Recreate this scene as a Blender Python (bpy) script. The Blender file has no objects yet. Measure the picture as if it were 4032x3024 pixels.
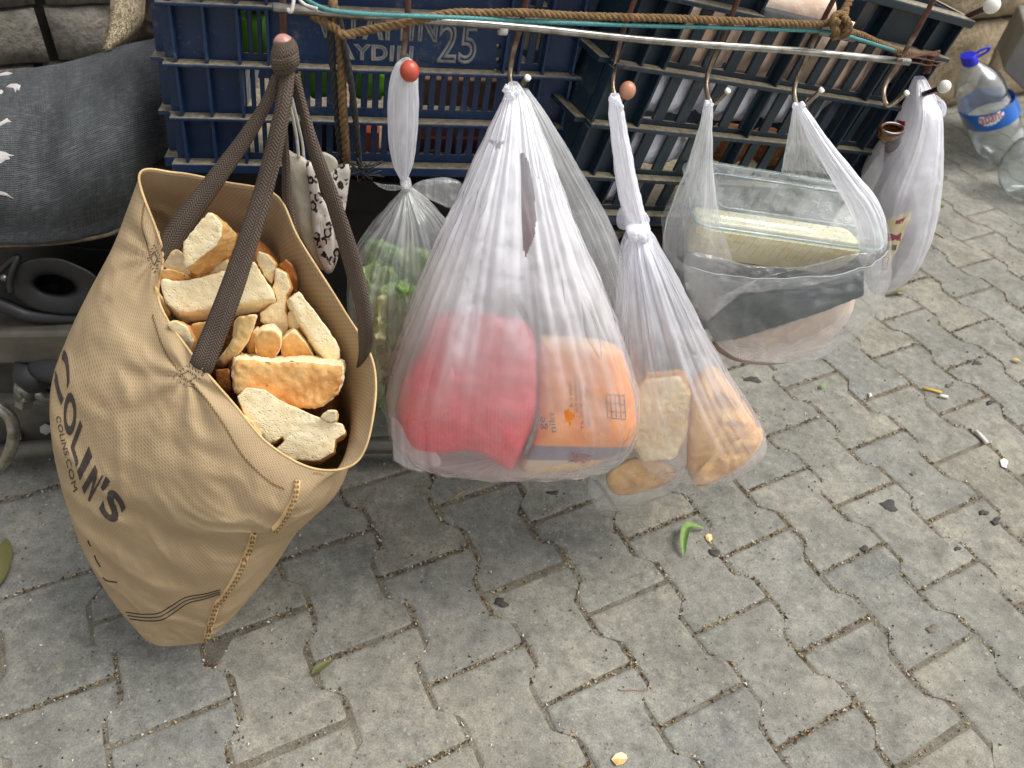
import bpy, bmesh, math, random
import numpy as np
from mathutils import Vector, Matrix, noise
from mathutils.bvhtree import BVHTree

random.seed(7)
scene = bpy.context.scene
COL = scene.collection

# ---------------------------------------------------------------- camera
FPX = 3020.0                                  # focal length in photo pixels (4032 wide)
PITCH, ROLL, YAW = math.radians(42.42), 0.12614, math.radians(6.0)
CAM = np.array([0.0, 0.0, 1.104])


def cam_rot(p, r, y):
    cp, sp, cr, sr, cy, sy = math.cos(p), math.sin(p), math.cos(r), math.sin(r), math.cos(y), math.sin(y)
    fwd = np.array([sy * cp, cy * cp, -sp])
    right = np.array([cy, -sy, 0.0])
    up = np.cross(right, fwd)
    return np.stack([cr * right + sr * up, -sr * right + cr * up, -fwd], 1)


R = cam_rot(PITCH, ROLL, YAW)
cd = bpy.data.cameras.new('camera')
cam = bpy.data.objects.new('camera', cd)
COL.objects.link(cam)
m4 = Matrix([[R[0, 0], R[0, 1], R[0, 2], CAM[0]], [R[1, 0], R[1, 1], R[1, 2], CAM[1]],
             [R[2, 0], R[2, 1], R[2, 2], CAM[2]], [0, 0, 0, 1]])
cam.matrix_world = m4
cd.sensor_width = 36.0
cd.lens = 36.0 * FPX / 4032.0
cd.clip_start = 0.02
cd.clip_end = 400.0
cd.dof.use_dof = True
cd.dof.focus_distance = 0.92
cd.dof.aperture_fstop = 7.5
scene.camera = cam

# ---------------------------------------------------------------- sky, sun, exposure
SUN_EL, SUN_AZ = math.radians(63), math.radians(90)        # azimuth from +Y towards +X: high on the right
world = bpy.data.worlds.new('World')
scene.world = world
world.use_nodes = True
wn = world.node_tree
wn.nodes.clear()
w_out = wn.nodes.new('ShaderNodeOutputWorld')
w_bg = wn.nodes.new('ShaderNodeBackground')
w_hs = wn.nodes.new('ShaderNodeHueSaturation')
w_sky = wn.nodes.new('ShaderNodeTexSky')
w_sky.sky_type = 'NISHITA'
w_sky.sun_disc = False
w_sky.sun_elevation = SUN_EL
w_sky.sun_rotation = SUN_AZ
w_sky.air_density = 1.0
w_sky.dust_density = 4.0
w_hs.inputs['Saturation'].default_value = 0.22
w_bg.inputs['Strength'].default_value = 0.15
wn.links.new(w_sky.outputs[0], w_hs.inputs['Color'])
wn.links.new(w_hs.outputs[0], w_bg.inputs['Color'])
wn.links.new(w_bg.outputs[0], w_out.inputs[0])
sl = bpy.data.lights.new('sun', 'SUN')
sl.energy = 1.5
sl.angle = math.radians(38)
sl.color = (1.0, 0.98, 0.945)
sun = bpy.data.objects.new('sun', sl)
COL.objects.link(sun)
sdir = Vector((math.sin(SUN_AZ) * math.cos(SUN_EL), math.cos(SUN_AZ) * math.cos(SUN_EL), math.sin(SUN_EL)))
sun.rotation_euler = sdir.to_track_quat('Z', 'Y').to_euler()
sun.location = sdir * 6
scene.view_settings.view_transform = 'Standard'
scene.view_settings.look = 'None'
scene.view_settings.gamma = 1.0
scene.view_settings.use_curve_mapping = False
scene.view_settings.exposure = 0.6
scene.render.engine = 'CYCLES'
scene.cycles.transparent_max_bounces = 40
scene.cycles.max_bounces = 10
scene.cycles.diffuse_bounces = 5
scene.cycles.transmission_bounces = 8


# ---------------------------------------------------------------- pixel rays -> world points
def ray(px, py):
    return R @ np.array([(px - 2016.0) / FPX, -(py - 1512.0) / FPX, -1.0])


def P(px, py, Y):
    d = ray(px, py)
    return Vector(CAM + d * (Y / d[1]))


def PZ(px, py, z=0.0):
    d = ray(px, py)
    return Vector(CAM + d * ((z - CAM[2]) / d[2]))


class Frame:                                   # a flat face standing in the scene
    def __init__(s, O, ex, up):
        s.O, s.ex, s.up = Vector(O), Vector(ex).normalized(), Vector(up).normalized()
        s.n = s.up.cross(s.ex).normalized()   # points away from the viewer
        s.M = np.array([list(s.ex), list(s.up)]).T

    def hit(s, px, py):
        d = Vector(ray(px, py))
        C = Vector(CAM)
        t = (s.O - C).dot(s.n) / d.dot(s.n)
        q = C + d * t - s.O
        st, *_ = np.linalg.lstsq(s.M, np.array(list(q)), rcond=None)
        return float(st[0]), float(st[1])

    def w(s, a, b, d=0.0):
        return s.O + s.ex * a + s.up * b + s.n * d


# ---------------------------------------------------------------- material helper
def rgb(r, g, b):                              # photo-like sRGB 0-255 -> linear
    return tuple(((c / 255) / 12.92 if c / 255 <= 0.04045 else ((c / 255 + 0.055) / 1.055) ** 2.4) for c in (r, g, b)) + (1.0,)


class NT:
    def __init__(s, name):
        s.m = bpy.data.materials.new(name)
        s.m.use_nodes = True
        s.t = s.m.node_tree
        s.t.nodes.clear()
        s.out = s.n('ShaderNodeOutputMaterial')

    def n(s, typ, **kw):
        x = s.t.nodes.new(typ)
        for k, v in kw.items():
            setattr(x, k, v)
        return x

    def set(s, sock, v):
        if v is None:
            return
        if isinstance(v, bpy.types.NodeSocket):
            s.t.links.new(v, sock)
        else:
            sock.default_value = v

    def coord(s, which='Object'):
        if which == 'Position':
            return s.n('ShaderNodeNewGeometry').outputs['Position']
        return s.n('ShaderNodeTexCoord').outputs[which]

    def mapping(s, vec, scale=(1, 1, 1), loc=(0, 0, 0), rot=(0, 0, 0)):
        x = s.n('ShaderNodeMapping')
        s.set(x.inputs['Vector'], vec)
        x.inputs['Scale'].default_value = scale
        x.inputs['Location'].default_value = loc
        x.inputs['Rotation'].default_value = rot
        return x.outputs[0]

    def noise(s, vec, scale, detail=4, rough=0.55, dist=0.0):
        x = s.n('ShaderNodeTexNoise')
        s.set(x.inputs['Vector'], vec)
        x.inputs['Scale'].default_value = scale
        x.inputs['Detail'].default_value = detail
        x.inputs['Roughness'].default_value = rough
        x.inputs['Distortion'].default_value = dist
        return x.outputs['Fac']

    def voro(s, vec, scale, out='Distance', feature='F1', rnd=1.0):
        x = s.n('ShaderNodeTexVoronoi', feature=feature)
        s.set(x.inputs['Vector'], vec)
        x.inputs['Scale'].default_value = scale
        x.inputs['Randomness'].default_value = rnd
        return x.outputs[out]

    def ramp(s, fac, stops, interp='LINEAR'):
        x = s.n('ShaderNodeValToRGB')
        x.color_ramp.interpolation = interp
        el = x.color_ramp.elements
        while len(el) < len(stops):
            el.new(0.5)
        for e, (p, c) in zip(el, stops):
            e.position = p
            e.color = c if len(c) == 4 else tuple(c) + (1,)
        s.set(x.inputs[0], fac)
        return x.outputs[0]

    def fr(s, fac, a, b, c=0.0, d=1.0):        # map range, clamped
        x = s.n('ShaderNodeMapRange')
        s.set(x.inputs[0], fac)
        for i, v in enumerate((a, b, c, d)):
            x.inputs[i + 1].default_value = v
        return x.outputs[0]

    def mix(s, fac, a, b, blend='MIX'):
        x = s.n('ShaderNodeMix', data_type='RGBA', blend_type=blend)
        s.set(x.inputs[0], fac)
        s.set(x.inputs[6], a)
        s.set(x.inputs[7], b)
        return x.outputs[2]

    def math(s, op, a, b=None, clamp=False):
        x = s.n('ShaderNodeMath', operation=op, use_clamp=clamp)
        s.set(x.inputs[0], a)
        s.set(x.inputs[1], b)
        return x.outputs[0]

    def bump(s, h, strength=0.3, dist=0.002, normal=None):
        x = s.n('ShaderNodeBump')
        x.inputs['Strength'].default_value = strength
        x.inputs['Distance'].default_value = dist
        s.set(x.inputs['Height'], h)
        if normal is not None:
            s.set(x.inputs['Normal'], normal)
        return x.outputs[0]

    def princ(s, color, rough=0.5, normal=None, **kw):
        x = s.n('ShaderNodeBsdfPrincipled')
        s.set(x.inputs['Base Color'], color)
        s.set(x.inputs['Roughness'], rough)
        if normal is not None:
            s.set(x.inputs['Normal'], normal)
        for k, v in kw.items():
            s.set(x.inputs[k.replace('_', ' ')], v)
        return x.outputs[0]

    def mixs(s, fac, a, b):
        x = s.n('ShaderNodeMixShader')
        s.set(x.inputs[0], fac)
        s.set(x.inputs[1], a)
        s.set(x.inputs[2], b)
        return x.outputs[0]

    def done(s, surf):
        s.t.links.new(surf, s.out.inputs['Surface'])
        return s.m


def plain(name, c1, c2=None, rough=0.5, scale=30, bump=0.15, bscale=None, bdist=0.001, metallic=0.0, coord='Object', spec=0.5):
    t = NT(name)
    v = t.coord(coord)
    f = t.noise(v, scale)
    c2 = c2 or tuple(x * 0.7 for x in c1[:3]) + (1,)
    colr = t.ramp(f, [(0.3, c1), (0.7, c2)])
    h = t.noise(v, bscale or scale * 4, 5)
    nn = t.bump(h, bump, bdist)
    return t.done(t.princ(colr, rough, nn, Metallic=metallic, Specular_IOR_Level=spec))


M = {}


def film_mat(name, tint=(0.93, 0.94, 0.97), base=1.0, streak=1.0, gloss=0.5, fold=60.0, trans=0.45, edge=0.16, bumps=0.8):
    """Thin polythene film: attribute 'opac' holds how densely the film is gathered."""
    t = NT(name)
    uv = t.coord('UV')
    att = t.n('ShaderNodeAttribute', attribute_name='opac').outputs['Fac']
    s1 = t.noise(t.mapping(uv, (fold, 1.6, 1)), 1.0, 2, 0.5, 0.35)
    s2 = t.noise(t.mapping(uv, (fold * 2.3, 3, 1), (3, 1, 0)), 1.0, 2, 0.5, 0.4)
    ridge = t.math('ABSOLUTE', t.math('SUBTRACT', s1, 0.5))
    ridge = t.fr(ridge, 0.0, 0.06, 1.0, 0.0)                     # thin bright gathered lines
    big = t.noise(t.mapping(uv, (9, 5, 1)), 1.0, 4, 0.6, 0.4)
    k = t.math('ADD', t.fr(s2, 0.3, 0.7, 0.80, 1.12), t.math('MULTIPLY', ridge, 0.36 * streak))
    k = t.math('MULTIPLY', k, t.fr(big, 0.3, 0.7, 0.75, 1.2))
    lw = t.n('ShaderNodeLayerWeight')
    lw.inputs['Blend'].default_value = 0.25
    k = t.math('ADD', t.math('MULTIPLY', t.math('MULTIPLY', att, base), k), t.math('MULTIPLY', lw.outputs['Facing'], edge * base), clamp=True)
    obj = t.coord('Object')
    wr = t.noise(t.mapping(uv, (fold * 0.9, 5.5, 1), (1, 7, 0)), 1.0, 1, 0.4, 0.7)
    wr = t.fr(t.math('ABSOLUTE', t.math('SUBTRACT', wr, 0.5)), 0.0, 0.05, 1.0, 0.0)
    wr = t.math('MULTIPLY', wr, t.fr(t.noise(obj, 14, 2, 0.5), 0.44, 0.6, 0.0, 0.6))
    wr2 = t.noise(obj, 20, 3, 0.5, 0.5)
    wr = t.math('ADD', wr, t.math('MULTIPLY', wr2, 1.2))
    h = t.math('ADD', t.math('MULTIPLY', s1, 0.8), t.math('MULTIPLY', wr, 0.6))
    nn = t.bump(h, bumps, 0.004)
    d = t.n('ShaderNodeBsdfDiffuse')
    d.inputs['Color'].default_value = tint + (1,)
    t.set(d.inputs['Normal'], nn)
    tr = t.n('ShaderNodeBsdfTranslucent')
    tr.inputs['Color'].default_value = tint + (1,)
    t.set(tr.inputs['Normal'], nn)
    body = t.mixs(trans, d.outputs[0], tr.outputs[0])
    tp = t.n('ShaderNodeBsdfTransparent')
    b1 = t.mixs(k, tp.outputs[0], body)
    fw = t.n('ShaderNodeLayerWeight')
    fw.inputs['Blend'].default_value = 0.5
    t.set(fw.inputs['Normal'], nn)
    fres = t.math('ADD', 0.10, t.math('MULTIPLY', t.math('POWER', fw.outputs['Facing'], 4.0), 0.9))
    gl = t.n('ShaderNodeBsdfGlossy')
    gl.inputs['Roughness'].default_value = 0.10
    t.set(gl.inputs['Normal'], nn)
    return t.done(t.mixs(t.math('MULTIPLY', fres, gloss, True), b1, gl.outputs[0]))


def clear_mat(name, tint=(0.93, 0.97, 0.97), haze=0.05, gloss=1.0, rough=0.05, bump=0.1, bscale=40):
    t = NT(name)
    obj = t.coord('Object')
    h = t.noise(obj, bscale, 4, 0.6, 0.5)
    nn = t.bump(h, bump, 0.003)
    tp = t.n('ShaderNodeBsdfTransparent')
    tp.inputs['Color'].default_value = tint + (1,)
    d = t.n('ShaderNodeBsdfDiffuse')
    d.inputs['Color'].default_value = (0.85, 0.88, 0.88, 1)
    hz = t.fr(t.noise(obj, 18, 5, 0.65), 0.35, 0.75, haze * 0.4, haze * 2.2)
    b1 = t.mixs(hz, tp.outputs[0], d.outputs[0])
    fw = t.n('ShaderNodeLayerWeight')
    fw.inputs['Blend'].default_value = 0.5
    t.set(fw.inputs['Normal'], nn)
    fres = t.math('ADD', 0.05, t.math('MULTIPLY', t.math('POWER', fw.outputs['Facing'], 4.0), 0.95))
    gl = t.n('ShaderNodeBsdfGlossy')
    gl.inputs['Roughness'].default_value = rough
    t.set(gl.inputs['Normal'], nn)
    return t.done(t.mixs(t.math('MULTIPLY', fres, gloss, True), b1, gl.outputs[0]))


def dusty_plastic(name, c, c2, dust=rgb(150, 138, 112), amount=1.0):
    t = NT(name)
    pos = t.coord('Position')
    g = t.n('ShaderNodeNewGeometry')
    sep = t.n('ShaderNodeSeparateXYZ')
    t.set(sep.inputs[0], g.outputs['Normal'])
    up = t.fr(sep.outputs['Z'], 0.35, 0.85)
    n1 = t.noise(pos, 22, 6, 0.65, 0.4)
    n2 = t.noise(pos, 120, 5, 0.7)
    sp = t.fr(t.noise(pos, 260, 2, 0.5), 0.68, 0.74)
    basec = t.ramp(n1, [(0.3, c), (0.7, c2)])
    scuff = t.fr(t.math('ADD', t.math('MULTIPLY', n1, 0.6), t.math('MULTIPLY', n2, 0.4)), 0.56, 0.72, 0.0, 0.42)
    dustf = t.math('ADD', t.math('MULTIPLY', up, t.fr(n2, 0.25, 0.6, 0.45, 1.0)), t.math('MULTIPLY', scuff, amount), clamp=True)
    dustf = t.math('ADD', dustf, t.math('MULTIPLY', sp, 0.25), clamp=True)
    dc = t.ramp(n2, [(0.3, tuple(x * 0.55 for x in dust[:3]) + (1,)), (0.7, dust)])
    colr = t.mix(dustf, basec, dc)
    nn = t.bump(n2, 0.18, 0.0012)
    return t.done(t.princ(colr, t.fr(dustf, 0, 1, 0.38, 0.9), nn))


# ---------------------------------------------------------------- object helpers
def base_thing(name, label, cat, loc, group=None):
    o = bpy.data.objects.new(name, None)
    COL.objects.link(o)
    o.empty_display_size = 0.03
    o.location = loc
    o['label'] = label
    o['category'] = cat
    if group:
        o['group'] = group
    return o


def wloc(o):
    v = Vector((0, 0, 0))
    while o is not None:
        v = v + o.location
        o = o.parent
    return v


def mk(name, verts, faces, mats, parent=None, midx=None, smooth=True, uvs=None, attr=None, label=None):
    """verts in world space; linked as ONE mesh object under parent (no rotations are used on parents)."""
    me = bpy.data.meshes.new(name)
    vs = np.array([list(v) for v in verts], dtype=float)
    o = bpy.data.objects.new(name, me)
    COL.objects.link(o)
    if parent is None:
        off = Vector(vs.mean(0))
        o.location = off
    else:
        o.parent = parent
        off = wloc(parent)
        o.location = (0, 0, 0)
    vs = vs - np.array(list(off))
    me.from_pydata([tuple(v) for v in vs], [], [tuple(f) for f in faces])
    for mm in (mats if isinstance(mats, (list, tuple)) else [mats]):
        me.materials.append(mm)
    if midx is not None:
        me.polygons.foreach_set('material_index', midx)
    me.polygons.foreach_set('use_smooth', [smooth] * len(faces))
    if uvs is not None:
        ul = me.uv_layers.new(name='UVMap')
        li = np.zeros(len(me.loops), dtype=np.int32)
        me.loops.foreach_get('vertex_index', li)
        if isinstance(uvs, dict):              # per-loop uvs
            ul.data.foreach_set('uv', np.array(uvs['loop'], dtype=np.float32).ravel())
        else:
            ul.data.foreach_set('uv', np.array(uvs, dtype=np.float32)[li].ravel())
    if attr is not None:
        a = me.attributes.new('opac', 'FLOAT', 'POINT')
        a.data.foreach_set('value', np.array(attr, dtype=np.float32))
    me.update()
    if label:
        o['label'] = label
    return o


def tag(o, label, cat, group=None):
    o['label'] = label
    o['category'] = cat
    if group:
        o['group'] = group
    return o


def mod(o, typ, **kw):
    x = o.modifiers.new(typ.lower(), typ)
    for k, v in kw.items():
        setattr(x, k, v)
    return x


class MB:
    def __init__(s):
        s.v, s.f, s.mi = [], [], []

    def add(s, verts, faces, mi=0):
        b = len(s.v)
        s.v += [Vector(v) for v in verts]
        s.f += [tuple(i + b for i in f) for f in faces]
        s.mi += [mi] * len(faces)

    def hexa(s, c8, mi=0):                      # corners: bottom 4 then top 4
        s.add(c8, [(0, 3, 2, 1), (4, 5, 6, 7), (0, 1, 5, 4), (1, 2, 6, 5), (2, 3, 7, 6), (3, 0, 4, 7)], mi)

    def box(s, c, ax, ay, az, mi=0):            # centre and half axes
        c, ax, ay, az = Vector(c), Vector(ax), Vector(ay), Vector(az)
        s.hexa([c - ax - ay - az, c + ax - ay - az, c + ax + ay - az, c - ax + ay - az,
                c - ax - ay + az, c + ax - ay + az, c + ax + ay + az, c - ax + ay + az], mi)

    def tube(s, pts, r, seg=10, mi=0, cap=True, flat=None):
        pts = [Vector(p) for p in pts]
        n = len(pts)
        rr = r if isinstance(r, (list, tuple)) else [r] * n
        tans = []
        for i in range(n):
            a, b = pts[max(0, i - 1)], pts[min(n - 1, i + 1)]
            tans.append((b - a).normalized())
        nrm = tans[0].orthogonal().normalized()
        vs, fs = [], []
        for i in range(n):
            if i:
                q = tans[i - 1].rotation_difference(tans[i])
                nrm = q @ nrm
            bn = tans[i].cross(nrm).normalized()
            for k in range(seg):
                a = 2 * math.pi * k / seg
                vs.append(pts[i] + nrm * (math.cos(a) * rr[i]) + bn * (math.sin(a) * rr[i]))
        for i in range(n - 1):
            for k in range(seg):
                k2 = (k + 1) % seg
                fs.append((i * seg + k, i * seg + k2, (i + 1) * seg + k2, (i + 1) * seg + k))
        if cap:
            fs.append(tuple(range(seg - 1, -1, -1)))
            fs.append(tuple((n - 1) * seg + k for k in range(seg)))
        s.add(vs, fs, mi)

    def ball(s, c, rx, ry=None, rz=None, nu=16, nv=10, mi=0, fn=None):
        ry, rz = ry or rx, rz or rx
        c = Vector(c)
        vs, fs = [c + Vector((0, 0, rz))], []
        for j in range(1, nv):
            th = math.pi * j / nv
            for i in range(nu):
                a = 2 * math.pi * i / nu
                vs.append(c + Vector((rx * math.sin(th) * math.cos(a), ry * math.sin(th) * math.sin(a), rz * math.cos(th))))
        vs.append(c - Vector((0, 0, rz)))
        for i in range(nu):
            fs.append((0, 1 + i, 1 + (i + 1) % nu))
            fs.append((len(vs) - 1, 1 + (nv - 2) * nu + (i + 1) % nu, 1 + (nv - 2) * nu + i))
        for j in range(nv - 2):
            for i in range(nu):
                a, b = 1 + j * nu + i, 1 + j * nu + (i + 1) % nu
                fs.append((a, a + nu, b + nu, b))
        if fn:
            vs = [fn(v) for v in vs]
        s.add(vs, fs, mi)

    def build(s, name, mats, parent=None, smooth=True, label=None):
        return mk(name, s.v, s.f, mats, parent, s.mi, smooth, label=label)


def crv(pts, n=8, closed=False):               # Catmull-Rom through any-dimension points
    p = [np.array(list(q), dtype=float) for q in pts]
    m = len(p)
    out = []
    rng = range(m) if closed else range(m - 1)
    for i in rng:
        if closed:
            a, b, c, d = p[(i - 1) % m], p[i], p[(i + 1) % m], p[(i + 2) % m]
        else:
            b, c = p[i], p[i + 1]
            a = p[i - 1] if i else 2 * b - c
            d = p[i + 2] if i + 2 < m else 2 * c - b
        for k in range(n):
            t = k / n
            out.append(0.5 * ((2 * b) + (-a + c) * t + (2 * a - 5 * b + 4 * c - d) * t * t + (-a + 3 * b - 3 * c + d) * t ** 3))
    if not closed:
        out.append(p[-1])
    return out


def pxcurve(pts, n=8):                          # [(px,py,Y)] -> smooth world path
    return [P(*q) for q in crv(pts, n)]


def rope_mb(path, r, twist=90.0, strands=3, seg=7):
    """A laid rope: strands wound round the path."""
    mb = MB()
    pts = [Vector(p) for p in path]
    L = [0]
    for a, b in zip(pts, pts[1:]):
        L.append(L[-1] + (b - a).length)
    N = max(8, int(L[-1] / (r * 0.7)))
    res = []
    j = 0
    for i in range(N + 1):
        d = L[-1] * i / N
        while j < len(L) - 2 and L[j + 1] < d:
            j += 1
        t = (d - L[j]) / max(1e-9, L[j + 1] - L[j])
        res.append((pts[j].lerp(pts[j + 1], t), d))
    for k in range(strands):
        hp = []
        for i, (p, d) in enumerate(res):
            a = res[max(0, i - 1)][0]
            b = res[min(N, i + 1)][0]
            tt = (b - a).normalized()
            u = tt.cross(Vector((0.13, -0.9, 0.4))).normalized()
            w = tt.cross(u)
            ang = d * twist + 2 * math.pi * k / strands
            rr = r * 0.52 * (1 + 0.12 * noise.noise(p * 180))
            hp.append(p + u * math.cos(ang) * rr + w * math.sin(ang) * rr)
        mb.tube(hp, r * 0.56, seg)
    return mb


def loft(levels, nU=96, nV=60, pleat=None, wr=0.0, wscale=25, expo=2.0, seed=0):
    """levels: (Lx,Ly,Rx,Ry,Y,halfdepth,pleat_amp,opac). Returns verts, faces(quads), uvs-per-loop, attr, surface grid."""
    lv = crv([tuple(l) for l in levels], max(2, nV // (len(levels) - 1)))
    nv = len(lv)
    V, A = [], []
    rnd = random.Random(seed)
    ph = [(rnd.uniform(0, 6.28), rnd.uniform(0, 6.28), rnd.uniform(-1.0, 1.0)) for _ in range(8)]
    fr = [4, 7, 10, 14, 19, 25, 32, 41]
    for j, l in enumerate(lv):
        Lp, Rp = P(l[0], l[1], l[4]), P(l[2], l[3], l[4])
        c, a = (Lp + Rp) / 2, (Rp - Lp) / 2
        v = j / (nv - 1)
        nrm = Vector((a.y, -a.x, 0)).normalized()
        if nrm.y > 0:
            nrm = -nrm
        for i in range(nU):
            th = 2 * math.pi * i / nU
            ct, st = math.cos(th), math.sin(th)
            if expo != 2.0:
                ct = math.copysign(abs(ct) ** (2 / expo), ct)
                st = math.copysign(abs(st) ** (2 / expo), st)
            pl = 0.0
            if pleat:
                for (p1, p2, dr), f in zip(ph, fr):
                    pl += (abs(math.sin(0.5 * f * th + p1 + dr * v * 1.6 + 0.5 * math.sin(2 * th + p2))) - 0.6) / (1 + f * 0.035)
                pl *= 0.42
            k = 1 + l[6] * pl
            q = c + a * (ct * (1 + l[6] * pl * 0.35)) + nrm * (st * l[5] * k)
            if wr:
                d = noise.fractal(q * wscale + Vector((seed * 3.1, 0, 0)), 0.8, 2.1, 4)
                q = q + (nrm * st + a.normalized() * ct * 0.5) * (d * wr)
            V.append(q)
            A.append(max(0.0, l[7]))
    F, UV = [], []
    for j in range(nv - 1):
        for i in range(nU):
            i2 = (i + 1) % nU
            F.append((j * nU + i, (j + 1) * nU + i, (j + 1) * nU + i2, j * nU + i2))
            u0, u1, v0, v1 = i / nU, (i + 1) / nU, j / (nv - 1), (j + 1) / (nv - 1)
            UV += [(u0, v0), (u0, v1), (u1, v1), (u1, v0)]
    return V, F, UV, A, nU, nv


def cap_bottom(V, F, UV, A, nU, nv, drop=0.0, rings=6):
    """close the last ring with shrinking rings so the base has no hole"""
    base = (nv - 1) * nU
    ring = [V[base + i] for i in range(nU)]
    c = sum(ring, Vector()) / nU
    prev = base
    for r in range(1, rings + 1):
        t = 1 - r / rings * 0.97
        st = len(V)
        for p in ring:
            q = c + (p - c) * t
            q = q + Vector((0, 0, -drop * math.sin(math.pi * 0.5 * (r / rings)) * (1 + 0.4 * noise.noise(p * 40))))
            V.append(q)
            A.append(A[base])
        for i in range(nU):
            i2 = (i + 1) % nU
            F.append((prev + i, st + i, st + i2, prev + i2))
            UV += [(i / nU, 1 + 0.02 * (r - 1)), (i / nU, 1 + 0.02 * r), ((i + 1) / nU, 1 + 0.02 * r), ((i + 1) / nU, 1 + 0.02 * (r - 1))]
        prev = st
    F.append(tuple(prev + i for i in range(nU)))
    UV += [(i / nU, 1.1) for i in range(nU)]


def cut_holes(V, F, UV, test):
    """drop faces whose centre satisfies test(world point, uv)"""
    nf, nu, k = [], [], 0
    for f in F:
        uvs = UV[k:k + len(f)]
        k += len(f)
        c = sum((V[i] for i in f), Vector()) / len(f)
        um = sum(u[0] for u in uvs) / len(f)
        vm = sum(u[1] for u in uvs) / len(f)
        if test(c, um, vm):
            continue
        nf.append(f)
        nu += uvs
    return nf, nu


def puffy(name, poly, Y, thick, mat, parent=None, tilt=0.0, wr=0.003, wscale=40, rings=9, n=6, flat=0.5, seed=0, back=None, lean=0.0, label=None):
    """A closed cushion: the outline (photo px) gets its distance, its real size and a rounded front and back."""
    out = crv(poly, n, closed=True)
    cx, cy = sum(p[0] for p in out) / len(out), sum(p[1] for p in out) / len(out)
    N = len(out)
    d = Vector(ray(cx, cy)).normalized()
    vs, fs, uv = [], [], []
    ymin, ymax = min(p[1] for p in out), max(p[1] for p in out)
    for side in (-1, 1):
        th = thick if side < 0 else (back if back is not None else thick)
        for r in range(rings + 1):
            if side == 1 and r == rings:
                continue
            t = 0.04 + 0.96 * r / rings
            h = (1 - t ** (2.0 / max(0.15, 1 - flat))) ** 0.5 if t < 1 else 0.0
            for p in out:
                x, y = cx + (p[0] - cx) * t, cy + (p[1] - cy) * t
                q = P(x, y, Y + tilt * (ymax - y) / 1000.0 + lean * (x - cx) / 1000.0)
                off = side * th * h
                if wr:
                    off += side * wr * noise.fractal(q * wscale + Vector((seed, seed * 2.7, 0)), 0.9, 2.0, 4) * min(1.0, h * 3)
                vs.append(q + d * off)
                uv.append((x / 1000.0, y / 1000.0))
    def ix(side, r, i):
        i %= N
        if side == 1 and r == rings:
            return rings * N + i
        return (r * N + i) if side == -1 else ((rings + 1) * N + r * N + i)
    for r in range(rings):
        for i in range(N):
            fs.append((ix(-1, r, i), ix(-1, r + 1, i), ix(-1, r + 1, i + 1), ix(-1, r, i + 1)))
            fs.append((ix(1, r, i), ix(1, r, i + 1), ix(1, r + 1, i + 1), ix(1, r + 1, i)))
    fs.append(tuple(ix(-1, 0, i) for i in range(N)))
    fs.append(tuple(ix(1, 0, i) for i in range(N - 1, -1, -1)))
    return mk(name, vs, fs, mat, parent, uvs=uv, label=label)


def slab(name, poly, Y, shift, dY, mats, parent=None, tilt=0.0, lean=0.0, rough=0.0012, rscale=170, round_=0.0022, cuts=2, side_band=None, seed=0):
    """A solid cut piece: front face outline (photo px) at distance Y, swept back to the shifted outline at Y+dY.
    material 0 = front and back faces, 1 = side faces."""
    bm = bmesh.new()
    ymax = max(p[1] for p in poly)
    cx = sum(p[0] for p in poly) / len(poly)
    fr = [P(x, y, Y + tilt * (ymax - y) / 1000.0 + lean * (x - cx) / 1000.0) for x, y in poly]
    bk = [P(x + shift[0], y + shift[1], Y + dY + tilt * (ymax - y) / 1000.0 + lean * (x - cx) / 1000.0) for x, y in poly]
    a = [bm.verts.new(p) for p in fr]
    b = [bm.verts.new(p) for p in bk]
    n = len(poly)
    f0 = bm.faces.new(a)
    f1 = bm.faces.new(list(reversed(b)))
    sides = []
    for i in range(n):
        q = bm.faces.new((a[i], b[i], b[(i + 1) % n], a[(i + 1) % n]))
        q.material_index = 1
        if side_band and i in side_band:
            q.material_index = side_band[i]
        sides.append(q)
    bmesh.ops.recalc_face_normals(bm, faces=bm.faces)
    if round_:
        bmesh.ops.bevel(bm, geom=list(bm.edges), offset=round_, segments=2, profile=0.6, affect='EDGES', clamp_overlap=True)
    bmesh.ops.triangulate(bm, faces=[f for f in bm.faces if len(f.verts) > 4], quad_method='BEAUTY', ngon_method='BEAUTY')
    nf = (fr[1] - fr[0]).cross(fr[2] - fr[0])
    nf = sum(((fr[i] - fr[0]).cross(fr[i + 1] - fr[0]) for i in range(1, n - 1)), Vector()).normalized()
    bm.normal_update()
    for f in bm.faces:
        f.material_index = 0 if abs(f.normal.dot(nf)) > 0.82 else 1
    for it in range(6):
        le = [e for e in bm.edges if e.calc_length() > 0.0058]
        if not le or len(bm.faces) > 9000:
            break
        bmesh.ops.subdivide_edges(bm, edges=le, cuts=1)
        bmesh.ops.triangulate(bm, faces=[f for f in bm.faces if len(f.verts) > 3])
    bm.normal_update()
    for v in bm.verts:
        dd = noise.fractal(v.co * rscale + Vector((seed, 0, seed)), 0.7, 2.2, 4) * rough + noise.noise(v.co * 28 + Vector((seed, 5, 0))) * rough * 0.7
        v.co += v.normal * dd
    me = bpy.data.meshes.new(name)
    o = bpy.data.objects.new(name, me)
    COL.objects.link(o)
    c = sum((v.co for v in bm.verts), Vector()) / len(bm.verts)
    off = c if parent is None else wloc(parent)
    for v in bm.verts:
        v.co -= off
    if parent is None:
        o.location = off
    else:
        o.parent = parent
    bm.to_mesh(me)
    bm.free()
    me.polygons.foreach_set('use_smooth', [True] * len(me.polygons))
    for mm in mats:
        me.materials.append(mm)
    return o


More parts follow.
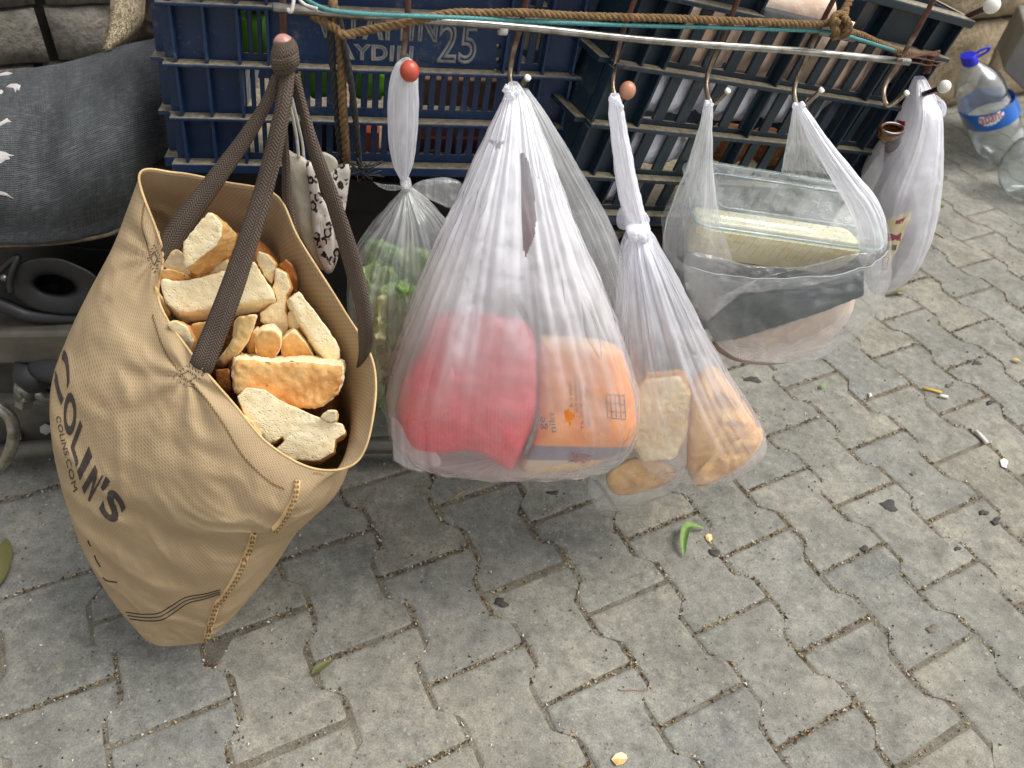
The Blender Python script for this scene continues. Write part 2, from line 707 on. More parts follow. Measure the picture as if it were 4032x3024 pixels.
def ribbon(edges, n=8, thick=0.0015, cols=8, bulge=0.0):
    """edges: [(lx,ly,rx,ry,Ly,Ry)] photo px of the two edges with their distances; a strip with thickness. Returns MB and uvs."""
    e = crv(edges, n)
    vs, uv = [], []
    L = 0.0
    prev = None
    for j, q in enumerate(e):
        a, b = P(q[0], q[1], q[4]), P(q[2], q[3], q[5])
        mid = (a + b) / 2
        if prev is not None:
            L += (mid - prev).length
        prev = mid
        w = (b - a).length
        vd = (Vector(CAM) - mid).normalized()
        for i in range(cols + 1):
            t = i / cols
            p = a.lerp(b, t) + vd * (bulge * 4 * t * (1 - t))
            vs.append(p)
            uv.append((t * w, L))
    m = cols + 1
    nb = len(vs)
    fs = []
    # back side
    for j in range(len(e)):
        for i in range(m):
            k = j * m + i
            p0 = vs[k]
            t1 = vs[min(nb - 1, k + m) if j < len(e) - 1 else k] - vs[k - m if j else k]
            t2 = vs[j * m + min(cols, i + 1)] - vs[j * m + max(0, i - 1)]
            nn = t1.cross(t2)
            nn = nn.normalized() if nn.length > 1e-12 else Vector((0, 1, 0))
            if nn.dot(Vector(CAM) - p0) > 0:
                nn = -nn
            vs.append(p0 + nn * thick)
            uv.append(uv[k])
    for j in range(len(e) - 1):
        for i in range(cols):
            a = j * m + i
            fs.append((a, a + 1, a + m + 1, a + m))
            fs.append((nb + a, nb + a + m, nb + a + m + 1, nb + a + 1))
        for i in (0, cols):
            a = j * m + i
            q = (a, a + m, nb + a + m, nb + a)
            fs.append(q if i == 0 else q[::-1])
    for j in (0, len(e) - 1):
        for i in range(cols):
            a = j * m + i
            q = (a, nb + a, nb + a + 1, a + 1)
            fs.append(q if j == 0 else q[::-1])
    return vs, fs, uv


def bvh_of(V, F):
    return BVHTree.FromPolygons([tuple(v) for v in V], [tuple(f) for f in F])


def on_surface(bvh, px, py, lift=0.0008):
    d = Vector(ray(px, py)).normalized()
    loc, nrm, idx, dist = bvh.ray_cast(Vector(CAM), d)
    if loc is None:
        return None
    if nrm.dot(d) > 0:
        nrm = -nrm
    return loc + nrm * lift


def text_mesh(body, fill=True, bevel=0.0, spacing=1.0, res=3, extrude=0.0, offset=0.0):
    """Lettering as raw triangles in 2D, width normalised to what the font gives at size 1."""
    cu = bpy.data.curves.new('lettering', 'FONT')
    cu.body = body
    cu.size = 1.0
    cu.space_character = spacing
    cu.resolution_u = res
    cu.extrude = extrude
    cu.offset = offset
    if not fill:
        cu.fill_mode = 'NONE'
        cu.bevel_depth = bevel
        cu.bevel_resolution = 1
    ob = bpy.data.objects.new('lettering', cu)
    COL.objects.link(ob)
    dg = bpy.context.evaluated_depsgraph_get()
    me = bpy.data.meshes.new_from_object(ob.evaluated_get(dg))
    vs = [v.co.copy() for v in me.vertices]
    fs = [tuple(p.vertices) for p in me.polygons]
    bpy.data.objects.remove(ob)
    bpy.data.curves.remove(cu)
    bpy.data.meshes.remove(me)
    xs = [v.x for v in vs]
    return vs, fs, min(xs), max(xs)

# ================================================================ MATERIALS
def paver_mat():
    t = NT('paver_concrete')
    pos = t.coord('Position')
    oi = t.n('ShaderNodeObjectInfo').outputs['Random']
    n1 = t.noise(pos, 6, 6, 0.6, 0.3)
    n2 = t.noise(pos, 55, 6, 0.7)
    n3 = t.noise(pos, 380, 4, 0.7)
    base = t.ramp(n1, [(0.28, rgb(110, 110, 103)), (0.5, rgb(125, 124, 116)), (0.72, rgb(139, 137, 128))])
    warm = t.mix(t.fr(t.noise(pos, 3.1, 3, 0.5), 0.35, 0.7, 0, 0.4), base, rgb(128, 122, 108))
    var = t.mix(1.0, warm, t.ramp(oi, [(0.0, (0.86, 0.87, 0.90, 1)), (0.4, (1, 1, 1, 1)), (0.75, (1.06, 1.03, 0.97, 1)), (1.0, (0.92, 0.94, 0.98, 1))]), 'MULTIPLY')
    mott = t.mix(1.0, var, t.ramp(n2, [(0.25, (0.62, 0.62, 0.62, 1)), (0.5, (1, 1, 1, 1)), (0.75, (1.32, 1.32, 1.29, 1))]), 'MULTIPLY')
    n4 = t.noise(pos, 24, 4, 0.6, 0.6)
    mott = t.mix(1.0, mott, t.ramp(n4, [(0.3, (0.80, 0.80, 0.80, 1)), (0.5, (1, 1, 1, 1)), (0.72, (1.16, 1.15, 1.12, 1))]), 'MULTIPLY')
    sp = t.mix(1.0, mott, t.ramp(n3, [(0.3, (0.68, 0.68, 0.68, 1)), (0.5, (1, 1, 1, 1)), (0.70, (1.38, 1.38, 1.35, 1))]), 'MULTIPLY')
    vc = t.n('ShaderNodeTexVoronoi')
    t.set(vc.inputs['Vector'], pos)
    vc.inputs['Scale'].default_value = 150
    vc2 = t.n('ShaderNodeSeparateColor')
    t.set(vc2.inputs[0], vc.outputs['Color'])
    sel = t.math('MULTIPLY', t.fr(vc2.outputs[0], 0.90, 0.97), t.fr(vc.outputs['Distance'], 0.10, 0.5, 1, 0))
    sel2 = t.math('MULTIPLY', t.fr(vc2.outputs[1], 0.88, 0.92), t.fr(vc.outputs['Distance'], 0.2, 0.4, 1, 0))
    c = t.mix(t.math('MULTIPLY', sel, 0.5), sp, rgb(168, 168, 162))
    c = t.mix(t.math('MULTIPLY', sel2, 0.7), c, rgb(84, 82, 78))
    st = t.fr(t.noise(pos, 8, 6, 0.65, 0.9), 0.56, 0.72, 0, 0.42)
    c = t.mix(st, c, rgb(84, 80, 72))
    h = t.math('ADD', t.math('MULTIPLY', n3, 0.5), n2)
    return t.done(t.princ(c, 0.85, t.bump(h, 0.5, 0.0016), Specular_IOR_Level=0.3))


def sand_mat():
    t = NT('joint_sand')
    pos = t.coord('Position')
    n1 = t.noise(pos, 25, 5, 0.6)
    n2 = t.noise(pos, 330, 4, 0.75)
    c = t.ramp(n1, [(0.3, rgb(100, 90, 74)), (0.55, rgb(126, 120, 106)), (0.75, rgb(140, 136, 124))])
    c = t.mix(1.0, c, t.ramp(n2, [(0.3, (0.45, 0.45, 0.45, 1)), (0.55, (1, 1, 1, 1)), (0.75, (1.4, 1.35, 1.2, 1))]), 'MULTIPLY')
    return t.done(t.princ(c, 0.95, t.bump(n2, 0.9, 0.004)))


def stone_mat(name, a, b, c_):
    t = NT(name)
    pos = t.coord('Position')
    n1 = t.noise(pos, 9, 6, 0.65, 0.3)
    n2 = t.noise(pos, 60, 6, 0.7)
    c = t.ramp(n1, [(0.3, a), (0.5, b), (0.72, c_)])
    c = t.mix(1.0, c, t.ramp(n2, [(0.3, (0.55, 0.55, 0.55, 1)), (0.5, (1, 1, 1, 1)), (0.72, (1.35, 1.33, 1.28, 1))]), 'MULTIPLY')
    return t.done(t.princ(c, 0.92, t.bump(n2, 0.9, 0.012)))


M['paver'] = paver_mat()
M['sand'] = sand_mat()
M['stone'] = stone_mat('wall_stone', rgb(88, 84, 76), rgb(110, 105, 95), rgb(130, 124, 112))
M['stone_warm'] = stone_mat('wall_stone_warm', rgb(128, 112, 88), rgb(160, 142, 114), rgb(186, 168, 138))
M['mortar'] = plain('wall_mortar', rgb(30, 28, 25), rgb(60, 55, 48), 0.95, 30, 0.6, 90, 0.006)
M['crate_blue'] = dusty_plastic('crate_blue_plastic', rgb(15, 39, 70), rgb(22, 50, 86), amount=1.0)
M['crate_teal'] = dusty_plastic('crate_dark_plastic', rgb(20, 35, 46), rgb(27, 45, 58), amount=0.8)
M['letter'] = plain('worn_letter_edge', rgb(168, 164, 154), rgb(108, 110, 114), 0.7, 60, 0.2)
M['chrome'] = plain('tarnished_chrome', rgb(190, 188, 182), rgb(130, 122, 110), 0.34, 60, 0.12, metallic=1.0)
M['black_rubber'] = plain('black_rubber', rgb(36, 36, 37), rgb(24, 24, 25), 0.6, 30, 0.1)
M['black_metal'] = plain('black_painted_metal', rgb(30, 31, 33), rgb(20, 20, 21), 0.5, 30, 0.1)
M['grey_metal'] = plain('dull_grey_metal', rgb(104, 100, 90), rgb(76, 72, 64), 0.5, 20, 0.2, metallic=0.35)
M['steel'] = plain('worn_steel', rgb(150, 148, 142), rgb(96, 92, 86), 0.32, 40, 0.1, metallic=0.9)
M['jute'] = plain('jute_fibre', rgb(142, 112, 74), rgb(100, 76, 46), 0.95, 140, 0.8, 600, 0.002)
M['cord'] = plain('turquoise_cord', rgb(84, 150, 148), rgb(62, 122, 122), 0.5, 200, 0.4, 900, 0.0008)
M['dark_strap'] = plain('dark_grey_twine', rgb(62, 60, 58), rgb(40, 40, 40), 0.9, 160, 0.6, 500, 0.002)
M['white_cord'] = plain('white_cord', rgb(214, 210, 200), rgb(186, 180, 168), 0.85, 200, 0.5, 700, 0.001)
M['white_plastic'] = plain('white_plastic_ball', rgb(236, 234, 222), rgb(228, 226, 214), 0.3, 20, 0.02)
M['red_ball'] = plain('red_bead', rgb(190, 84, 62), rgb(172, 70, 52), 0.32, 60, 0.12)
M['brown_ball'] = plain('brown_bead', rgb(186, 132, 104), rgb(164, 108, 82), 0.38, 60, 0.12)
M['pink_ball'] = plain('pink_bead', rgb(178, 132, 122), rgb(160, 112, 104), 0.35, 60, 0.1)
M['maroon'] = plain('maroon_lacquer', rgb(62, 30, 36), rgb(50, 24, 30), 0.25, 40, 0.05)
M['wire'] = plain('rusty_wire', rgb(96, 58, 40), rgb(66, 44, 36), 0.75, 150, 0.5, metallic=0.3)


def rust_mat():
    t = NT('rusty_rod')
    pos = t.coord('Position')
    n = t.noise(pos, 70, 5, 0.65)
    sep = t.n('ShaderNodeSeparateXYZ')
    t.set(sep.inputs[0], pos)
    z = t.math('ADD', sep.outputs['Z'], t.math('MULTIPLY', t.math('SUBTRACT', n, 0.5), 0.05))
    k = t.fr(z, 0.80, 0.83)
    c = t.mix(k, t.ramp(n, [(0.35, rgb(168, 158, 140)), (0.65, rgb(120, 100, 82))]), t.ramp(n, [(0.35, rgb(104, 66, 50)), (0.65, rgb(74, 44, 36))]))
    return t.done(t.princ(c, t.fr(k, 0, 1, 0.3, 0.75), t.bump(n, 0.3, 0.0012), Metallic=t.fr(k, 0, 1, 0.9, 0.15)))


M['rust'] = rust_mat()

# ================================================================ GROUND AND PAVING
TH = math.radians(26.27)
OLDC = np.array([-0.306307, -0.683099])


def grid_to_world(u, v):                        # paving lattice coordinates (across rows, along rows)
    q = np.array([u, -v]) - OLDC
    c, s = math.cos(TH), math.sin(TH)
    return np.array([c * q[0] - s * q[1], s * q[0] + c * q[1]])


PA, PL, PD_, GAP = 0.14033, 0.20, 0.0125, 0.0019


def ground_quad(name, pts, z, m):
    return mk(name, [(x, y, z) for x, y in pts], [(0, 1, 2, 3)], m, None, smooth=False)


gr = ground_quad('ground', [(-60, -60), (60, -60), (60, 60), (-60, 60)], -0.0024, M['sand'])
gr['kind'] = 'structure'

pave = bpy.data.objects.new('pavement', None)
COL.objects.link(pave)
pave['kind'] = 'structure'
pave['label'] = 'grey dog-bone concrete pavers with dirt in their joints'


def paver_mesh(seed):
    rnd = random.Random(seed)
    a, d, h = PA / 2, PD_, PL / 2
    half = [(a + d, -h), (a + d, -0.057), (a - d, -0.036), (a - d, 0.036), (a + d, 0.057), (a + d, h)]
    outl = half + [(-x, y) for x, y in reversed(half)]
    # shrink by the joint, round the corners a little
    def inset(pts, g):
        n = len(pts)
        out = []
        for i in range(n):
            p0, p1, p2 = (np.array(pts[i - 1]), np.array(pts[i]), np.array(pts[(i + 1) % n]))
            d1, d2 = (p1 - p0) / np.linalg.norm(p1 - p0), (p2 - p1) / np.linalg.norm(p2 - p1)
            n1, n2 = np.array([-d1[1], d1[0]]), np.array([-d2[1], d2[0]])
            b = (n1 + n2)
            b = b / max(1e-6, (1 + n1 @ n2))
            out.append(p1 + b * g)
        return out
    o1 = inset(outl, GAP)
    rp = []
    n = len(o1)
    for i in range(n):
        p0, p1, p2 = o1[i - 1], o1[i], o1[(i + 1) % n]
        e1, e2 = (p0 - p1), (p2 - p1)
        r = 0.0055
        a_, c_ = p1 + e1 / np.linalg.norm(e1) * r, p1 + e2 / np.linalg.norm(e2) * r
        rp += [a_, 0.25 * a_ + 0.5 * p1 + 0.25 * c_, c_]
    o1 = [p + np.array([rnd.uniform(-1, 1), rnd.uniform(-1, 1)]) * 0.0009 for p in rp]
    cen = np.zeros(2)
    ringz = [(0.0, -0.03), (0.0, -0.0060), (0.0012, -0.0024), (0.0032, -0.0008), (0.0066, 0.0)]
    vs, fs = [], []
    N = len(o1)
    for g, z in ringz:
        for p in o1:
            k = np.linalg.norm(p)
            q = p * (1 - g / k * 1.3)
            vs.append((q[0], q[1], z))
    for r in range(len(ringz) - 1):
        for i in range(N):
            fs.append((r * N + i, r * N + (i + 1) % N, (r + 1) * N + (i + 1) % N, (r + 1) * N + i))
    fs.append(tuple((len(ringz) - 1) * N + i for i in range(N)))
    me = bpy.data.meshes.new('paver')
    me.from_pydata(vs, [], fs)
    me.materials.append(M['paver'])
    me.polygons.foreach_set('use_smooth', [False] * len(fs))
    me.update()
    return me


pv_meshes = [paver_mesh(s) for s in range(6)]
cells = []
Rt = R.T
for i in range(-22, 44):
    for j in range(-40, 34):
        u, v = i * PA, (j + (0.0 if i % 2 else 0.5)) * PL
        x, y = grid_to_world(u, v)
        dd = Rt @ (np.array([x, y, 0]) - CAM)
        if y < -1.2 or y > 3.6:
            continue
        vis = False
        dist = math.hypot(x, y)
        if dd[2] < -0.05:
            px, py = 2016 + FPX * dd[0] / -dd[2], 1512 - FPX * dd[1] / -dd[2]
            vis = -150 < px < 4180 and -100 < py < 3150
        hidden = vis and px < 2600 and y > 1.15 and py < 1500      # behind the vehicle
        cells.append(((0 if vis and not hidden else 1), dist, x, y, i, j))
cells.sort()
front = [c for c in cells if c[0] == 0][:300]
front_set = {(c[4], c[5]) for c in front}
rp = random.Random(3)
for c in front:
    o = bpy.data.objects.new('paver', rp.choice(pv_meshes))
    COL.objects.link(o)
    o.parent = pave
    o.location = (c[2], c[3], rp.uniform(-0.0022, 0.0012))
    o.rotation_euler = (rp.uniform(-0.0045, 0.0045), rp.uniform(-0.0045, 0.0045), TH + rp.choice((0, math.pi)) + rp.uniform(-0.008, 0.008))
mb = MB()
for c in cells:
    if (c[4], c[5]) in front_set or c[1] > 4.2:
        continue
    me = rp.choice(pv_meshes)
    rot = Matrix.Rotation(TH, 3, 'Z')
    dz = rp.uniform(-0.0022, 0.0012)
    mb.add([rot @ v.co + Vector((c[2], c[3], dz)) for v in me.vertices], [tuple(p.vertices) for p in me.polygons])
far = mb.build('far_pavers', M['paver'], pave, smooth=False)
far['kind'] = 'stuff'

# grit lying in the joints
gm = [plain('grit_brown', rgb(92, 64, 38), rgb(58, 42, 28), 0.95, 200, 0.3), plain('grit_straw', rgb(184, 158, 104), rgb(150, 124, 76), 0.9, 200, 0.3),
      plain('grit_white', rgb(216, 210, 196), rgb(190, 184, 170), 0.9, 200, 0.2), plain('grit_dark', rgb(52, 46, 40), rgb(34, 30, 26), 0.95, 200, 0.3)]
mb = MB()
hw = [(PA / 2 + PD_, -0.1), (PA / 2 + PD_, -0.057), (PA / 2 - PD_, -0.036), (PA / 2 - PD_, 0.036), (PA / 2 + PD_, 0.057), (PA / 2 + PD_, 0.1), (-PA / 2 - PD_, 0.1)]
for c in front:
    if c[1] > 2.4:
        continue
    u0, v0 = c[4] * PA, (c[5] + (0.0 if c[4] % 2 else 0.5)) * PL
    for s in range(6):
        a, b = np.array(hw[s]), np.array(hw[s + 1])
        ln = np.linalg.norm(b - a)
        dens = (noise.noise(Vector((c[2] * 9 + s, c[3] * 9, 0))) + 0.55) * 0.9
        for k in range(max(0, int(ln * 620 * dens))):
            q = a + (b - a) * rp.random() + np.array([rp.gauss(0, 0.0022), rp.gauss(0, 0.0022)])
            x, y = grid_to_world(u0 + q[0], v0 + q[1])
            z = rp.uniform(-0.0026, -0.0002)
            sz = rp.choice((0.0008, 0.0011, 0.0014, 0.002))
            ax = Vector((rp.gauss(0, 1), rp.gauss(0, 1), rp.gauss(0, .4))).normalized()
            ay = ax.orthogonal().normalized()
            az = ax.cross(ay)
            l = rp.uniform(1, 2.4)
            cc = Vector((x, y, z + sz))
            t4 = [cc + ax * sz * l, cc - ax * sz * l * 0.8 + ay * sz, cc - ax * sz * 0.5 - ay * sz, cc + az * sz, cc - az * sz * 0.6]
            mb.add(t4, [(0, 1, 3), (1, 2, 3), (2, 0, 3), (1, 0, 4), (2, 1, 4), (0, 2, 4)], rp.choices((0, 1, 2, 3), (5, 3.4, 1.3, 1.4))[0])
for k in range(1500):
    px_, py_ = rp.uniform(0, 4032), rp.uniform(600, 3024)
    q = PZ(px_, py_)
    if q.y < 0.1 or q.y > 3:
        continue
    sz = rp.choice((0.0006, 0.0008, 0.001, 0.0016)) * (1 + 0.35 * q.y)
    ax = Vector((rp.gauss(0, 1), rp.gauss(0, 1), 0)).normalized()
    ay = Vector((-ax.y, ax.x, 0))
    cc = q + Vector((0, 0, 0.0012))
    l = rp.uniform(0.8, 2.0)
    t4 = [cc + ax * sz * l, cc - ax * sz * l * 0.8 + ay * sz, cc - ax * sz * 0.5 - ay * sz, cc + Vector((0, 0, sz)), cc - Vector((0, 0, 0.0015))]
    mb.add(t4, [(0, 1, 3), (1, 2, 3), (2, 0, 3), (1, 0, 4), (2, 1, 4), (0, 2, 4)], rp.choices((0, 1, 2, 3), (3, 2.0, 3.0, 4))[0])
g = mb.build('joint_grit', gm, None, smooth=False)
g['kind'] = 'stuff'
g['label'] = 'brown and straw coloured crumbs and grit in the paving joints'

# ================================================================ STONE WALL
WTH = math.radians(26.3)
FW = Frame((1.98, 3.03, 0), (math.cos(WTH), math.sin(WTH), 0), (0, 0, 1))
wall = base_thing('stone_wall', 'old rough stone wall running behind the crates and bottles', 'wall', tuple(FW.w(-1.5, 0)))


def stone(s0, s1, t0, t1, m, seed, bulge=0.02, parent=wall):
    nx, ny = max(3, int((s1 - s0) / 0.03)), max(3, int((t1 - t0) / 0.03))
    nx, ny = min(nx, 14), min(ny, 9)
    vs, fs = [], []
    for j in range(ny + 1):
        for i in range(nx + 1):
            a, b = i / nx, j / ny
            e = min(a, 1 - a, b, 1 - b)
            d = -bulge * min(1, e * 9) ** 0.5 + 0.012 * noise.fractal(Vector((s0 + a * (s1 - s0), t0 + b * (t1 - t0), seed)) * 16, 0.8, 2, 4)
            jx = 0.006 * noise.noise(Vector((i, j, seed))) if e == 0 else 0
            vs.append(FW.w(s0 + (s1 - s0) * a + jx, t0 + (t1 - t0) * b + jx, d))
    for j in range(ny):
        for i in range(nx):
            k = j * (nx + 1) + i
            fs.append((k, k + 1, k + nx + 2, k + nx + 1))
    bd = [i for i in range(nx + 1)] + [j * (nx + 1) + nx for j in range(1, ny + 1)] + [ny * (nx + 1) + i for i in range(nx - 1, -1, -1)] + [j * (nx + 1) for j in range(ny - 1, 0, -1)]
    st = len(vs)
    for k in bd:
        vs.append(Vector(vs[k]) + FW.n * 0.09)
    L = len(bd)
    for i in range(L):
        fs.append((bd[i], st + i, st + (i + 1) % L, bd[(i + 1) % L]))
    return mk('stone', vs, fs, m, parent)


mbw = MB()
for s0, s1, t1 in ((-5.2, 2.4, 1.15),):
    mbw.hexa([FW.w(s0, -0.05, 0.03), FW.w(s1, -0.05, 0.03), FW.w(s1, -0.05, 0.3), FW.w(s0, -0.05, 0.3),
              FW.w(s0, t1, 0.03), FW.w(s1, t1, 0.03), FW.w(s1, t1, 0.3), FW.w(s0, t1, 0.3)])
mbw.build('mortar_core', M['mortar'], wall, smooth=False)
rs = random.Random(11)
k = 0
for row in range(10):
    t0 = 0.005 + row * 0.107
    s = -5.1 + (0.0 if row % 2 else 0.07)
    # joints of the fourth course as photographed
    x = -4.53 + (0 if row == 4 else rs.uniform(-0.05, 0.05))
    while x < -1.35:
        w = 0.137 if row in (3, 4, 5) else 0.137 + rs.uniform(-0.01, 0.03)
        stone(x + 0.009, x + w - 0.009, t0 + 0.005, t0 + 0.107 - (0.003 if row != 3 else 0.006), M['stone'], k, 0.007)
        x += w
        k += 1
for t0, t1, ws in ((0.0, 0.318, (0.62, 0.8, 0.7, 0.75, 0.6, 0.7)), (0.34, 0.62, (0.5, 0.42, 0.7, 0.55, 0.6, 0.7)), (0.635, 0.88, (0.6, 0.5, 0.7, 0.5, 0.6)), (0.89, 1.12, (0.7, 0.6, 0.5, 0.7))):
    x = -1.33
    for w in ws:
        stone(x, x + w - 0.02, t0, t1, M['stone_warm'], k, 0.03)
        x += w
        k += 1

# ================================================================ CRATES
F1 = Frame(P(705, 655, 0.90), (0.9946, 0.102, 0.012), (0.064, 0.046, 0.997))
F2 = Frame(P(2330, 850, 0.93), (0.883, 0.425, -0.20), (0.235, 0.037, 0.971))


def lbox(mb, F, s0, s1, t0, t1, d0, d1, mi=0):
    mb.hexa([F.w(s0, t0, d0), F.w(s1, t0, d0), F.w(s1, t0, d1), F.w(s0, t0, d1),
             F.w(s0, t1, d0), F.w(s1, t1, d0), F.w(s1, t1, d1), F.w(s0, t1, d1)], mi)


def piece(name, F, boxes, m, parent, bev=0.0009):
    mb = MB()
    for b in boxes:
        lbox(mb, F, *b)
    o = mb.build(name, m, parent, smooth=False)
    if bev:
        mod(o, 'BEVEL', width=bev, segments=2, limit_method='ANGLE')
    return o


# ---- crate one: flat corner bays, slotted middle, lettered plate
W1, H1, D1 = 0.492, 0.262, 0.30
c1 = base_thing('plastic_crate', 'blue plastic fruit crate with outlined lettering and narrow slots', 'crate', tuple(F1.w(W1 / 2, 0, 0.1)))
mc = M['crate_blue']
LED1 = [(0.0, 0.012), (0.066, 0.0705), (0.1285, 0.133), (0.1935, 0.198), (0.252, 0.262)]
ends = [(0.0, 0.086), (0.406, W1)]
for a, b in LED1:
    top = a > 0.25
    o = piece('rim' if top else ('base_lip' if a == 0 else 'ledge'), F1, [(-0.004 if a == 0 else 0.0, W1 + (0.004 if a == 0 else 0), a, b, -0.019 if not top else -0.024, -0.0002)], mc, c1, 0.0014)
for s in (0.0145, 0.0485, 0.0845, 0.1165, 0.3885, 0.4065, 0.4365, 0.4735):
    th = 0.0034
    for (a0, a1), (b0, b1) in zip(LED1[:-1], LED1[1:]):
        if s in (0.1165, 0.3885) and a0 < 0.12:
            continue
        piece('rib', F1, [(s - th / 2, s + th / 2, a1 + 0.0003, b0 - 0.0003, -0.0165, -0.0003)], mc, c1, 0.0008)
# bays at both ends (solid)
for s0, s1 in ((0.0, 0.0845), (0.4365, W1)):
    for (a0, a1), (b0, b1) in zip(LED1[:-1], LED1[1:]):
        piece('panel', F1, [(s0, s1, a0, b1, 0.0, 0.0032)], mc, c1, 0)
# slot columns beside the plate
def slats(F, s0, s1, t0, t1, n, sw, par, m, d=0.0032, bar=0.006):
    """n slots of width sw between s0 and s1; everything between is slat"""
    pitch = (s1 - s0) / n
    for k in range(n + 1):
        c = s0 + k * pitch
        a, b = c - (pitch - sw) / 2, c + (pitch - sw) / 2
        a, b = max(a, s0), min(b, s1)
        if b - a > 0.0006:
            piece('slat', F, [(a, b, t0, t1, 0.0001, d)], m, par, 0.0007)


for s0, s1, n in ((0.0845, 0.1165, 3), (0.4065, 0.4365, 2)):
    for (a0, a1), (b0, b1) in zip(LED1[:-1], LED1[1:]):
        piece('slot_bar', F1, [(s0, s1, a0, a1 + 0.008, 0.0002, 0.003)], mc, c1, 0)
        piece('slot_bar', F1, [(s0, s1, b0 - 0.006, b1, 0.0002, 0.003)], mc, c1, 0)
        slats(F1, s0, s1, a1 + 0.008, b0 - 0.006, n, 0.0052, c1, mc)
# slotted middle, two rows
for a0, a1, b0, b1 in ((0.0, 0.012, 0.066, 0.0705), (0.066, 0.0705, 0.1285, 0.133)):
    piece('slot_bar', F1, [(0.1165, 0.4065, a0, a1 + 0.010, 0.0002, 0.003)], mc, c1, 0)
    piece('slot_bar', F1, [(0.1165, 0.4065, b0 - 0.005, b1, 0.0002, 0.003)], mc, c1, 0)
    slats(F1, 0.1165, 0.3885, a1 + 0.010, b0 - 0.005, 20, 0.0056, c1, mc)
    piece('panel', F1, [(0.3885, 0.4065, a1 + 0.01, b0 - 0.005, 0.0002, 0.003)], mc, c1, 0)
# lettered plate
piece('name_plate', F1, [(0.1168, 0.4062, 0.1333, 0.252, -0.003, 0.003)], mc, c1, 0.0006)


def lettering(F, body, s0, s1, t0, t1, bevel, d, name, m, par, spacing=1.05, fill=False, shear=0.0, res=4):
    vs, fs, x0, x1 = text_mesh(body, fill, bevel, spacing, res)
    ys = [v.y for v in vs]
    y0, y1 = min(ys), max(ys)
    sx, sy = (s1 - s0) / (x1 - x0), (t1 - t0) / (y1 - y0)
    out = [F.w(s0 + (v.x - x0) * sx, t0 + (v.y - y0) * sy + shear * (v.x - x0) * sx, d - v.z * 0.5 * (sx + sy)) for v in vs]
    return mk(name, out, fs, m, par)


def s_of(F, px, py):
    return F.hit(px, py)


a = F1.hit(1240, 150)
b = F1.hit(1720, 160)
lettering(F1, 'VITAMIN', a[0], b[0], F1.hit(1480, 155)[1] + 0.0, F1.hit(1480, 28)[1], 0.040, -0.003, 'lettering', M['letter'], c1, 1.12)
a = F1.hit(1325, 228)
b = F1.hit(1625, 236)
lettering(F1, 'AYDIN', a[0], b[0], F1.hit(1480, 236)[1], F1.hit(1480, 172)[1], 0.050, -0.003, 'lettering', M['letter'], c1, 1.12)
a = F1.hit(1718, 240)
b = F1.hit(1868, 250)
lettering(F1, '25', a[0], b[0], F1.hit(1790, 248)[1], F1.hit(1790, 80)[1], 0.034, -0.003, 'lettering', M['letter'], c1, 1.05)
a = F1.hit(1180, 250)
b = F1.hit(1922, 290)
lettering(F1, 'VITAMIN AYDIN PARA ILE SATILMAZ BASKASI TARAFINDAN KULLANILAMAZ.', a[0], b[0], 0.1365, 0.1435, 0.02, -0.003, 'lettering', mc, c1, 1.1, True)
for px, py in ((1960, 178), (1960, 232), (1950, 278)):
    s, t = F1.hit(px, py)
    mbh = MB()
    mbh.tube([F1.w(s, t, -0.0042), F1.w(s, t, -0.0031)], 0.0034, 14)
    mbh.build('rivet', M['steel'], c1)
# sides, back, floor
for s0, s1 in ((0.0, 0.003), (W1 - 0.003, W1)):
    piece('side_panel', F1, [(s0, s1, 0, H1, 0.0035, D1)], mc, c1, 0)
for s0, s1 in ((-0.016, -0.0002), (W1 + 0.0002, W1 + 0.016)):
    for a, b in LED1:
        piece('side_ledge', F1, [(s0, s1, a, b, 0.0, D1)], mc, c1, 0)
    for d in (0.02, 0.09, 0.16, 0.23, D1 - 0.01):
        for (a0, a1), (b0, b1) in zip(LED1[:-1], LED1[1:]):
            piece('side_rib', F1, [(s0 + 0.002, s1 - 0.002, a1 + 0.0003, b0 - 0.0003, d, d + 0.0035)], mc, c1, 0)
mb = MB()
lbox(mb, F1, 0.0035, W1 - 0.0035, 0.004, 0.008, 0.004, D1)
mb.build('floor_panel', mc, c1, smooth=False)
mb = MB()
lbox(mb, F1, 0.0035, W1 - 0.0035, 0.0085, H1, D1 - 0.003, D1)
mb.build('back_panel', mc, c1, smooth=False)
# rounded left corner flange seen in the photograph
mb = MB()
for a, b in LED1[1:4]:
    mb.add([F1.w(-0.0165, a, 0.012), F1.w(0.0125, a, -0.0185), F1.w(0.0125, b, -0.0185), F1.w(-0.0165, b, 0.012), F1.w(0.0125, a, 0.012), F1.w(0.0125, b, 0.012)],
           [(0, 1, 2, 3), (0, 4, 1), (3, 2, 5)])
mb.build('corner_web', mc, c1, smooth=False)

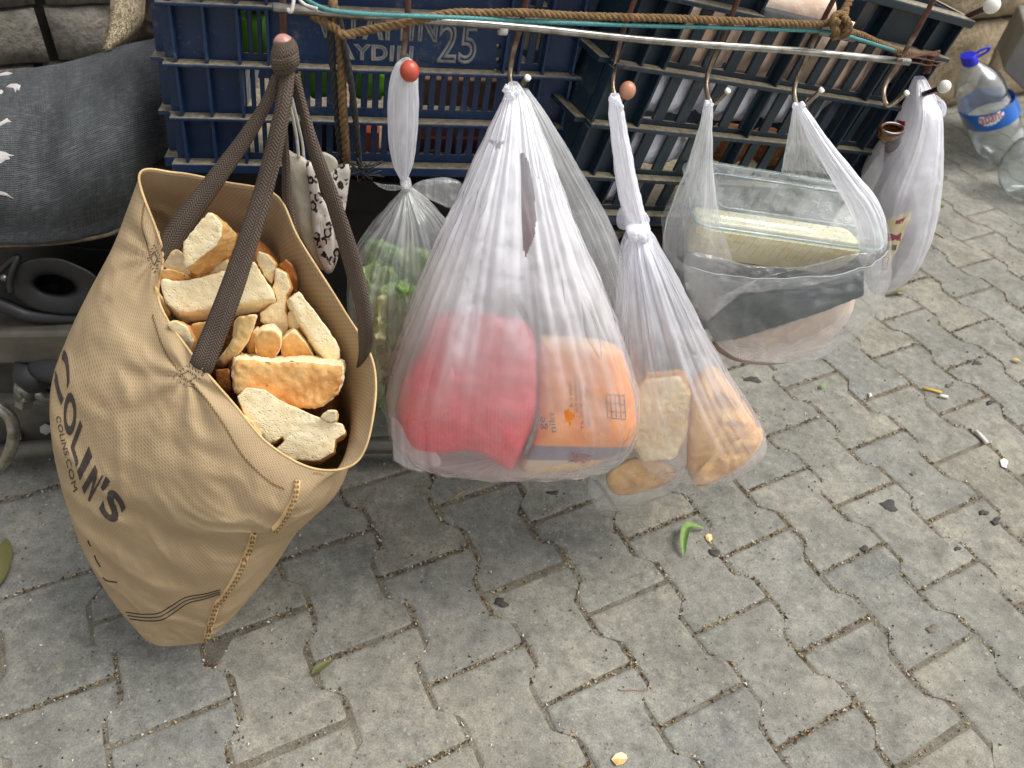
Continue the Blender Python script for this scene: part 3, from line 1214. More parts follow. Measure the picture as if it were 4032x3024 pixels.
# ---- crate two: coarser slots, darker, tilted
W2, H2, D2 = 0.50, 0.345, 0.28
c2 = base_thing('plastic_crate', 'dark teal plastic crate, tilted, with wide slots and bagged bread inside', 'crate', tuple(F2.w(W2 / 2, 0, 0.1)))
mt = M['crate_teal']
LED2 = [(-0.004, 0.012), (0.062, 0.068), (0.132, 0.138), (0.206, 0.212), (0.288, 0.294), (0.337, 0.348)]
S0 = -0.076
for i, (a, b) in enumerate(LED2):
    if i < 4:
        piece('base_lip' if i == 0 else 'ledge', F2, [(S0, W2, a, b, -0.016, -0.0002)], mt, c2, 0.0016)
    elif i == 4:
        piece('ledge', F2, [(S0, 0.105, a, b, -0.022, -0.0002)], mt, c2, 0.0016)
        piece('ledge', F2, [(0.292, W2, a, b, -0.024, -0.0002)], mt, c2, 0.002)
        piece('handle_lip', F2, [(0.106, 0.291, a - 0.003, b + 0.006, -0.016, 0.004)], plain('grey_scuffed_plastic', rgb(112, 112, 108), rgb(78, 82, 84), 0.7, 60, 0.3), c2, 0.002)
    else:
        piece('rim', F2, [(S0, W2, a, b, -0.024, -0.0002)], mt, c2, 0.002)
for (a0, a1), (b0, b1) in zip(LED2[:-1], LED2[1:]):
    top = a0 > 0.28
    for s in (S0 + 0.002, -0.038, -0.003) + ((0.104, 0.294, 0.33, 0.44, 0.496) if top else (0.195, 0.39, 0.455, 0.496)):
        piece('rib', F2, [(s - 0.002, s + 0.002, a1 + 0.0003, b0 - 0.0003, -0.0135, -0.0003)], mt, c2, 0.0008)
    piece('panel', F2, [(S0, -0.003, a0, b1, 0.0, 0.0034)], mt, c2, 0)
    if top:
        piece('panel', F2, [(-0.003, 0.104, a0, b1, 0.0, 0.0034)], mt, c2, 0)
        piece('panel', F2, [(0.294, W2, a0, b1, 0.0, 0.0034)], mt, c2, 0)
    else:
        piece('slot_bar', F2, [(-0.003, 0.498, a0, a1 + 0.006, 0.0002, 0.0034)], mt, c2, 0)
        piece('slot_bar', F2, [(-0.003, 0.498, b0 - 0.005, b1, 0.0002, 0.0034)], mt, c2, 0)
        n = 6
        for q0, q1, nn in ((-0.003, 0.195, 5), (0.197, 0.39, 5), (0.392, 0.455, 2)):
            pitch = (q1 - q0) / nn
            for k in range(nn + 1):
                c = q0 + k * pitch
                w = pitch * 0.46
                a_, b_ = max(q0, c - w / 2), min(q1, c + w / 2)
                piece('slat', F2, [(a_, b_, a1 + 0.006, b0 - 0.005, 0.0001, 0.0045)], mt, c2, 0.0008)
        piece('panel', F2, [(0.457, W2, a1 + 0.006, b0 - 0.005, 0.0001, 0.0034)], mt, c2, 0)
for s0, s1 in ((S0, S0 + 0.003), (W2 - 0.003, W2)):
    piece('side_panel', F2, [(s0, s1, 0, H2, 0.0055, D2)], mt, c2, 0)
for a, b in LED2:
    piece('side_ledge', F2, [(W2 + 0.0002, W2 + 0.016, a, b, -0.0015, D2)], mt, c2, 0)
    piece('side_ledge', F2, [(S0 - 0.016, S0 - 0.0002, a, b, -0.0015, D2)], mt, c2, 0)
for d in (0.02, 0.1, 0.18, 0.26):
    for (a0, a1), (b0, b1) in zip(LED2[:-1], LED2[1:]):
        piece('side_rib', F2, [(W2 + 0.001, W2 + 0.014, a1 + 0.0003, b0 - 0.0003, d, d + 0.004)], mt, c2, 0)
mb = MB()
lbox(mb, F2, S0 + 0.0035, W2 - 0.0035, 0.0, 0.004, 0.005, D2)
mb.build('floor_panel', mt, c2, smooth=False)
piece('back_panel', F2, [(S0 + 0.0035, W2 - 0.0035, 0.0045, 0.16, D2 - 0.0065, D2 - 0.0035)], mt, c2, 0)
for k in range(14):
    q = S0 + 0.004 + k * (W2 - S0 - 0.008) / 14
    piece('back_slat', F2, [(q, q + 0.02, 0.0045, H2, D2 - 0.003, D2)], mt, c2, 0)

# ================================================================ HOOK RAIL
def Yr(px):
    return 0.775 + (px - 1075) / 2505.0 * 0.205


rail = base_thing('hook_rail', 'thin chrome rail with welded rod hooks stretched in front of both crates', 'hook rail', tuple(P(2300, 140, Yr(2300))))
mb = MB()
mb.tube([P(1075 + (3580 - 1075) * k / 12, 28 + (242 - 28) * k / 12 + 4 * math.sin(k * 1.1), Yr(1075 + (3580 - 1075) * k / 12)) for k in range(13)], 0.0042, 14)
mb.build('rail', M['chrome'], rail)
mb = MB()
mb.tube([P(1965, 118, Yr(1965)), P(1995, 120, Yr(1995))], 0.0049, 14)
mb.build('tape_wrap', M['white_cord'], rail)
mb = MB()
top0, top1 = P(900, -330, 0.80), P(3900, -200, 1.0)
mb.tube([top0, top1], 0.0042, 12)
mb.build('upper_rail', M['rust'], rail)


def hook(pts, y0, bead=None, bead_r=0.0, r=0.0031, yend=0.0):
    """pts: photo px along the rod; the bowl turns towards the viewer at the end"""
    n = len(pts)
    path = []
    for i, (x, y) in enumerate(pts):
        f = max(0.0, (i - (n - 4)) / 3.0)
        path.append((x, y, y0 + 0.010 - 0.034 * f * (1 if yend == 0 else yend)))
    w = pxcurve(path, 7)
    d = (w[0] - w[1]).normalized()
    w = [w[0] + d * 0.12] + w
    mb = MB()
    mb.tube(w, r, 10)
    h = mb.build('hook', M['rust'], rail)
    if bead:
        mb = MB()
        c = w[-1] + (w[-1] - w[-2]).normalized() * bead_r * 0.7
        mb.ball(c, bead_r, bead_r, bead_r * 1.08, 20, 12)
        mb.build('bead', bead, h)
    else:
        mb = MB()
        d = (w[-1] - w[-2]).normalized()
        mb.tube([w[-1] - d * 0.002, w[-1] + d * 0.0012], r * 1.18, 12)
        mb.build('cut_tip', M['white_plastic'], h)


hook([(1112, -20), (1114, 60), (1117, 150), (1118, 215), (1122, 232), (1128, 212)], Yr(1115))
mbk = MB()
mbk.ball(P(1118, 178, 0.742), 0.0098, 0.0098, 0.010, 20, 12)
mbk.build('bead', M['pink_ball'], rail)
hook([(1608, -20), (1603, 80), (1594, 160), (1587, 240), (1588, 296), (1600, 318), (1610, 290)], Yr(1600), M['red_ball'], 0.0098, yend=1.5)
hook([(2078, -20), (2048, 110), (2022, 200), (2010, 270), (2012, 328), (2036, 352), (2078, 306)], Yr(2040))
hook([(2506, -20), (2458, 110), (2430, 220), (2416, 290), (2414, 352), (2436, 398), (2462, 368)], Yr(2440), M['brown_ball'], 0.0094)
hook([(2912, -20), (2862, 110), (2812, 222), (2788, 290), (2782, 350), (2806, 408), (2866, 357)], Yr(2830))
hook([(3292, -20), (3226, 110), (3160, 262), (3134, 320), (3128, 378), (3152, 424), (3236, 354)], Yr(3180))
hook([(3686, -20), (3600, 140), (3532, 256), (3494, 316), (3478, 370), (3500, 416), (3571, 365)], Yr(3540))
# lacquered hooks with white balls on the crate's far side
for pts, c, r in (([(3470, 300, 1.16), (3560, 372, 1.16), (3600, 378, 1.13), (3650, 366, 1.10), (3698, 350, 1.08)], (3718, 341, 1.075), 0.0090),
                  ([(3700, 130, 1.20), (3790, 75, 1.16), (3880, 32, 1.13)], (3906, 22, 1.12), 0.0108)):
    hk = base_thing('coat_hook', 'maroon lacquered hook tipped with a white ball, ' + ('holding the bottle bag' if r < 0.01 else 'poking out above the crate corner'),
                    'hook', tuple(P(*pts[0])), 'white-balled hooks on the crate end')
    mb = MB()
    mb.tube(pxcurve(pts, 6), 0.0040, 12)
    mb.build('shaft', M['maroon'], hk)
    mb = MB()
    mb.ball(P(*c), r, r, r, 20, 12)
    mb.build('ball', M['white_plastic'], hk)

# ================================================================ ROPES AND CORDS
def single(name, mbx, m, label, cat, group=None, smooth=True):
    return tag(mbx.build(name, m, None, smooth), label, cat, group)


rp1 = pxcurve([(1225, 58, .80), (1320, 112, .79), (1352, 138, .785), (1400, 128, .795), (1500, 108, .80), (1590, 92, .80), (1700, 66, .81), (1800, 50, .82), (1900, 52, .83), (2060, 50, .84), (2250, 62, .86),
               (2450, 68, .87), (2640, 72, .885), (2860, 82, .90), (3060, 90, .92), (3230, 96, .94), (3290, 80, .95), (3330, 110, .96)], 8)
single('jute_rope', rope_mb(rp1, 0.0042, 330), M['jute'], 'thick brown jute rope lashed along above the chrome rail', 'rope')
single('jute_rope', rope_mb(pxcurve([(1300, -40, .86), (1322, 60, .845), (1338, 160, .845), (1346, 300, .845), (1350, 420, .845), (1360, 560, .85), (1366, 650, .86)], 8), 0.0050, 260), M['jute'],
       'brown jute rope hanging straight down over the lettered blue crate', 'rope')
mbx = MB()
for k in range(3):
    a0 = k * 2.1
    pts = []
    for i in range(26):
        t = i / 25
        pts.append(P(3305 + 28 * math.cos(a0 + t * 6.3) + 6 * k, 88 + 34 * math.sin(a0 + t * 6.3) + k * 10, 0.935 + 0.012 * math.sin(a0 * 2 + t * 9)))
    sub = rope_mb(pts, 0.0040, 320)
    mbx.add(sub.v, sub.f)
for pts in ([(3330, 40, .96), (3318, 80, .94), (3300, 130, .93), (3275, 150, .93)], [(3310, 60, .95), (3345, 0, .97), (3350, -60, 1.0)]):
    sub = rope_mb(pxcurve(pts, 8), 0.0046, 280)
    mbx.add(sub.v, sub.f)
single('rope_knot', mbx, M['jute'], 'lumpy jute knot tied where the rope crosses the crate handle', 'knot')
single('jute_rope', rope_mb(pxcurve([(3310, 120, .965), (3390, 140, 1.0), (3480, 180, 1.04), (3580, 212, 1.07), (3690, 216, 1.13)], 8), 0.0046, 280), M['jute'],
       'end of jute rope pulled under the dark crate corner', 'rope')
mbx = rope_mb(pxcurve([(1185, -20, .80), (1240, 18, .79), (1310, 42, .785), (1450, 56, .79), (1600, 62, .795), (1850, 72, .82), (2100, 85, .845), (2400, 97, .865), (2640, 104, .885), (2860, 110, .90), (3100, 118, .925),
                      (3270, 126, .95), (3380, 155, .985), (3480, 186, 1.03), (3580, 212, 1.075), (3680, 224, 1.12)], 8), 0.0022, 640, 4, 6)
single('cord', mbx, M['cord'], 'thin turquoise braided cord strung above the rail', 'cord')
for i, (pts, lab) in enumerate((([(1292, 50, .845), (1302, 140, .845), (1312, 300, .847), (1326, 450, .85), (1336, 560, .855), (1342, 640, .86)], 'dark grey twine left of the hanging jute rope'),
                                ([(1330, 40, .84), (1352, 160, .84), (1374, 280, .842), (1392, 400, .845), (1404, 520, .85), (1416, 650, .86)], 'dark grey twine right of the hanging jute rope, ending in a frayed knot'))):
    mbx = rope_mb(pxcurve(pts, 8), 0.0036, 200, 3, 6)
    if i:
        rr = random.Random(5)
        kc = P(1425, 668, .85)
        for k in range(26):
            d = Vector((rr.gauss(0, 1), rr.gauss(0, .5), rr.gauss(0, .7))) * 0.011
            d2 = Vector((rr.gauss(0, 1), rr.gauss(0, .5), rr.gauss(0, .7))) * 0.011
            mbx.tube([kc + d, kc + (d + d2) * 0.3 + Vector((0, -.004, 0)), kc + d2], 0.0009, 4)
    single('twine', mbx, M['dark_strap'], lab, 'twine')
mbx = MB()
mbx.tube(pxcurve([(1158, -20, .775), (1154, 20, .770), (1146, 46, .768), (1136, 42, .772), (1134, 30, .782)], 6), 0.0017, 8)
single('wire_hook', mbx, M['white_cord'], 'bent white wire hooked over the left rail end', 'wire')
mbx = MB()
mbx.tube(pxcurve([(1180, 0, .79), (1200, 18, .785), (1226, 28, .783), (1248, 34, .78)], 6), 0.0016, 8)
single('loose_cord', mbx, M['white_cord'], 'short white cord end lying beside the rail', 'cord')
mbx = MB()
rr = random.Random(2)
for k in range(6):
    pts = []
    for i in range(14):
        t = i / 13
        pts.append((3530 + 170 * t, 212 + 8 * k + 14 * math.sin(t * 3.1 + k) - 10 * t + rr.uniform(-2, 2), 0.965 + 0.12 * t + 0.006 * math.sin(k * 2 + t * 5)))
    mbx.tube(pxcurve(pts, 3), 0.0011, 6)
hx = []
for i in range(90):
    t = i / 89
    hx.append(P(3668 - 22 * t + 14 * math.cos(t * 50), 220 + 68 * t + 5 * math.sin(t * 50), 1.085 + 0.004 * math.sin(t * 50)))
mbx.tube(hx, 0.0016, 6)
single('twisted_wire', mbx, M['wire'], 'rusty wire wound from the rail end round the crate corner', 'wire')

# ================================================================ MOTORCYCLE (left and behind)
bike = base_thing('cargo_motorcycle', 'dark parked cargo motorcycle with a worn woven vinyl saddle under the crates', 'motorcycle', (-0.3, 1.1, 0))


def vinyl():
    t = NT('woven_vinyl')
    uv = t.coord('UV')
    br = t.n('ShaderNodeTexBrick')
    t.set(br.inputs['Vector'], t.mapping(uv, (1, 1, 1)))
    br.inputs['Scale'].default_value = 1.0
    br.inputs['Brick Width'].default_value = 0.0052
    br.inputs['Row Height'].default_value = 0.0026
    br.inputs['Mortar Size'].default_value = 0.0006
    br.inputs['Mortar Smooth'].default_value = 0.4
    br.inputs['Color1'].default_value = rgb(36, 37, 38)
    br.inputs['Color2'].default_value = rgb(56, 58, 60)
    br.inputs['Mortar'].default_value = rgb(108, 112, 113)
    n = t.noise(uv, 14, 5, 0.6)
    n2 = t.noise(t.mapping(uv, (190, 26, 1)), 1.0, 3, 0.6)
    n3 = t.noise(t.mapping(uv, (26, 190, 1)), 1.0, 3, 0.6)
    c = t.mix(t.fr(n2, 0.4, 0.65, 0.0, 0.55), br.outputs['Color'], rgb(56, 58, 60))
    c = t.mix(t.fr(n3, 0.50, 0.68, 0.0, 0.7), c, rgb(108, 110, 110))
    c = t.mix(t.fr(n, 0.35, 0.7, 0.0, 0.45), c, rgb(36, 38, 41))
    h = t.math('ADD', t.math('MULTIPLY', br.outputs['Fac'], -0.5), n2)
    return t.done(t.princ(c, 0.72, t.bump(h, 0.7, 0.0016), Specular_IOR_Level=0.25))


M['vinyl'] = vinyl()
xs = [-700, -300, 0, 110, 240, 400, 520, 660, 790, 900]
ytop = [400, 318, 282, 268, 248, 203, 168, 146, 132, 120]
ybot = [1010, 985, 962, 958, 950, 925, 880, 790, 700, 640]
rows = []
for fy, Yy in ((0.0, 1.10), (0.05, 1.06), (0.16, 0.99), (0.34, 0.93), (0.55, 0.893), (0.76, 0.878), (0.92, 0.882), (1.0, 0.892)):
    rows.append([P(x, a + (b - a) * fy, Yy - 0.02 * (x < 300) + 0.085 * min(1, max(0, (x - 480) / 180)) + 0.012 * math.sin(x / 140.0 + fy * 3) * math.sin(fy * 3.1)) for x, a, b in zip(xs, ytop, ybot)])
rows.append([p + Vector((0, 0.10, 0.004)) for p in rows[-1]])
rows.append([p + Vector((0, 0.22, 0.05)) for p in rows[-2]])
rows.append([p + Vector((0, 0.10, -0.09)) for p in rows[0]])
g1 = [crv([list(p) for p in r_], 12) for r_ in rows]
cols_ = list(zip(*g1))
grid = [crv(c, 6) for c in cols_]
nr, nc_ = len(grid[0]), len(grid)
vs, uv = [], []
for i in range(nc_):
    L = 0
    for j in range(nr):
        q = Vector(grid[i][j])
        if j:
            L += (Vector(grid[i][j]) - Vector(grid[i][j - 1])).length
        d = noise.fractal(Vector((q.x * 7, q.z * 4, q.y * 4)), 0.9, 2, 3) * 0.008 + 0.0055 * math.sin(q.x * 46 + q.z * 9 + 6 * noise.noise(q * 6)) * max(0, math.sin(math.pi * min(1, j / (nr * 0.62))))
        vs.append(q + Vector((0, -d, d * 0.4)))
        uv.append((i * 0.0105, L))
fs = [(i * nr + j, i * nr + j + 1, (i + 1) * nr + j + 1, (i + 1) * nr + j) for i in range(nc_ - 1) for j in range(nr - 1)]
fs += [(i * nr + nr - 1, i * nr, (i + 1) * nr, (i + 1) * nr + nr - 1) for i in range(nc_ - 1)]
fs += [tuple(range(nr)), tuple((nc_ - 1) * nr + j for j in range(nr - 1, -1, -1))]
saddle = mk('saddle', vs, fs, M['vinyl'], bike, uvs=uv)
sb = bvh_of(vs, fs)
M['torn'] = plain('torn_white_backing', rgb(190, 184, 180), rgb(160, 152, 148), 0.9, 90, 0.4)


def decal(poly, bvh, m, name, parent, lift=0.0007, sub=1, bottom=0.0):
    cx, cy = sum(p[0] for p in poly) / len(poly), sum(p[1] for p in poly) / len(poly)
    v, f = [], []
    c = on_surface(bvh, cx, cy, lift)
    if c is None:
        return None
    v.append(c)
    rr_ = 3
    n = len(poly)
    for r_ in range(1, rr_ + 1):
        for x, y in poly:
            t = r_ / rr_
            q = on_surface(bvh, cx + (x - cx) * t, cy + (y - cy) * t, lift if r_ < rr_ else 0.0)
            v.append(q if q is not None else c)
    for i in range(n):
        f.append((0, 1 + i, 1 + (i + 1) % n))
    for r_ in range(rr_ - 1):
        for i in range(n):
            a, b = 1 + r_ * n + i, 1 + r_ * n + (i + 1) % n
            f.append((a, a + n, b + n, b))
    return mk(name, v, f, m, parent)


for poly in ([(-40, 296), (0, 290), (28, 282), (52, 288), (30, 296), (0, 298), (-40, 312)], [(24, 342), (40, 330), (66, 329), (82, 336), (76, 356), (66, 352), (60, 364), (54, 348), (34, 344)],
             [(-30, 356), (6, 353), (14, 360), (8, 370), (-30, 366)], [(-20, 492), (10, 476), (28, 464), (34, 472), (46, 480), (30, 482), (8, 492), (-18, 508)],
             [(-40, 598), (0, 594), (20, 598), (34, 606), (58, 612), (36, 616), (40, 626), (22, 630), (6, 642), (-20, 650), (-50, 640)], [(-40, 758), (0, 752), (26, 760), (58, 784), (28, 770), (0, 764), (-40, 772)]):
    decal(poly, sb, M['torn'], 'torn_patch', saddle)
mb = MB()
mb.tube(pxcurve([(-700, 1016, .868), (-300, 992, .868), (0, 968, .868), (110, 964, .870), (240, 956, .874), (400, 931, .876), (480, 902, .878), (540, 872, .88)], 8), 0.0026, 8)
mb.build('edge_piping', plain('tan_piping', rgb(112, 98, 78), rgb(70, 62, 50), 0.9, 90, 0.4), saddle)


def pbox(name, quad, Y, depth, m, parent=bike, bev=0.004, dz=0.0):
    """front face from four photo px (clockwise from top left), pushed back by depth"""
    f = [P(x, y, Y if len(q) < 3 else q[2]) for q in quad for x, y in [q[:2]]]
    b = [p + Vector((0, depth, dz)) for p in f]
    mb = MB()
    mb.hexa([f[3], f[2], b[2], b[3], f[0], f[1], b[1], b[0]])
    o = mb.build(name, m, parent, smooth=False)
    if bev:
        mod(o, 'BEVEL', width=bev, segments=2)
    return o


pbox('side_cover', [(-300, 1010), (760, 860), (760, 1120), (-300, 1230)], 0.955, 0.05, M['black_metal'], bev=0.01)
mb = MB()
mb.tube(pxcurve([(240, 962, .93), (330, 978, .945), (450, 985, .95)], 6), 0.002, 6)
mb.build('wire', M['black_rubber'], bike)
# horn: flanged trumpet
vs, fs = [], []
prof = [(1.0, 0.905), (1.02, 0.872), (0.99, 0.866), (0.92, 0.8655), (0.60, 0.868), (0.50, 0.872), (0.43, 0.882), (0.37, 0.92), (0.02, 0.93)]
NH = 48
for k, (r_, Yh) in enumerate(prof):
    for i in range(NH):
        a = 2 * math.pi * i / NH
        wob = 1 + 0.02 * math.sin(3 * a + 1) + 0.012 * math.sin(7 * a)
        hx_, hy_ = (222, 1128) if r_ > 0.6 else (218 + 4 * r_, 1120)
        vs.append(P(hx_ + 186 * r_ * wob * math.cos(a), hy_ + (108 if r_ > 0.6 else 92) * r_ * wob * math.sin(a) + 24 * r_ * math.cos(a), Yh))
for k in range(len(prof) - 1):
    for i in range(NH):
        fs.append((k * NH + i, (k + 1) * NH + i, (k + 1) * NH + (i + 1) % NH, k * NH + (i + 1) % NH))
mk('horn', vs, fs, M['black_rubber'], bike)
mb = MB()
mb.tube(pxcurve([(-60, 1180, .87), (10, 1200, .865), (120, 1242, .868), (300, 1252, .875), (400, 1230, .88)], 6), 0.010, 10)
mb.build('horn_bracket', M['black_metal'], bike)
mb = MB()
mb.tube(pxcurve([(0, 1066, .87), (40, 1030, .868), (70, 1012, .868), (52, 1060, .86), (40, 1110, .857), (44, 1150, .855)], 6), 0.0042, 8)
mb.build('cable', M['black_metal'], bike)
mb = MB()
c = P(18, 1094, .86)
vd = (Vector(CAM) - c).normalized()
mb.tube([c, c + vd * 0.006], [0.0052, 0.0044], 12)
mb.build('screw', M['steel'], bike)
pbox('frame_bar', [(-200, 1318), (640, 1306), (660, 1430), (-200, 1440)], 0.845, 0.07, M['grey_metal'], bev=0.006)
mb = MB()
mb.ball(P(250, 1446, 0.85), 0.05, 0.03, 0.020, 18, 10)
mb.build('rubber_mount', M['black_rubber'], bike)
mb = MB()
mb.tube([P(140, 1440, .85), P(132, 1480, .85), P(128, 1510, .85)], [0.026, 0.027, 0.020], 18)
mb.build('rubber_boot', M['black_rubber'], bike)
mb = MB()
mb.tube([P(100, 1500, .842), P(98, 1560, .842)], [0.0145, 0.0150], 18)
mb.tube([P(110, 1520, .85), P(180, 1560, .855), P(300, 1565, .87)], [0.016, 0.012, 0.010], 12)
mb.build('link_arm', M['steel'], bike)
mb = MB()
mb.tube([P(96, 1562, .838), P(94, 1592, .838)], 0.0125, 6)
mb.build('nut', M['steel'], bike, smooth=False)
pbox('engine_block', [(-300, 1560), (420, 1580), (420, 1740), (-300, 1760)], 0.93, 0.2, M['grey_metal'], bev=0.012)
mb = MB()
for x, y in ((180, 1690), (60, 1720), (300, 1640)):
    mb.tube([P(x, y, .928), P(x, y, .915)], 0.0095, 6)
mb.build('engine_bolts', M['steel'], bike, smooth=False)
mb = MB()
mb.tube(pxcurve([(-80, 1560, .80), (0, 1606, .80), (44, 1650, .80), (54, 1716, .80), (36, 1782, .80), (-10, 1850, .80), (-90, 1930, .80)], 6), 0.0088, 14)
mb.build('crash_bar', M['chrome'], bike)
mb = MB()
mb.tube([P(-300, 1815, .90), P(60, 1778, .90), P(230, 1755, .905), P(700, 1762, .93), P(1500, 1752, .95), P(2300, 1765, 1.0)], 0.0155, 16)
mb.build('frame_tube', M['grey_metal'], bike)
# cargo platform carrying the crates, and the mass behind the bags
px0, px1 = -0.44, 0.66
mb = MB()
mb.hexa([Vector((px0, 0.93, 0.548)), Vector((px1, 1.22, 0.40)), Vector((px1, 1.50, 0.40)), Vector((px0, 1.42, 0.548)),
         Vector((px0, 0.93, 0.598)), Vector((px1, 1.22, 0.445)), Vector((px1, 1.50, 0.445)), Vector((px0, 1.42, 0.598))])
mb.build('cargo_platform', M['black_metal'], bike, smooth=False)
mb = MB()
mb.hexa([Vector((-0.95, 1.10, 0.16)), Vector((0.62, 1.22, 0.16)), Vector((0.62, 1.42, 0.16)), Vector((-0.95, 1.40, 0.16)),
         Vector((-0.95, 1.10, 0.46)), Vector((0.62, 1.22, 0.40)), Vector((0.62, 1.40, 0.38)), Vector((-0.95, 1.36, 0.40))])
body = mb.build('body_shell', M['black_metal'], bike, smooth=False)
mod(body, 'BEVEL', width=0.02, segments=3)
mb = MB()
for xw in (-0.02,):
    cw = Vector((xw + 0.16, 1.16, 0.235))
    ring = []
    for k in range(41):
        a = 2 * math.pi * k / 40
        ring.append(cw + Vector((math.cos(a) * 0.19, math.cos(a) * 0.02, math.sin(a) * 0.19)))
    mb.tube(ring, 0.045, 14, cap=False)
tyre = mb.build('tyre', M['black_rubber'], bike)
mb = MB()
mb.tube([cw + Vector((0, -0.03, 0)), cw + Vector((0, 0.03, 0))], 0.15, 28)
mb.build('rim', M['grey_metal'], bike)
for a_, b_ in (((-0.36, 1.00, 0.56), (-0.34, 1.0, 0.05)), ((0.40, 1.17, 0.46), (0.40, 1.2, 0.10))):
    mb = MB()
    mb.tube([Vector(a_), Vector(b_)], 0.013, 12)
    mb.build('frame_strut', M['black_metal'], bike)
pbox('white_plate', [(2398, 915), (2475, 910), (2475, 1040), (2402, 1010)], 1.02, 0.006, plain('chalky_white_plate', rgb(190, 182, 166), rgb(160, 150, 134), 0.8, 30, 0.2), bev=0.001)
mb = MB()
mb.tube(pxcurve([(2480, 925, 1.01), (2440, 958, 1.005), (2428, 975, 1.003), (2440, 988, 1.005), (2476, 962, 1.01)], 6), 0.006, 10)
mb.build('plate_handle', M['black_metal'], bike)

# fuzzy strap and a cloth hanging behind the saddle
def fuzzy():
    t = NT('fleece_fuzz')
    pos = t.coord('Position')
    n = t.noise(t.mapping(pos, (1, 1, 0.35)), 420, 4, 0.7)
    c = t.ramp(n, [(0.3, rgb(130, 112, 86)), (0.5, rgb(196, 178, 146)), (0.7, rgb(220, 206, 178))])
    return t.done(t.princ(c, 0.95, t.bump(n, 1.0, 0.004)))


M['fleece'] = fuzzy()
path = pxcurve([(505, -90, 1.20), (505, 0, 1.19), (500, 60, 1.175), (482, 110, 1.155), (455, 150, 1.13), (420, 192, 1.10)], 10)
rad = [0.0225 * (1 - 0.86 * (max(0, i / (len(path) - 1) - 0.35) / 0.65) ** 1.3) for i in range(len(path))]
mb = MB()
mb.tube(path, rad, 20)
rr = random.Random(4)
for k in range(1500):
    i = rr.randrange(1, len(path) - 1)
    d = Vector((rr.gauss(0, 1), rr.gauss(0, 1), rr.gauss(0, 1)))
    tt = (path[i + 1] - path[i - 1]).normalized()
    d = (d - tt * d.dot(tt)).normalized()
    p = path[i] + d * rad[i] * 0.95 + tt * rr.uniform(-0.003, 0.003)
    e = p + d * rr.uniform(0.002, 0.0055) + tt * rr.uniform(0, 0.006)
    s_ = d.cross(tt).normalized() * 0.0007
    mb.add([p - s_, p + s_, e], [(0, 1, 2)])
tag(mb.build('fleece_strap', M['fleece'], None), 'fuzzy cream fleece strap tapering down behind the saddle', 'strap')
cloth = puffy('grey_cloth', [(500, -80), (640, -80), (652, 20), (640, 100), (622, 140), (560, 170), (490, 182), (520, 120), (548, 40)], 1.22, 0.02,
              plain('taupe_cloth', rgb(112, 98, 86), rgb(84, 72, 62), 0.95, 40, 0.4, 300), wr=0.006, wscale=22, seed=3)
tag(cloth, 'taupe cloth bundle hanging between fleece strap and blue crate', 'cloth')

# ================================================================ TOTE BAG
def tote_mat(name, a, b, inside=False):
    t = NT(name)
    uv = t.coord('UV')
    rot = t.mapping(uv, (1, 1, 1), rot=(0, 0, math.radians(38)))
    w1 = t.n('ShaderNodeTexWave', bands_direction='X')
    t.set(w1.inputs['Vector'], rot)
    w1.inputs['Scale'].default_value = 80
    w1.inputs['Distortion'].default_value = 0.6
    w1.inputs['Detail Scale'].default_value = 30
    w2 = t.n('ShaderNodeTexWave', bands_direction='Y')
    t.set(w2.inputs['Vector'], uv)
    w2.inputs['Scale'].default_value = 88
    dots = t.math('MULTIPLY', w1.outputs['Fac'], w2.outputs['Fac'])
    pos = t.coord('Position')
    n = t.noise(pos, 12, 5, 0.6)
    c = t.ramp(n, [(0.3, a), (0.7, b)])
    c = t.mix(t.fr(dots, 0.1, 0.7, 0.0, 0.46), c, tuple(x * 0.62 for x in a[:3]) + (1,))
    dirt = t.fr(t.noise(pos, 19, 5, 0.65, 0.6), 0.62, 0.78, 0, 0.30)
    c = t.mix(dirt, c, rgb(130, 96, 62))
    cr = t.noise(t.mapping(pos, (1, 1, 0.6)), 13, 4, 0.5, 1.4)
    crease = t.math('ABSOLUTE', t.math('SUBTRACT', cr, 0.5))
    crease = t.fr(crease, 0.0, 0.10, 0.0, 1.0)
    h = t.math('ADD', t.math('MULTIPLY', dots, -0.12), t.math('MULTIPLY', cr, 0.5))
    nn = t.bump(h, 0.6, 0.004)
    p = t.princ(c, 0.8, nn, Specular_IOR_Level=0.25)
    tr = t.n('ShaderNodeBsdfTranslucent')
    t.set(tr.inputs['Color'], c)
    return t.done(t.mixs(0.18, p, tr.outputs[0]))


M['tote'] = tote_mat('tan_nonwoven', rgb(178, 153, 118), rgb(188, 164, 128))
M['tote_seam'] = plain('tan_seam', rgb(214, 184, 134), rgb(190, 158, 108), 0.9, 60, 0.3)
M['stitch'] = plain('stitch_brown', rgb(128, 96, 58), rgb(110, 82, 48), 0.9, 60, 0.2)  # brown of the stitches themselves
M['print'] = plain('charcoal_print', rgb(62, 52, 44), rgb(50, 42, 36), 0.8, 120, 0.1)
M['brown_thread'] = plain('brown_thread', rgb(74, 60, 50), rgb(60, 48, 40), 0.9, 120, 0.2)


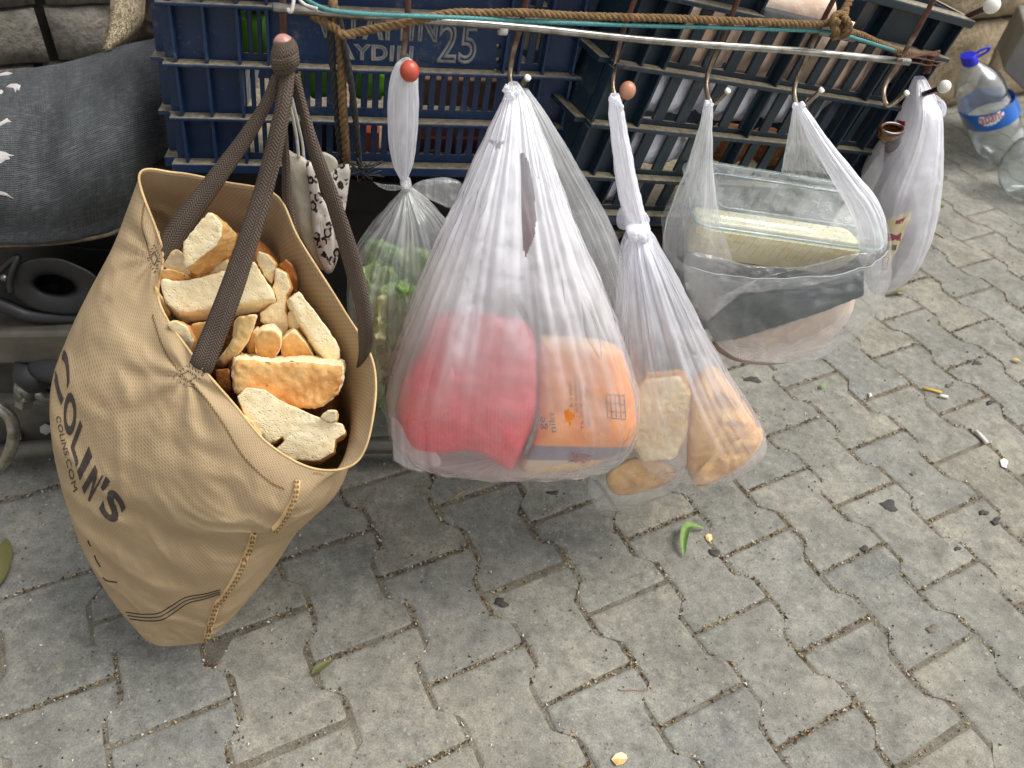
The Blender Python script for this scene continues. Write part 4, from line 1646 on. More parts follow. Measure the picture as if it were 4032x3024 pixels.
def webbing():
    t = NT('brown_webbing')
    uv = t.coord('UV')
    # herringbone: diagonal wave flipped across the width
    sep = t.n('ShaderNodeSeparateXYZ')
    t.set(sep.inputs[0], uv)
    xx = t.math('PINGPONG', sep.outputs['X'], 0.006)
    k = t.math('ADD', t.math('MULTIPLY', xx, 0.9), sep.outputs['Y'])
    wv = t.math('SINE', t.math('MULTIPLY', k, 2 * math.pi / 0.0034))
    cross = t.math('SINE', t.math('MULTIPLY', sep.outputs['X'], 2 * math.pi / 0.003))
    dots = t.math('ADD', t.math('MULTIPLY', wv, 0.6), t.math('MULTIPLY', cross, 0.4))
    n = t.noise(t.coord('Position'), 30, 4, 0.6)
    c = t.ramp(n, [(0.3, rgb(96, 82, 70)), (0.7, rgb(112, 97, 84))])
    c = t.mix(t.fr(dots, -0.6, 0.7, 0.65, 0.0), c, rgb(54, 45, 38))
    return t.done(t.princ(c, 0.85, t.bump(dots, 0.7, 0.0012), Specular_IOR_Level=0.3))


M['webbing'] = webbing()

tote = base_thing('tote_bag', 'tan non-woven tote bag full of stale bread hanging by brown knotted handles', 'tote bag', tuple(P(760, 2300, 0.56)))
# stations round the bag: back-left corner, left edge, front-left panel, panel near front, front seam, right front, right, back-right, back
ST = [
    # rim
    [(548, 694, .750), (640, 985, .705), (628, 1190, .672), (760, 1400, .615), (920, 1590, .580), (1060, 1750, .555), (1240, 1846, .540), (1400, 1822, .548), (1466, 1660, .572), (1470, 1430, .622), (1350, 1215, .665), (1180, 945, .705), (1085, 768, .760), (880, 716, .775), (690, 680, .768)],
    [(500, 830, .755), (500, 1080, .690), (545, 1300, .645), (670, 1500, .600), (830, 1690, .560), (990, 1850, .536), (1175, 1935, .524), (1318, 1862, .550), (1378, 1735, .585), (1380, 1560, .640), (1275, 1400, .70), (1110, 1180, .74), (1060, 1000, .78), (880, 900, .79), (660, 840, .785)],
    [(440, 1020, .75), (385, 1140, .690), (430, 1400, .632), (560, 1640, .585), (730, 1830, .545), (900, 1985, .522), (1105, 2030, .513), (1265, 1990, .54), (1350, 1900, .60), (1380, 1760, .66), (1330, 1600, .72), (1160, 1400, .76), (1020, 1250, .79), (860, 1150, .80), (620, 1080, .79)],
    [(330, 1260, .73), (250, 1390, .668), (300, 1600, .615), (440, 1800, .572), (620, 1960, .540), (800, 2070, .520), (1062, 2090, .512), (1180, 2075, .545), (1260, 2000, .61), (1300, 1880, .67), (1240, 1750, .72), (1100, 1600, .76), (960, 1500, .78), (760, 1420, .79), (520, 1330, .77)],
    [(260, 1500, .70), (196, 1570, .645), (235, 1760, .600), (380, 1930, .565), (560, 2060, .545), (740, 2125, .532), (985, 2145, .525), (1100, 2150, .555), (1180, 2080, .615), (1200, 1980, .67), (1150, 1880, .71), (1020, 1780, .74), (880, 1700, .755), (680, 1640, .76), (440, 1560, .745)],
    [(290, 1880, .66), (228, 1840, .620), (262, 1960, .585), (390, 2090, .558), (540, 2180, .540), (700, 2240, .530), (925, 2270, .522), (1020, 2280, .55), (1080, 2230, .60), (1090, 2150, .64), (1040, 2080, .67), (920, 2010, .69), (800, 1960, .70), (640, 1920, .70), (450, 1890, .69)],
    [(360, 2160, .62), (312, 2130, .590), (362, 2220, .565), (470, 2300, .548), (590, 2350, .536), (720, 2385, .528), (872, 2390, .522), (945, 2385, .54), (985, 2350, .57), (985, 2300, .60), (940, 2250, .62), (850, 2210, .63), (750, 2180, .64), (620, 2160, .64), (480, 2150, .635)],
    [(470, 2370, .58), (432, 2350, .565), (480, 2410, .552), (560, 2455, .542), (640, 2475, .535), (720, 2490, .530), (822, 2492, .526), (872, 2475, .535), (895, 2445, .55), (890, 2410, .565), (860, 2385, .575), (800, 2365, .58), (720, 2355, .585), (630, 2350, .585), (540, 2350, .583)],
    [(560, 2490, .555), (545, 2490, .550), (575, 2520, .545), (610, 2538, .540), (650, 2545, .537), (720, 2540, .534), (806, 2528, .530), (826, 2510, .535), (830, 2490, .540), (820, 2475, .545), (790, 2465, .548), (750, 2460, .55), (700, 2455, .552), (640, 2455, .553), (600, 2465, .554)],
]
NUa, NVa = 16, 14
rings_ = [crv([(x, y, Y) for x, y, Y in s], NUa, True) for s in ST]
gridc = [crv([r_[i] for r_ in rings_], NVa) for i in range(len(rings_[0]))]
nU, nV = len(gridc), len(gridc[0])
TV, TUV = [], []
for j in range(nV):
    for i in range(nU):
        q = P(*gridc[i][j])
        v = j / (nV - 1)
        d = noise.fractal(Vector((q.x * 9, q.y * 9, q.z * 16)), 0.9, 2, 3) * 0.0055 * min(1, v * 6 + 0.25)
        cz = Vector((q.x * 13, q.y * 13, q.z * 17)) + Vector((noise.noise(q * 8), noise.noise(q * 8 + Vector((5, 0, 0))), noise.noise(q * 8 + Vector((0, 9, 0))))) * 1.3
        d += (0.5 - min(0.5, abs(noise.noise(cz)) * 1.7)) * 0.0085 * min(1, v * 5)
        d += (0.5 - min(0.5, abs(noise.noise(cz * 2.1 + Vector((3, 3, 3)))) * 1.7)) * 0.0035 * min(1, v * 5)
        # soft horizontal sag folds in the lower half
        d += 0.004 * math.sin(q.z * 95 + q.x * 30 + 5 * noise.noise(q * 5)) * max(0, math.sin(math.pi * min(1, max(0, (v - 0.32) / 0.6))))
        for hx0, hy0 in ((742, 1482), (608, 1018)):
            ddx, ddy = gridc[i][j][0] - hx0, gridc[i][j][1] - hy0
            rr0 = math.hypot(ddx, ddy)
            if i < nU * 0.5:
                d += 0.0042 * math.exp(-rr0 / 420.0) * min(1, rr0 / 70.0) * math.sin(math.atan2(ddy, ddx) * 9 + 3 * noise.noise(q * 9))
        vd = (Vector(CAM) - q).normalized()
        TV.append(q + vd * d)
        TUV.append((i / nU * 0.98, v * 0.52))
TF, TL = [], []
for j in range(nV - 1):
    for i in range(nU):
        i2 = (i + 1) % nU
        TF.append((j * nU + i, (j + 1) * nU + i, (j + 1) * nU + i2, j * nU + i2))
        for (a, b) in ((i, j), (i, j + 1), (i + 1, j + 1), (i + 1, j)):
            TL.append((a / nU * 0.98, b / (nV - 1) * 0.52))
TF.append(tuple((nV - 1) * nU + i for i in range(nU)))
TL += [(i / nU * 0.98, 0.52) for i in range(nU)]
tb = mk('bag_body', TV, TF, M['tote'], tote, uvs={'loop': TL})
mod(tb, 'SOLIDIFY', thickness=0.0011, offset=-1)
tbvh = bvh_of(TV, TF)
# hem round the rim
mb = MB()
mb.tube([TV[i % nU] for i in range(nU + 1)], 0.0013, 6, cap=False)
mb.build('hem', M['tote_seam'], tote)


def dashes(path, n, ln, wd, m, name, parent, ang=0.0, bv=None, lift=0.0007):
    """short stitches along a photo path, laid on the surface"""
    e = crv(path, 12)
    cum = [0]
    for a, b in zip(e, e[1:]):
        cum.append(cum[-1] + math.hypot(b[0] - a[0], b[1] - a[1]))
    v, f = [], []
    for k in range(n):
        d = cum[-1] * (k + 0.5) / n
        j = max(i for i in range(len(cum)) if cum[i] <= d)
        j = min(j, len(e) - 2)
        t = (d - cum[j]) / max(1e-6, cum[j + 1] - cum[j])
        x, y = e[j][0] + (e[j + 1][0] - e[j][0]) * t, e[j][1] + (e[j + 1][1] - e[j][1]) * t
        a = math.atan2(e[j + 1][1] - e[j][1], e[j + 1][0] - e[j][0]) + ang
        ca, sa = math.cos(a), math.sin(a)
        qs = []
        for u, w in ((-ln, -wd), (ln, -wd), (ln, wd), (-ln, wd)):
            qs.append(on_surface(bv or tbvh, x + (u * ca - w * sa) / 2, y + (u * sa + w * ca) / 2, lift))
        if any(q is None for q in qs) or max((qs[0] - q).length for q in qs) > 0.03:
            continue
        b = len(v)
        v += qs
        f.append((b, b + 1, b + 2, b + 3))
    if v:
        return mk(name, v, f, m, parent, smooth=False)


dashes([(600, 1240), (640, 1360), (700, 1455), (800, 1560), (880, 1670), (960, 1800), (1060, 1895), (1120, 1925)], 64, 16, 5, M['stitch'], 'stitching', tote, 0.5)
dashes([(1190, 1060), (1250, 1130), (1300, 1215), (1350, 1270), (1395, 1330)], 34, 22, 6, M['stitch'], 'stitching', tote, 1.45)
dashes([(1425, 1480), (1410, 1600), (1385, 1720), (1340, 1790)], 34, 24, 6, M['stitch'], 'stitching', tote, 1.57)
dashes([(570, 750), (680, 738), (780, 735)], 26, 20, 5, M['stitch'], 'stitching', tote, 1.4)
dashes([(850, 760), (940, 790), (1040, 808), (1100, 830)], 26, 20, 6, M['stitch'], 'stitching', tote, 1.2)
dashes([(575, 760), (560, 880), (580, 960), (592, 1010)], 24, 14, 4, M['stitch'], 'stitching', tote, 0.3)
# stitched diamonds where the handles are sewn on
for cx, cy, w, h, n in ((742, 1482, 62, 44, 9), (608, 1018, 24, 58, 8)):
    for pth in ([(cx - w, cy + 5), (cx - w * .5, cy - h * .5), (cx, cy - h)], [(cx, cy - h), (cx + w * .5, cy - h * .5), (cx + w, cy - 8)], [(cx - w, cy + 5), (cx - w * .5, cy + h * .5), (cx, cy + h)], [(cx, cy + h), (cx + w * .5, cy + h * .5), (cx + w, cy - 8)],
                [(cx - w * .55, cy), (cx, cy - h * .5)], [(cx, cy - h * .5), (cx + w * .55, cy)], [(cx - w * .55, cy), (cx, cy + h * .5)], [(cx, cy + h * .5), (cx + w * .55, cy)]):
        dashes(pth, n // 2 + 1, 9, 3, M['brown_thread'], 'handle_stitching', tote, 0.9)


def strip_on(path, wpx, bv, m, name, parent, lift=0.001, n=8, wob=0.0):
    e = crv(path, n)
    v, f = [], []
    for j, q in enumerate(e):
        a = e[max(0, j - 1)]
        b = e[min(len(e) - 1, j + 1)]
        tx, ty = b[0] - a[0], b[1] - a[1]
        L = math.hypot(tx, ty) or 1
        nx, ny = -ty / L, tx / L
        pts = [on_surface(bv, q[0] + nx * k * wpx / 2, q[1] + ny * k * wpx / 2, lift if abs(k) < 1 else 0.0) for k in (-1, -0.6, 0.6, 1)]
        if any(p is None for p in pts):
            continue
        if v and (pts[1] - v[-3]).length > 0.03:
            continue
        v += pts
    for j in range(len(v) // 4 - 1):
        for k in range(3):
            a = j * 4 + k
            f.append((a, a + 1, a + 5, a + 4))
    if f:
        return mk(name, v, f, m, parent)


for path in ([(1172, 1890), (1160, 1960), (1112, 2045), (1078, 2085)], [(1000, 2096), (985, 2150), (935, 2260), (880, 2352), (858, 2375), (838, 2430), (812, 2515)]):
    strip_on(path, 26, tbvh, M['tote_seam'], 'seam', tote, 0.0035)
    for off in (-5, 5):
        dashes([(x + off, y) for x, y in path], int(sum(math.hypot(b[0] - a[0], b[1] - a[1]) for a, b in zip(path, path[1:])) / 17), 10, 7, M['stitch'], 'seam_stitching', tote, 0, None, 0.0050)
mb = MB()
mb.hexa([p + Vector((0, 0, dz)) for dz in (-0.003, 0.0) for p in (P(1235, 1858, .536), P(1275, 1866, .536), P(1278, 1878, .545), P(1235, 1872, .545))])
mb.build('hem_tab', M['tote_seam'], tote, smooth=False)
# printed stripes near the bottom
for dy in (0, 13, 26):
    strip_on([(495 + dy * .6, 2410 + dy), (560 + dy * .5, 2418 + dy), (624 + dy * .5, 2414 + dy), (678 + dy * .4, 2384 + dy), (732 + dy * .3, 2352 + dy * 0.9), (807, 2338 + dy * 0.75), (868, 2322 + dy * 0.6)], 4.4, tbvh, M['print'], 'printed_stripe', tote, 0.0007, 6)
strip_on([(405, 2274), (420, 2286), (440, 2290), (462, 2293)], 6, tbvh, M['print'], 'printed_mark', tote, 0.0007)
strip_on([(346, 2128), (352, 2142), (358, 2150)], 5, tbvh, M['print'], 'printed_mark', tote, 0.0007)
strip_on([(372, 2186), (380, 2206), (396, 2232)], 5, tbvh, M['print'], 'printed_mark', tote, 0.0007)


def print_on(body, base, top, bv, m, name, parent, spacing=1.0, lift=0.0007, embolden=0.0):
    vs, fs, x0, x1 = text_mesh(body, True, 0, spacing, 4, 0.0, embolden)
    bm = bmesh.new()
    bv_ = [bm.verts.new(v) for v in vs]
    for f in fs:
        try:
            bm.faces.new([bv_[i] for i in f])
        except ValueError:
            pass
    bmesh.ops.triangulate(bm, faces=bm.faces)
    for _ in range(3):
        le = [e for e in bm.edges if e.calc_length() > 0.14]
        if le:
            bmesh.ops.subdivide_edges(bm, edges=le, cuts=1)
            bmesh.ops.triangulate(bm, faces=[f for f in bm.faces if len(f.verts) > 3])
    ys = [v.co.y for v in bm.verts]
    y0, y1 = min(ys), max(ys)
    be, te = crv(base, 20), crv(top, 20)
    out = []
    for v in bm.verts:
        t = (v.co.x - x0) / (x1 - x0) * (len(be) - 1)
        j = min(int(t), len(be) - 2)
        k = t - j
        b = be[j] * (1 - k) + be[j + 1] * k
        p = te[j] * (1 - k) + te[j + 1] * k
        h = (v.co.y - y0) / (y1 - y0)
        q = b * (1 - h) + p * h
        out.append(on_surface(bv, q[0], q[1], lift))
    bm.verts.index_update()
    ok, remap, ff = [], {}, []
    for f in bm.faces:
        ids = [v.index for v in f.verts]
        if any(out[i] is None for i in ids):
            continue
        if max((out[ids[0]] - out[i]).length for i in ids) > 0.02:
            continue
        for i in ids:
            if i not in remap:
                remap[i] = len(ok)
                ok.append(out[i])
        ff.append([remap[i] for i in ids])
    bm.free()
    if ff:
        return mk(name, ok, ff, m, parent, smooth=False)


print_on("COLIN'S", [(190, 1390), (238, 1600), (264, 1712), (294, 1815), (332, 1945), (362, 1985), (448, 2068)], [(272, 1350), (280, 1490), (304, 1596), (338, 1704), (390, 1854), (420, 1876), (506, 1996)], tbvh, M['print'], 'printed_name', tote, 1.1, 0.0007, 0.034)
print_on("COLINS.COM", [(222, 1640), (240, 1730), (262, 1820), (290, 1938)], [(238, 1636), (258, 1726), (280, 1814), (306, 1926)], tbvh, M['print'], 'printed_address', tote, 1.05)

# handles
def handle(edges, bulge=0.004, thick=0.0018):
    vs, fs, uv = ribbon(edges, 8, thick, 8, bulge)
    return mk('handle', vs, fs, M['webbing'], tote, uvs=uv)


YK = 0.735
handle([(1104, 285, 1162, 285, YK, YK), (1082, 420, 1146, 430, .715, .712), (1012, 700, 1090, 705, .690, .685), (930, 950, 1016, 965, .665, .655), (845, 1180, 936, 1210, .640, .625), (757, 1396, 846, 1442, .612, .604), (742, 1440, 822, 1490, .612, .606)], 0.005)
handle([(1072, 292, 1112, 296, .745, .742), (1024, 400, 1070, 418, .738, .732), (938, 528, 996, 556, .735, .725), (806, 698, 868, 746, .730, .715), (690, 840, 760, 910, .720, .708), (628, 950, 702, 1000, .712, .702), (626, 1010, 654, 1036, .708, .700)], 0.006)
handle([(1078, 300, 1128, 300, .752, .752), (1082, 420, 1128, 430, .758, .755), (1108, 600, 1140, 610, .760, .757), (1112, 800, 1155, 800, .752, .748), (1146, 960, 1184, 960, .738, .732), (1172, 1100, 1192, 1110, .730, .724)], 0.004)
handle([(1128, 290, 1182, 290, .738, .738), (1168, 410, 1206, 400, .735, .733), (1212, 600, 1262, 580, .722, .718), (1282, 800, 1336, 770, .702, .695), (1346, 1020, 1408, 985, .672, .662), (1395, 1200, 1455, 1180, .642, .632), (1412, 1360, 1470, 1318, .628, .618), (1404, 1440, 1454, 1408, .640, .634), (1385, 1530, 1425, 1510, .665, .660)], 0.005)
# knot of handles round the hook
kl = [(1096, 160, 1142, 157, .742, .0072, 0, 1), (1088, 156, 1150, 153, .742, .0100, 0, 1), (1080, 166, 1158, 162, .741, .0125, 0, 1), (1070, 195, 1172, 190, .740, .0160, 0, 1), (1066, 228, 1177, 226, .740, .0175, 0, 1), (1070, 258, 1176, 258, .740, .0165, 0, 1), (1084, 282, 1160, 284, .741, .0120, 0, 1), (1096, 292, 1150, 294, .742, .006, 0, 1)]
V, F, UV, A, nu, nv = loft(kl, 48, 42)
V = [v + (v - P(1120, 225, .74)) * (0.08 * noise.noise(v * 60)) for v in V]
mk('handle_knot', V, F, M['webbing'], tote, uvs={'loop': [(u * .11, v * .05) for u, v in UV]})
vs, fs, uv = ribbon([(1070, 232, 1074, 276, .724, .724), (1110, 236, 1108, 280, .7165, .718), (1150, 222, 1154, 268, .717, .718), (1176, 206, 1182, 250, .728, .728)], 8, .002, 6, .002)
mk('handle_knot', vs, fs, M['webbing'], tote, uvs=uv)

# ================================================================ BREAD
def bread_mats():
    def crumb(name, a, b):
        t = NT(name)
        pos = t.coord('Object')
        n = t.noise(pos, 45, 5, 0.6)
        vr = t.voro(pos, 330)
        vr2 = t.voro(pos, 120)
        holes = t.fr(vr, 0.12, 0.4, 0.0, 1.0)
        holes2 = t.fr(vr2, 0.06, 0.22, 0.0, 1.0)
        c = t.ramp(n, [(0.3, a), (0.7, b)])
        c = t.mix(t.math('MULTIPLY', t.math('SUBTRACT', 1.0, holes), 0.14), c, rgb(206, 170, 116))
        c = t.mix(t.fr(t.noise(pos, 95, 3, 0.5), 0.64, 0.76, 0, 0.25), c, rgb(208, 164, 104))
        h = t.math('ADD', t.math('MULTIPLY', holes, 0.6), t.math('MULTIPLY', holes2, 0.8))
        pr = t.n('ShaderNodeBsdfPrincipled')
        t.set(pr.inputs['Base Color'], c)
        pr.inputs['Roughness'].default_value = 0.95
        pr.inputs['Specular IOR Level'].default_value = 0.15
        t.set(pr.inputs['Normal'], t.bump(h, 0.5, 0.0018))
        return t.done(pr.outputs[0])

    def crust(name, a, b, c_, spec=0.4):
        t = NT(name)
        pos = t.coord('Object')
        n = t.noise(pos, 26, 5, 0.62, 0.4)
        n2 = t.noise(pos, 150, 5, 0.65)
        c = t.ramp(n, [(0.30, a), (0.5, b), (0.68, c_)])
        c = t.mix(t.fr(n2, 0.56, 0.72, 0, 0.5), c, rgb(236, 206, 156))
        c = t.mix(t.fr(t.noise(pos, 210, 2, 0.5), 0.70, 0.78, 0, 0.7), c, rgb(96, 56, 28))
        return t.done(t.princ(c, 0.55, t.bump(n2, 0.5, 0.002), Specular_IOR_Level=spec))
    M['crumb'] = crumb('bread_crumb', rgb(238, 216, 168), rgb(248, 232, 194))
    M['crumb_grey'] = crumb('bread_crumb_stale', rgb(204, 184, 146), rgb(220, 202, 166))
    M['crust'] = crust('bread_crust', rgb(230, 192, 130), rgb(216, 164, 98), rgb(190, 130, 68))
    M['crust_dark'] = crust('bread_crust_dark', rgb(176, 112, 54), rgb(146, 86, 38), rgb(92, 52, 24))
    M['crust_pale'] = crust('bread_crust_pale', rgb(236, 210, 156), rgb(226, 192, 130), rgb(208, 160, 92))


bread_mats()


def Z6(pts):                                     # from one photo detail's coordinates to photo px
    return [(500 + x / 2.212, 700 + y / 2.212) for x, y in pts]


def bread(name, label, poly, Y, shift, dY, mats, **kw):
    o = slab(name, poly, Y, shift, dY, mats, **kw)
    return tag(o, label, 'bread', 'stale bread in the tote bag')


CR, CK, CP, CD_, CG = M['crumb'], M['crust'], M['crust_pale'], M['crust_dark'], M['crumb_grey']
bread('bread_chunk', 'wedge of white bread with a torn tip lying topmost between the brown handles',
      Z6([(485, 560), (540, 480), (600, 410), (700, 300), (745, 300), (790, 350), (835, 400), (825, 500), (780, 590), (660, 680), (590, 740), (510, 790), (490, 690)]), .668, (58, 40), .022, [CR, CK], tilt=.06, seed=1, round_=.003)
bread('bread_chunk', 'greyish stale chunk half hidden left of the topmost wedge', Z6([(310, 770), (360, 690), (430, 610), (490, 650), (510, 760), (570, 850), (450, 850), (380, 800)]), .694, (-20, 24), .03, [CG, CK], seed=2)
bread('bread_piece', 'flat crusty piece under the left rim above the long slab', Z6([(292, 800), (380, 788), (470, 820), (560, 860), (470, 900), (300, 900)]), .688, (0, 20), .025, [CK, CP], seed=3)
bread('bread_piece', 'long thick crumb slab lying across behind the front brown handle',
      Z6([(290, 870), (430, 895), (560, 880), (700, 850), (830, 805), (970, 770), (1110, 715), (1180, 840), (1240, 930), (1296, 1045), (1150, 1075), (960, 1105), (700, 1135), (560, 1165), (430, 1170), (330, 1080)]), .668, (16, 44), .018, [CR, CR], tilt=.10, seed=4, round_=.003)
bread('bread_slice', 'round crumb slice standing right of the front handle', Z6([(1120, 720), (1135, 640), (1230, 670), (1300, 750), (1290, 850), (1262, 935), (1190, 860)]), .690, (10, 2), .016, [CR, CK], seed=5)
bread('bread_slice', 'tall wavy speckled slice with a thin brown edge right of the long slab',
      Z6([(1290, 780), (1390, 830), (1430, 960), (1390, 1030), (1380, 1150), (1410, 1260), (1390, 1370), (1340, 1405), (1270, 1330), (1160, 1250), (1150, 1180), (1300, 1070), (1268, 960)]), .672, (14, 2), .014, [CR, CK], tilt=.05, seed=6)
bread('bread_heel', 'dark toasted heel standing behind the wavy slice', Z6([(1320, 760), (1380, 700), (1440, 770), (1480, 900), (1465, 1000), (1430, 950), (1400, 850)]), .692, (12, 4), .02, [CD_, CD_], seed=7)
bread('bread_piece', 'long bread finger leaning on the right side of the bag', Z6([(1410, 1060), (1500, 980), (1600, 1110), (1690, 1225), (1765, 1325), (1862, 1490), (1858, 1570), (1775, 1612), (1690, 1530), (1600, 1400), (1500, 1250)]), .640, (-14, 12), .024, [CR, CR], tilt=.10, seed=8, round_=.003)
bread('bread_chunk', 'curved strip with orange crust above and torn crumb below, right of the front handle',
      Z6([(960, 1210), (1145, 1185), (1112, 1290), (1060, 1420), (1000, 1500), (930, 1570), (850, 1640), (795, 1585), (870, 1490), (935, 1390)]), .634, (-10, 14), .024, [CP, CR], tilt=.06, seed=9, round_=.003)
bread('bread_chunk', 'orange crusted crust-end with ragged white break under the wavy slice', Z6([(1108, 1390), (1170, 1330), (1280, 1320), (1345, 1390), (1340, 1490), (1280, 1580), (1180, 1585), (1120, 1545)]), .640, (4, -26), .03, [CK, CR], seed=10, round_=.004)
bread('bread_chunk', 'plain orange heel between the crust-end and the long bread finger', Z6([(1340, 1420), (1450, 1325), (1560, 1440), (1635, 1575), (1450, 1600), (1345, 1560)]), .650, (4, -20), .03, [CK, CR], seed=11, round_=.004)
bread('bread_chunk', 'rounded crust chunk left behind the ragged crust-end', Z6([(1040, 1440), (1080, 1350), (1140, 1300), (1160, 1400), (1130, 1560), (1050, 1550)]), .655, (6, -10), .03, [CK, CG], seed=12, round_=.007)
bread('bread_chunk', 'curled chunk with white hollow face at the left rim beside the front handle', Z6([(340, 1262), (420, 1240), (530, 1290), (590, 1420), (552, 1540), (480, 1480), (440, 1380), (372, 1320)]), .640, (26, 8), .03, [CR, CK], seed=13, round_=.003)
bread('bread_chunk', 'orange crust chunk mostly hidden behind the front handle', Z6([(560, 1275), (700, 1250), (720, 1400), (640, 1460), (590, 1430)]), .652, (0, 12), .03, [CK, CK], seed=14)
bread('bread_chunk', 'crusty chunk tucked under the left end of the long slab', Z6([(240, 920), (310, 1040), (380, 1180), (350, 1230), (270, 1150), (240, 1040)]), .675, (4, 20), .03, [CP, CK], seed=15)
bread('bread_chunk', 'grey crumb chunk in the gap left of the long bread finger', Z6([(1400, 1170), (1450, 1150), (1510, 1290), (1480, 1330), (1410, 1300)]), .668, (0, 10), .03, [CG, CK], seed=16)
bread('bread_chunk', 'big baguette block with bumpy orange crust facing up at the front',
      [(917, 1413), (1000, 1414), (1080, 1424), (1200, 1422), (1290, 1430), (1356, 1436), (1352, 1500), (1338, 1556), (1258, 1612), (1180, 1606), (1090, 1592), (1000, 1570), (920, 1550), (912, 1480)], .596, (4, -26), .05, [CK, CR], tilt=.10, seed=17, round_=.007, rough=.0022)
bread('bread_slice', 'front slice with a notched edge and thin crust, lowest in the opening',
      [(930, 1560), (966, 1522), (1040, 1531), (1100, 1570), (1167, 1604), (1250, 1640), (1349, 1668), (1363, 1704), (1321, 1732), (1316, 1777), (1258, 1814), (1190, 1816), (1112, 1806), (1085, 1768), (1120, 1735), (1110, 1720), (1060, 1752), (1010, 1690), (966, 1640)], .562, (4, 16), .016, [CR, CK], tilt=.10, seed=18, round_=.004)
bread('bread_chunk', 'rounded crust piece at the front left below the baguette block', [(915, 1600), (985, 1640), (1040, 1712), (1058, 1790), (1000, 1760), (930, 1680)], .566, (-8, 20), .03, [CP, CK], tilt=.06, seed=19, round_=.007)
bread('bread_slice', 'small slice edge showing right between the block and the front slice', [(1255, 1640), (1290, 1612), (1330, 1614), (1330, 1655), (1300, 1668)], .572, (4, 8), .014, [CR, CK], seed=20, round_=.003)
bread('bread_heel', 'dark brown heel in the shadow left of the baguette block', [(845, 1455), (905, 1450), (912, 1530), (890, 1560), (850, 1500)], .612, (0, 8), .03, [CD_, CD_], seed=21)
bread('bread_chunk', 'hidden crust lying low behind the strip in the middle of the bag', Z6([(820, 1560), (960, 1500), (1080, 1560), (1060, 1640), (900, 1680)]), .650, (0, 10), .03, [CK, CK], seed=22)
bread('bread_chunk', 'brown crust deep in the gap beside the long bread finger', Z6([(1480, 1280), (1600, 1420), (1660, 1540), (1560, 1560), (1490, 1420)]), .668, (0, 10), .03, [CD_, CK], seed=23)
bread('bread_piece', 'small lump peeping above the left handle by the rim', Z6([(225, 445), (290, 470), (280, 560), (230, 520)]), .722, (0, 10), .02, [CG, CG], seed=24)
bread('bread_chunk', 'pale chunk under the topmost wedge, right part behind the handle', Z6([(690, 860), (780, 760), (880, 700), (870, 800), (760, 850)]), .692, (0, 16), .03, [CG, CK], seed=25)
# dark bulk of the load under the visible pieces
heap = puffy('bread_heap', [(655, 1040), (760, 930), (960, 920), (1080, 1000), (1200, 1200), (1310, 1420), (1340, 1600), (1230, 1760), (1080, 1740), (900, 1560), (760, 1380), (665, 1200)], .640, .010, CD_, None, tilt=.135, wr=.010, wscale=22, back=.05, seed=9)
# follow the slope of the load: nearer at the front
for v in heap.data.vertices:
    pass
heap['kind'] = 'stuff'
heap['label'] = 'crusts lying underneath the visible bread in the tote bag'

# ================================================================ FACE MASK
def leopard():
    t = NT('leopard_print')
    uv = t.coord('UV')
    n = t.noise(t.mapping(uv, (1, 1, 1)), 22, 2, 0.5, 1.2)
    v = t.voro(t.mapping(uv, (32, 22, 1)), 1.0, 'Distance', 'F1')
    d = t.math('ADD', v, t.math('MULTIPLY', t.math('SUBTRACT', n, 0.5), 0.55))
    ring = t.math('MULTIPLY', t.fr(d, 0.20, 0.26), t.fr(d, 0.50, 0.44))
    gap = t.fr(t.noise(uv, 40, 2, 0.5, 0.5), 0.40, 0.45)
    c = t.mix(t.fr(d, 0.22, 0.30, 1, 0), rgb(214, 206, 194), rgb(190, 168, 160))
    c = t.mix(t.math('MULTIPLY', ring, gap), c, rgb(52, 40, 40))
    return t.done(t.princ(c, 0.95, t.bump(t.noise(uv, 900, 3), 0.3, 0.001), Specular_IOR_Level=0.2))


M['leopard'] = leopard()
M['mask_white'] = plain('mask_white_fabric', rgb(206, 198, 180), rgb(184, 176, 158), 0.95, 60, 0.3, 400)
mask = base_thing('face_mask', 'folded leopard print face mask hanging behind the tote by white ear loops', 'face mask', tuple(P(1230, 1000, .79)))
o = puffy('inner_panel', [(1128, 602), (1160, 604), (1215, 640), (1250, 760), (1262, 900), (1280, 1040), (1262, 1060), (1220, 1000), (1170, 900), (1150, 760)], .785, .006, M['mask_white'], mask, wr=.003, seed=1)
o = puffy('print_panel', [(1205, 640), (1240, 660), (1262, 760), (1300, 840), (1318, 960), (1300, 1075), (1262, 1040), (1232, 920), (1222, 780)], .777, .006, M['leopard'], mask, wr=.003, seed=2)
o = puffy('print_panel', [(1290, 700), (1330, 662), (1378, 650), (1372, 740), (1352, 880), (1330, 1020), (1296, 1075), (1270, 960), (1276, 800)], .792, .008, M['leopard'], mask, wr=.004, seed=3)
o = puffy('inner_panel', [(1258, 606), (1300, 608), (1330, 640), (1320, 690), (1290, 720), (1262, 700)], .798, .005, M['mask_white'], mask, wr=.002, seed=4)
mb = MB()
mb.tube(pxcurve([(1120, 285, .748), (1124, 330, .750), (1130, 360, .752), (1150, 450, .765), (1168, 540, .778), (1176, 622, .782)], 7), 0.0017, 8)
mb.tube(pxcurve([(1126, 300, .750), (1152, 400, .762), (1172, 480, .775), (1190, 560, .785), (1198, 640, .787)], 7), 0.0015, 8)
mb.build('ear_loop', M['white_cord'], mask)

# ================================================================ HANGING PLASTIC BAGS
def to_px(q):
    d = R.T @ (np.array(list(q)) - CAM)
    return 2016 + FPX * d[0] / -d[2], 1512 - FPX * d[1] / -d[2]


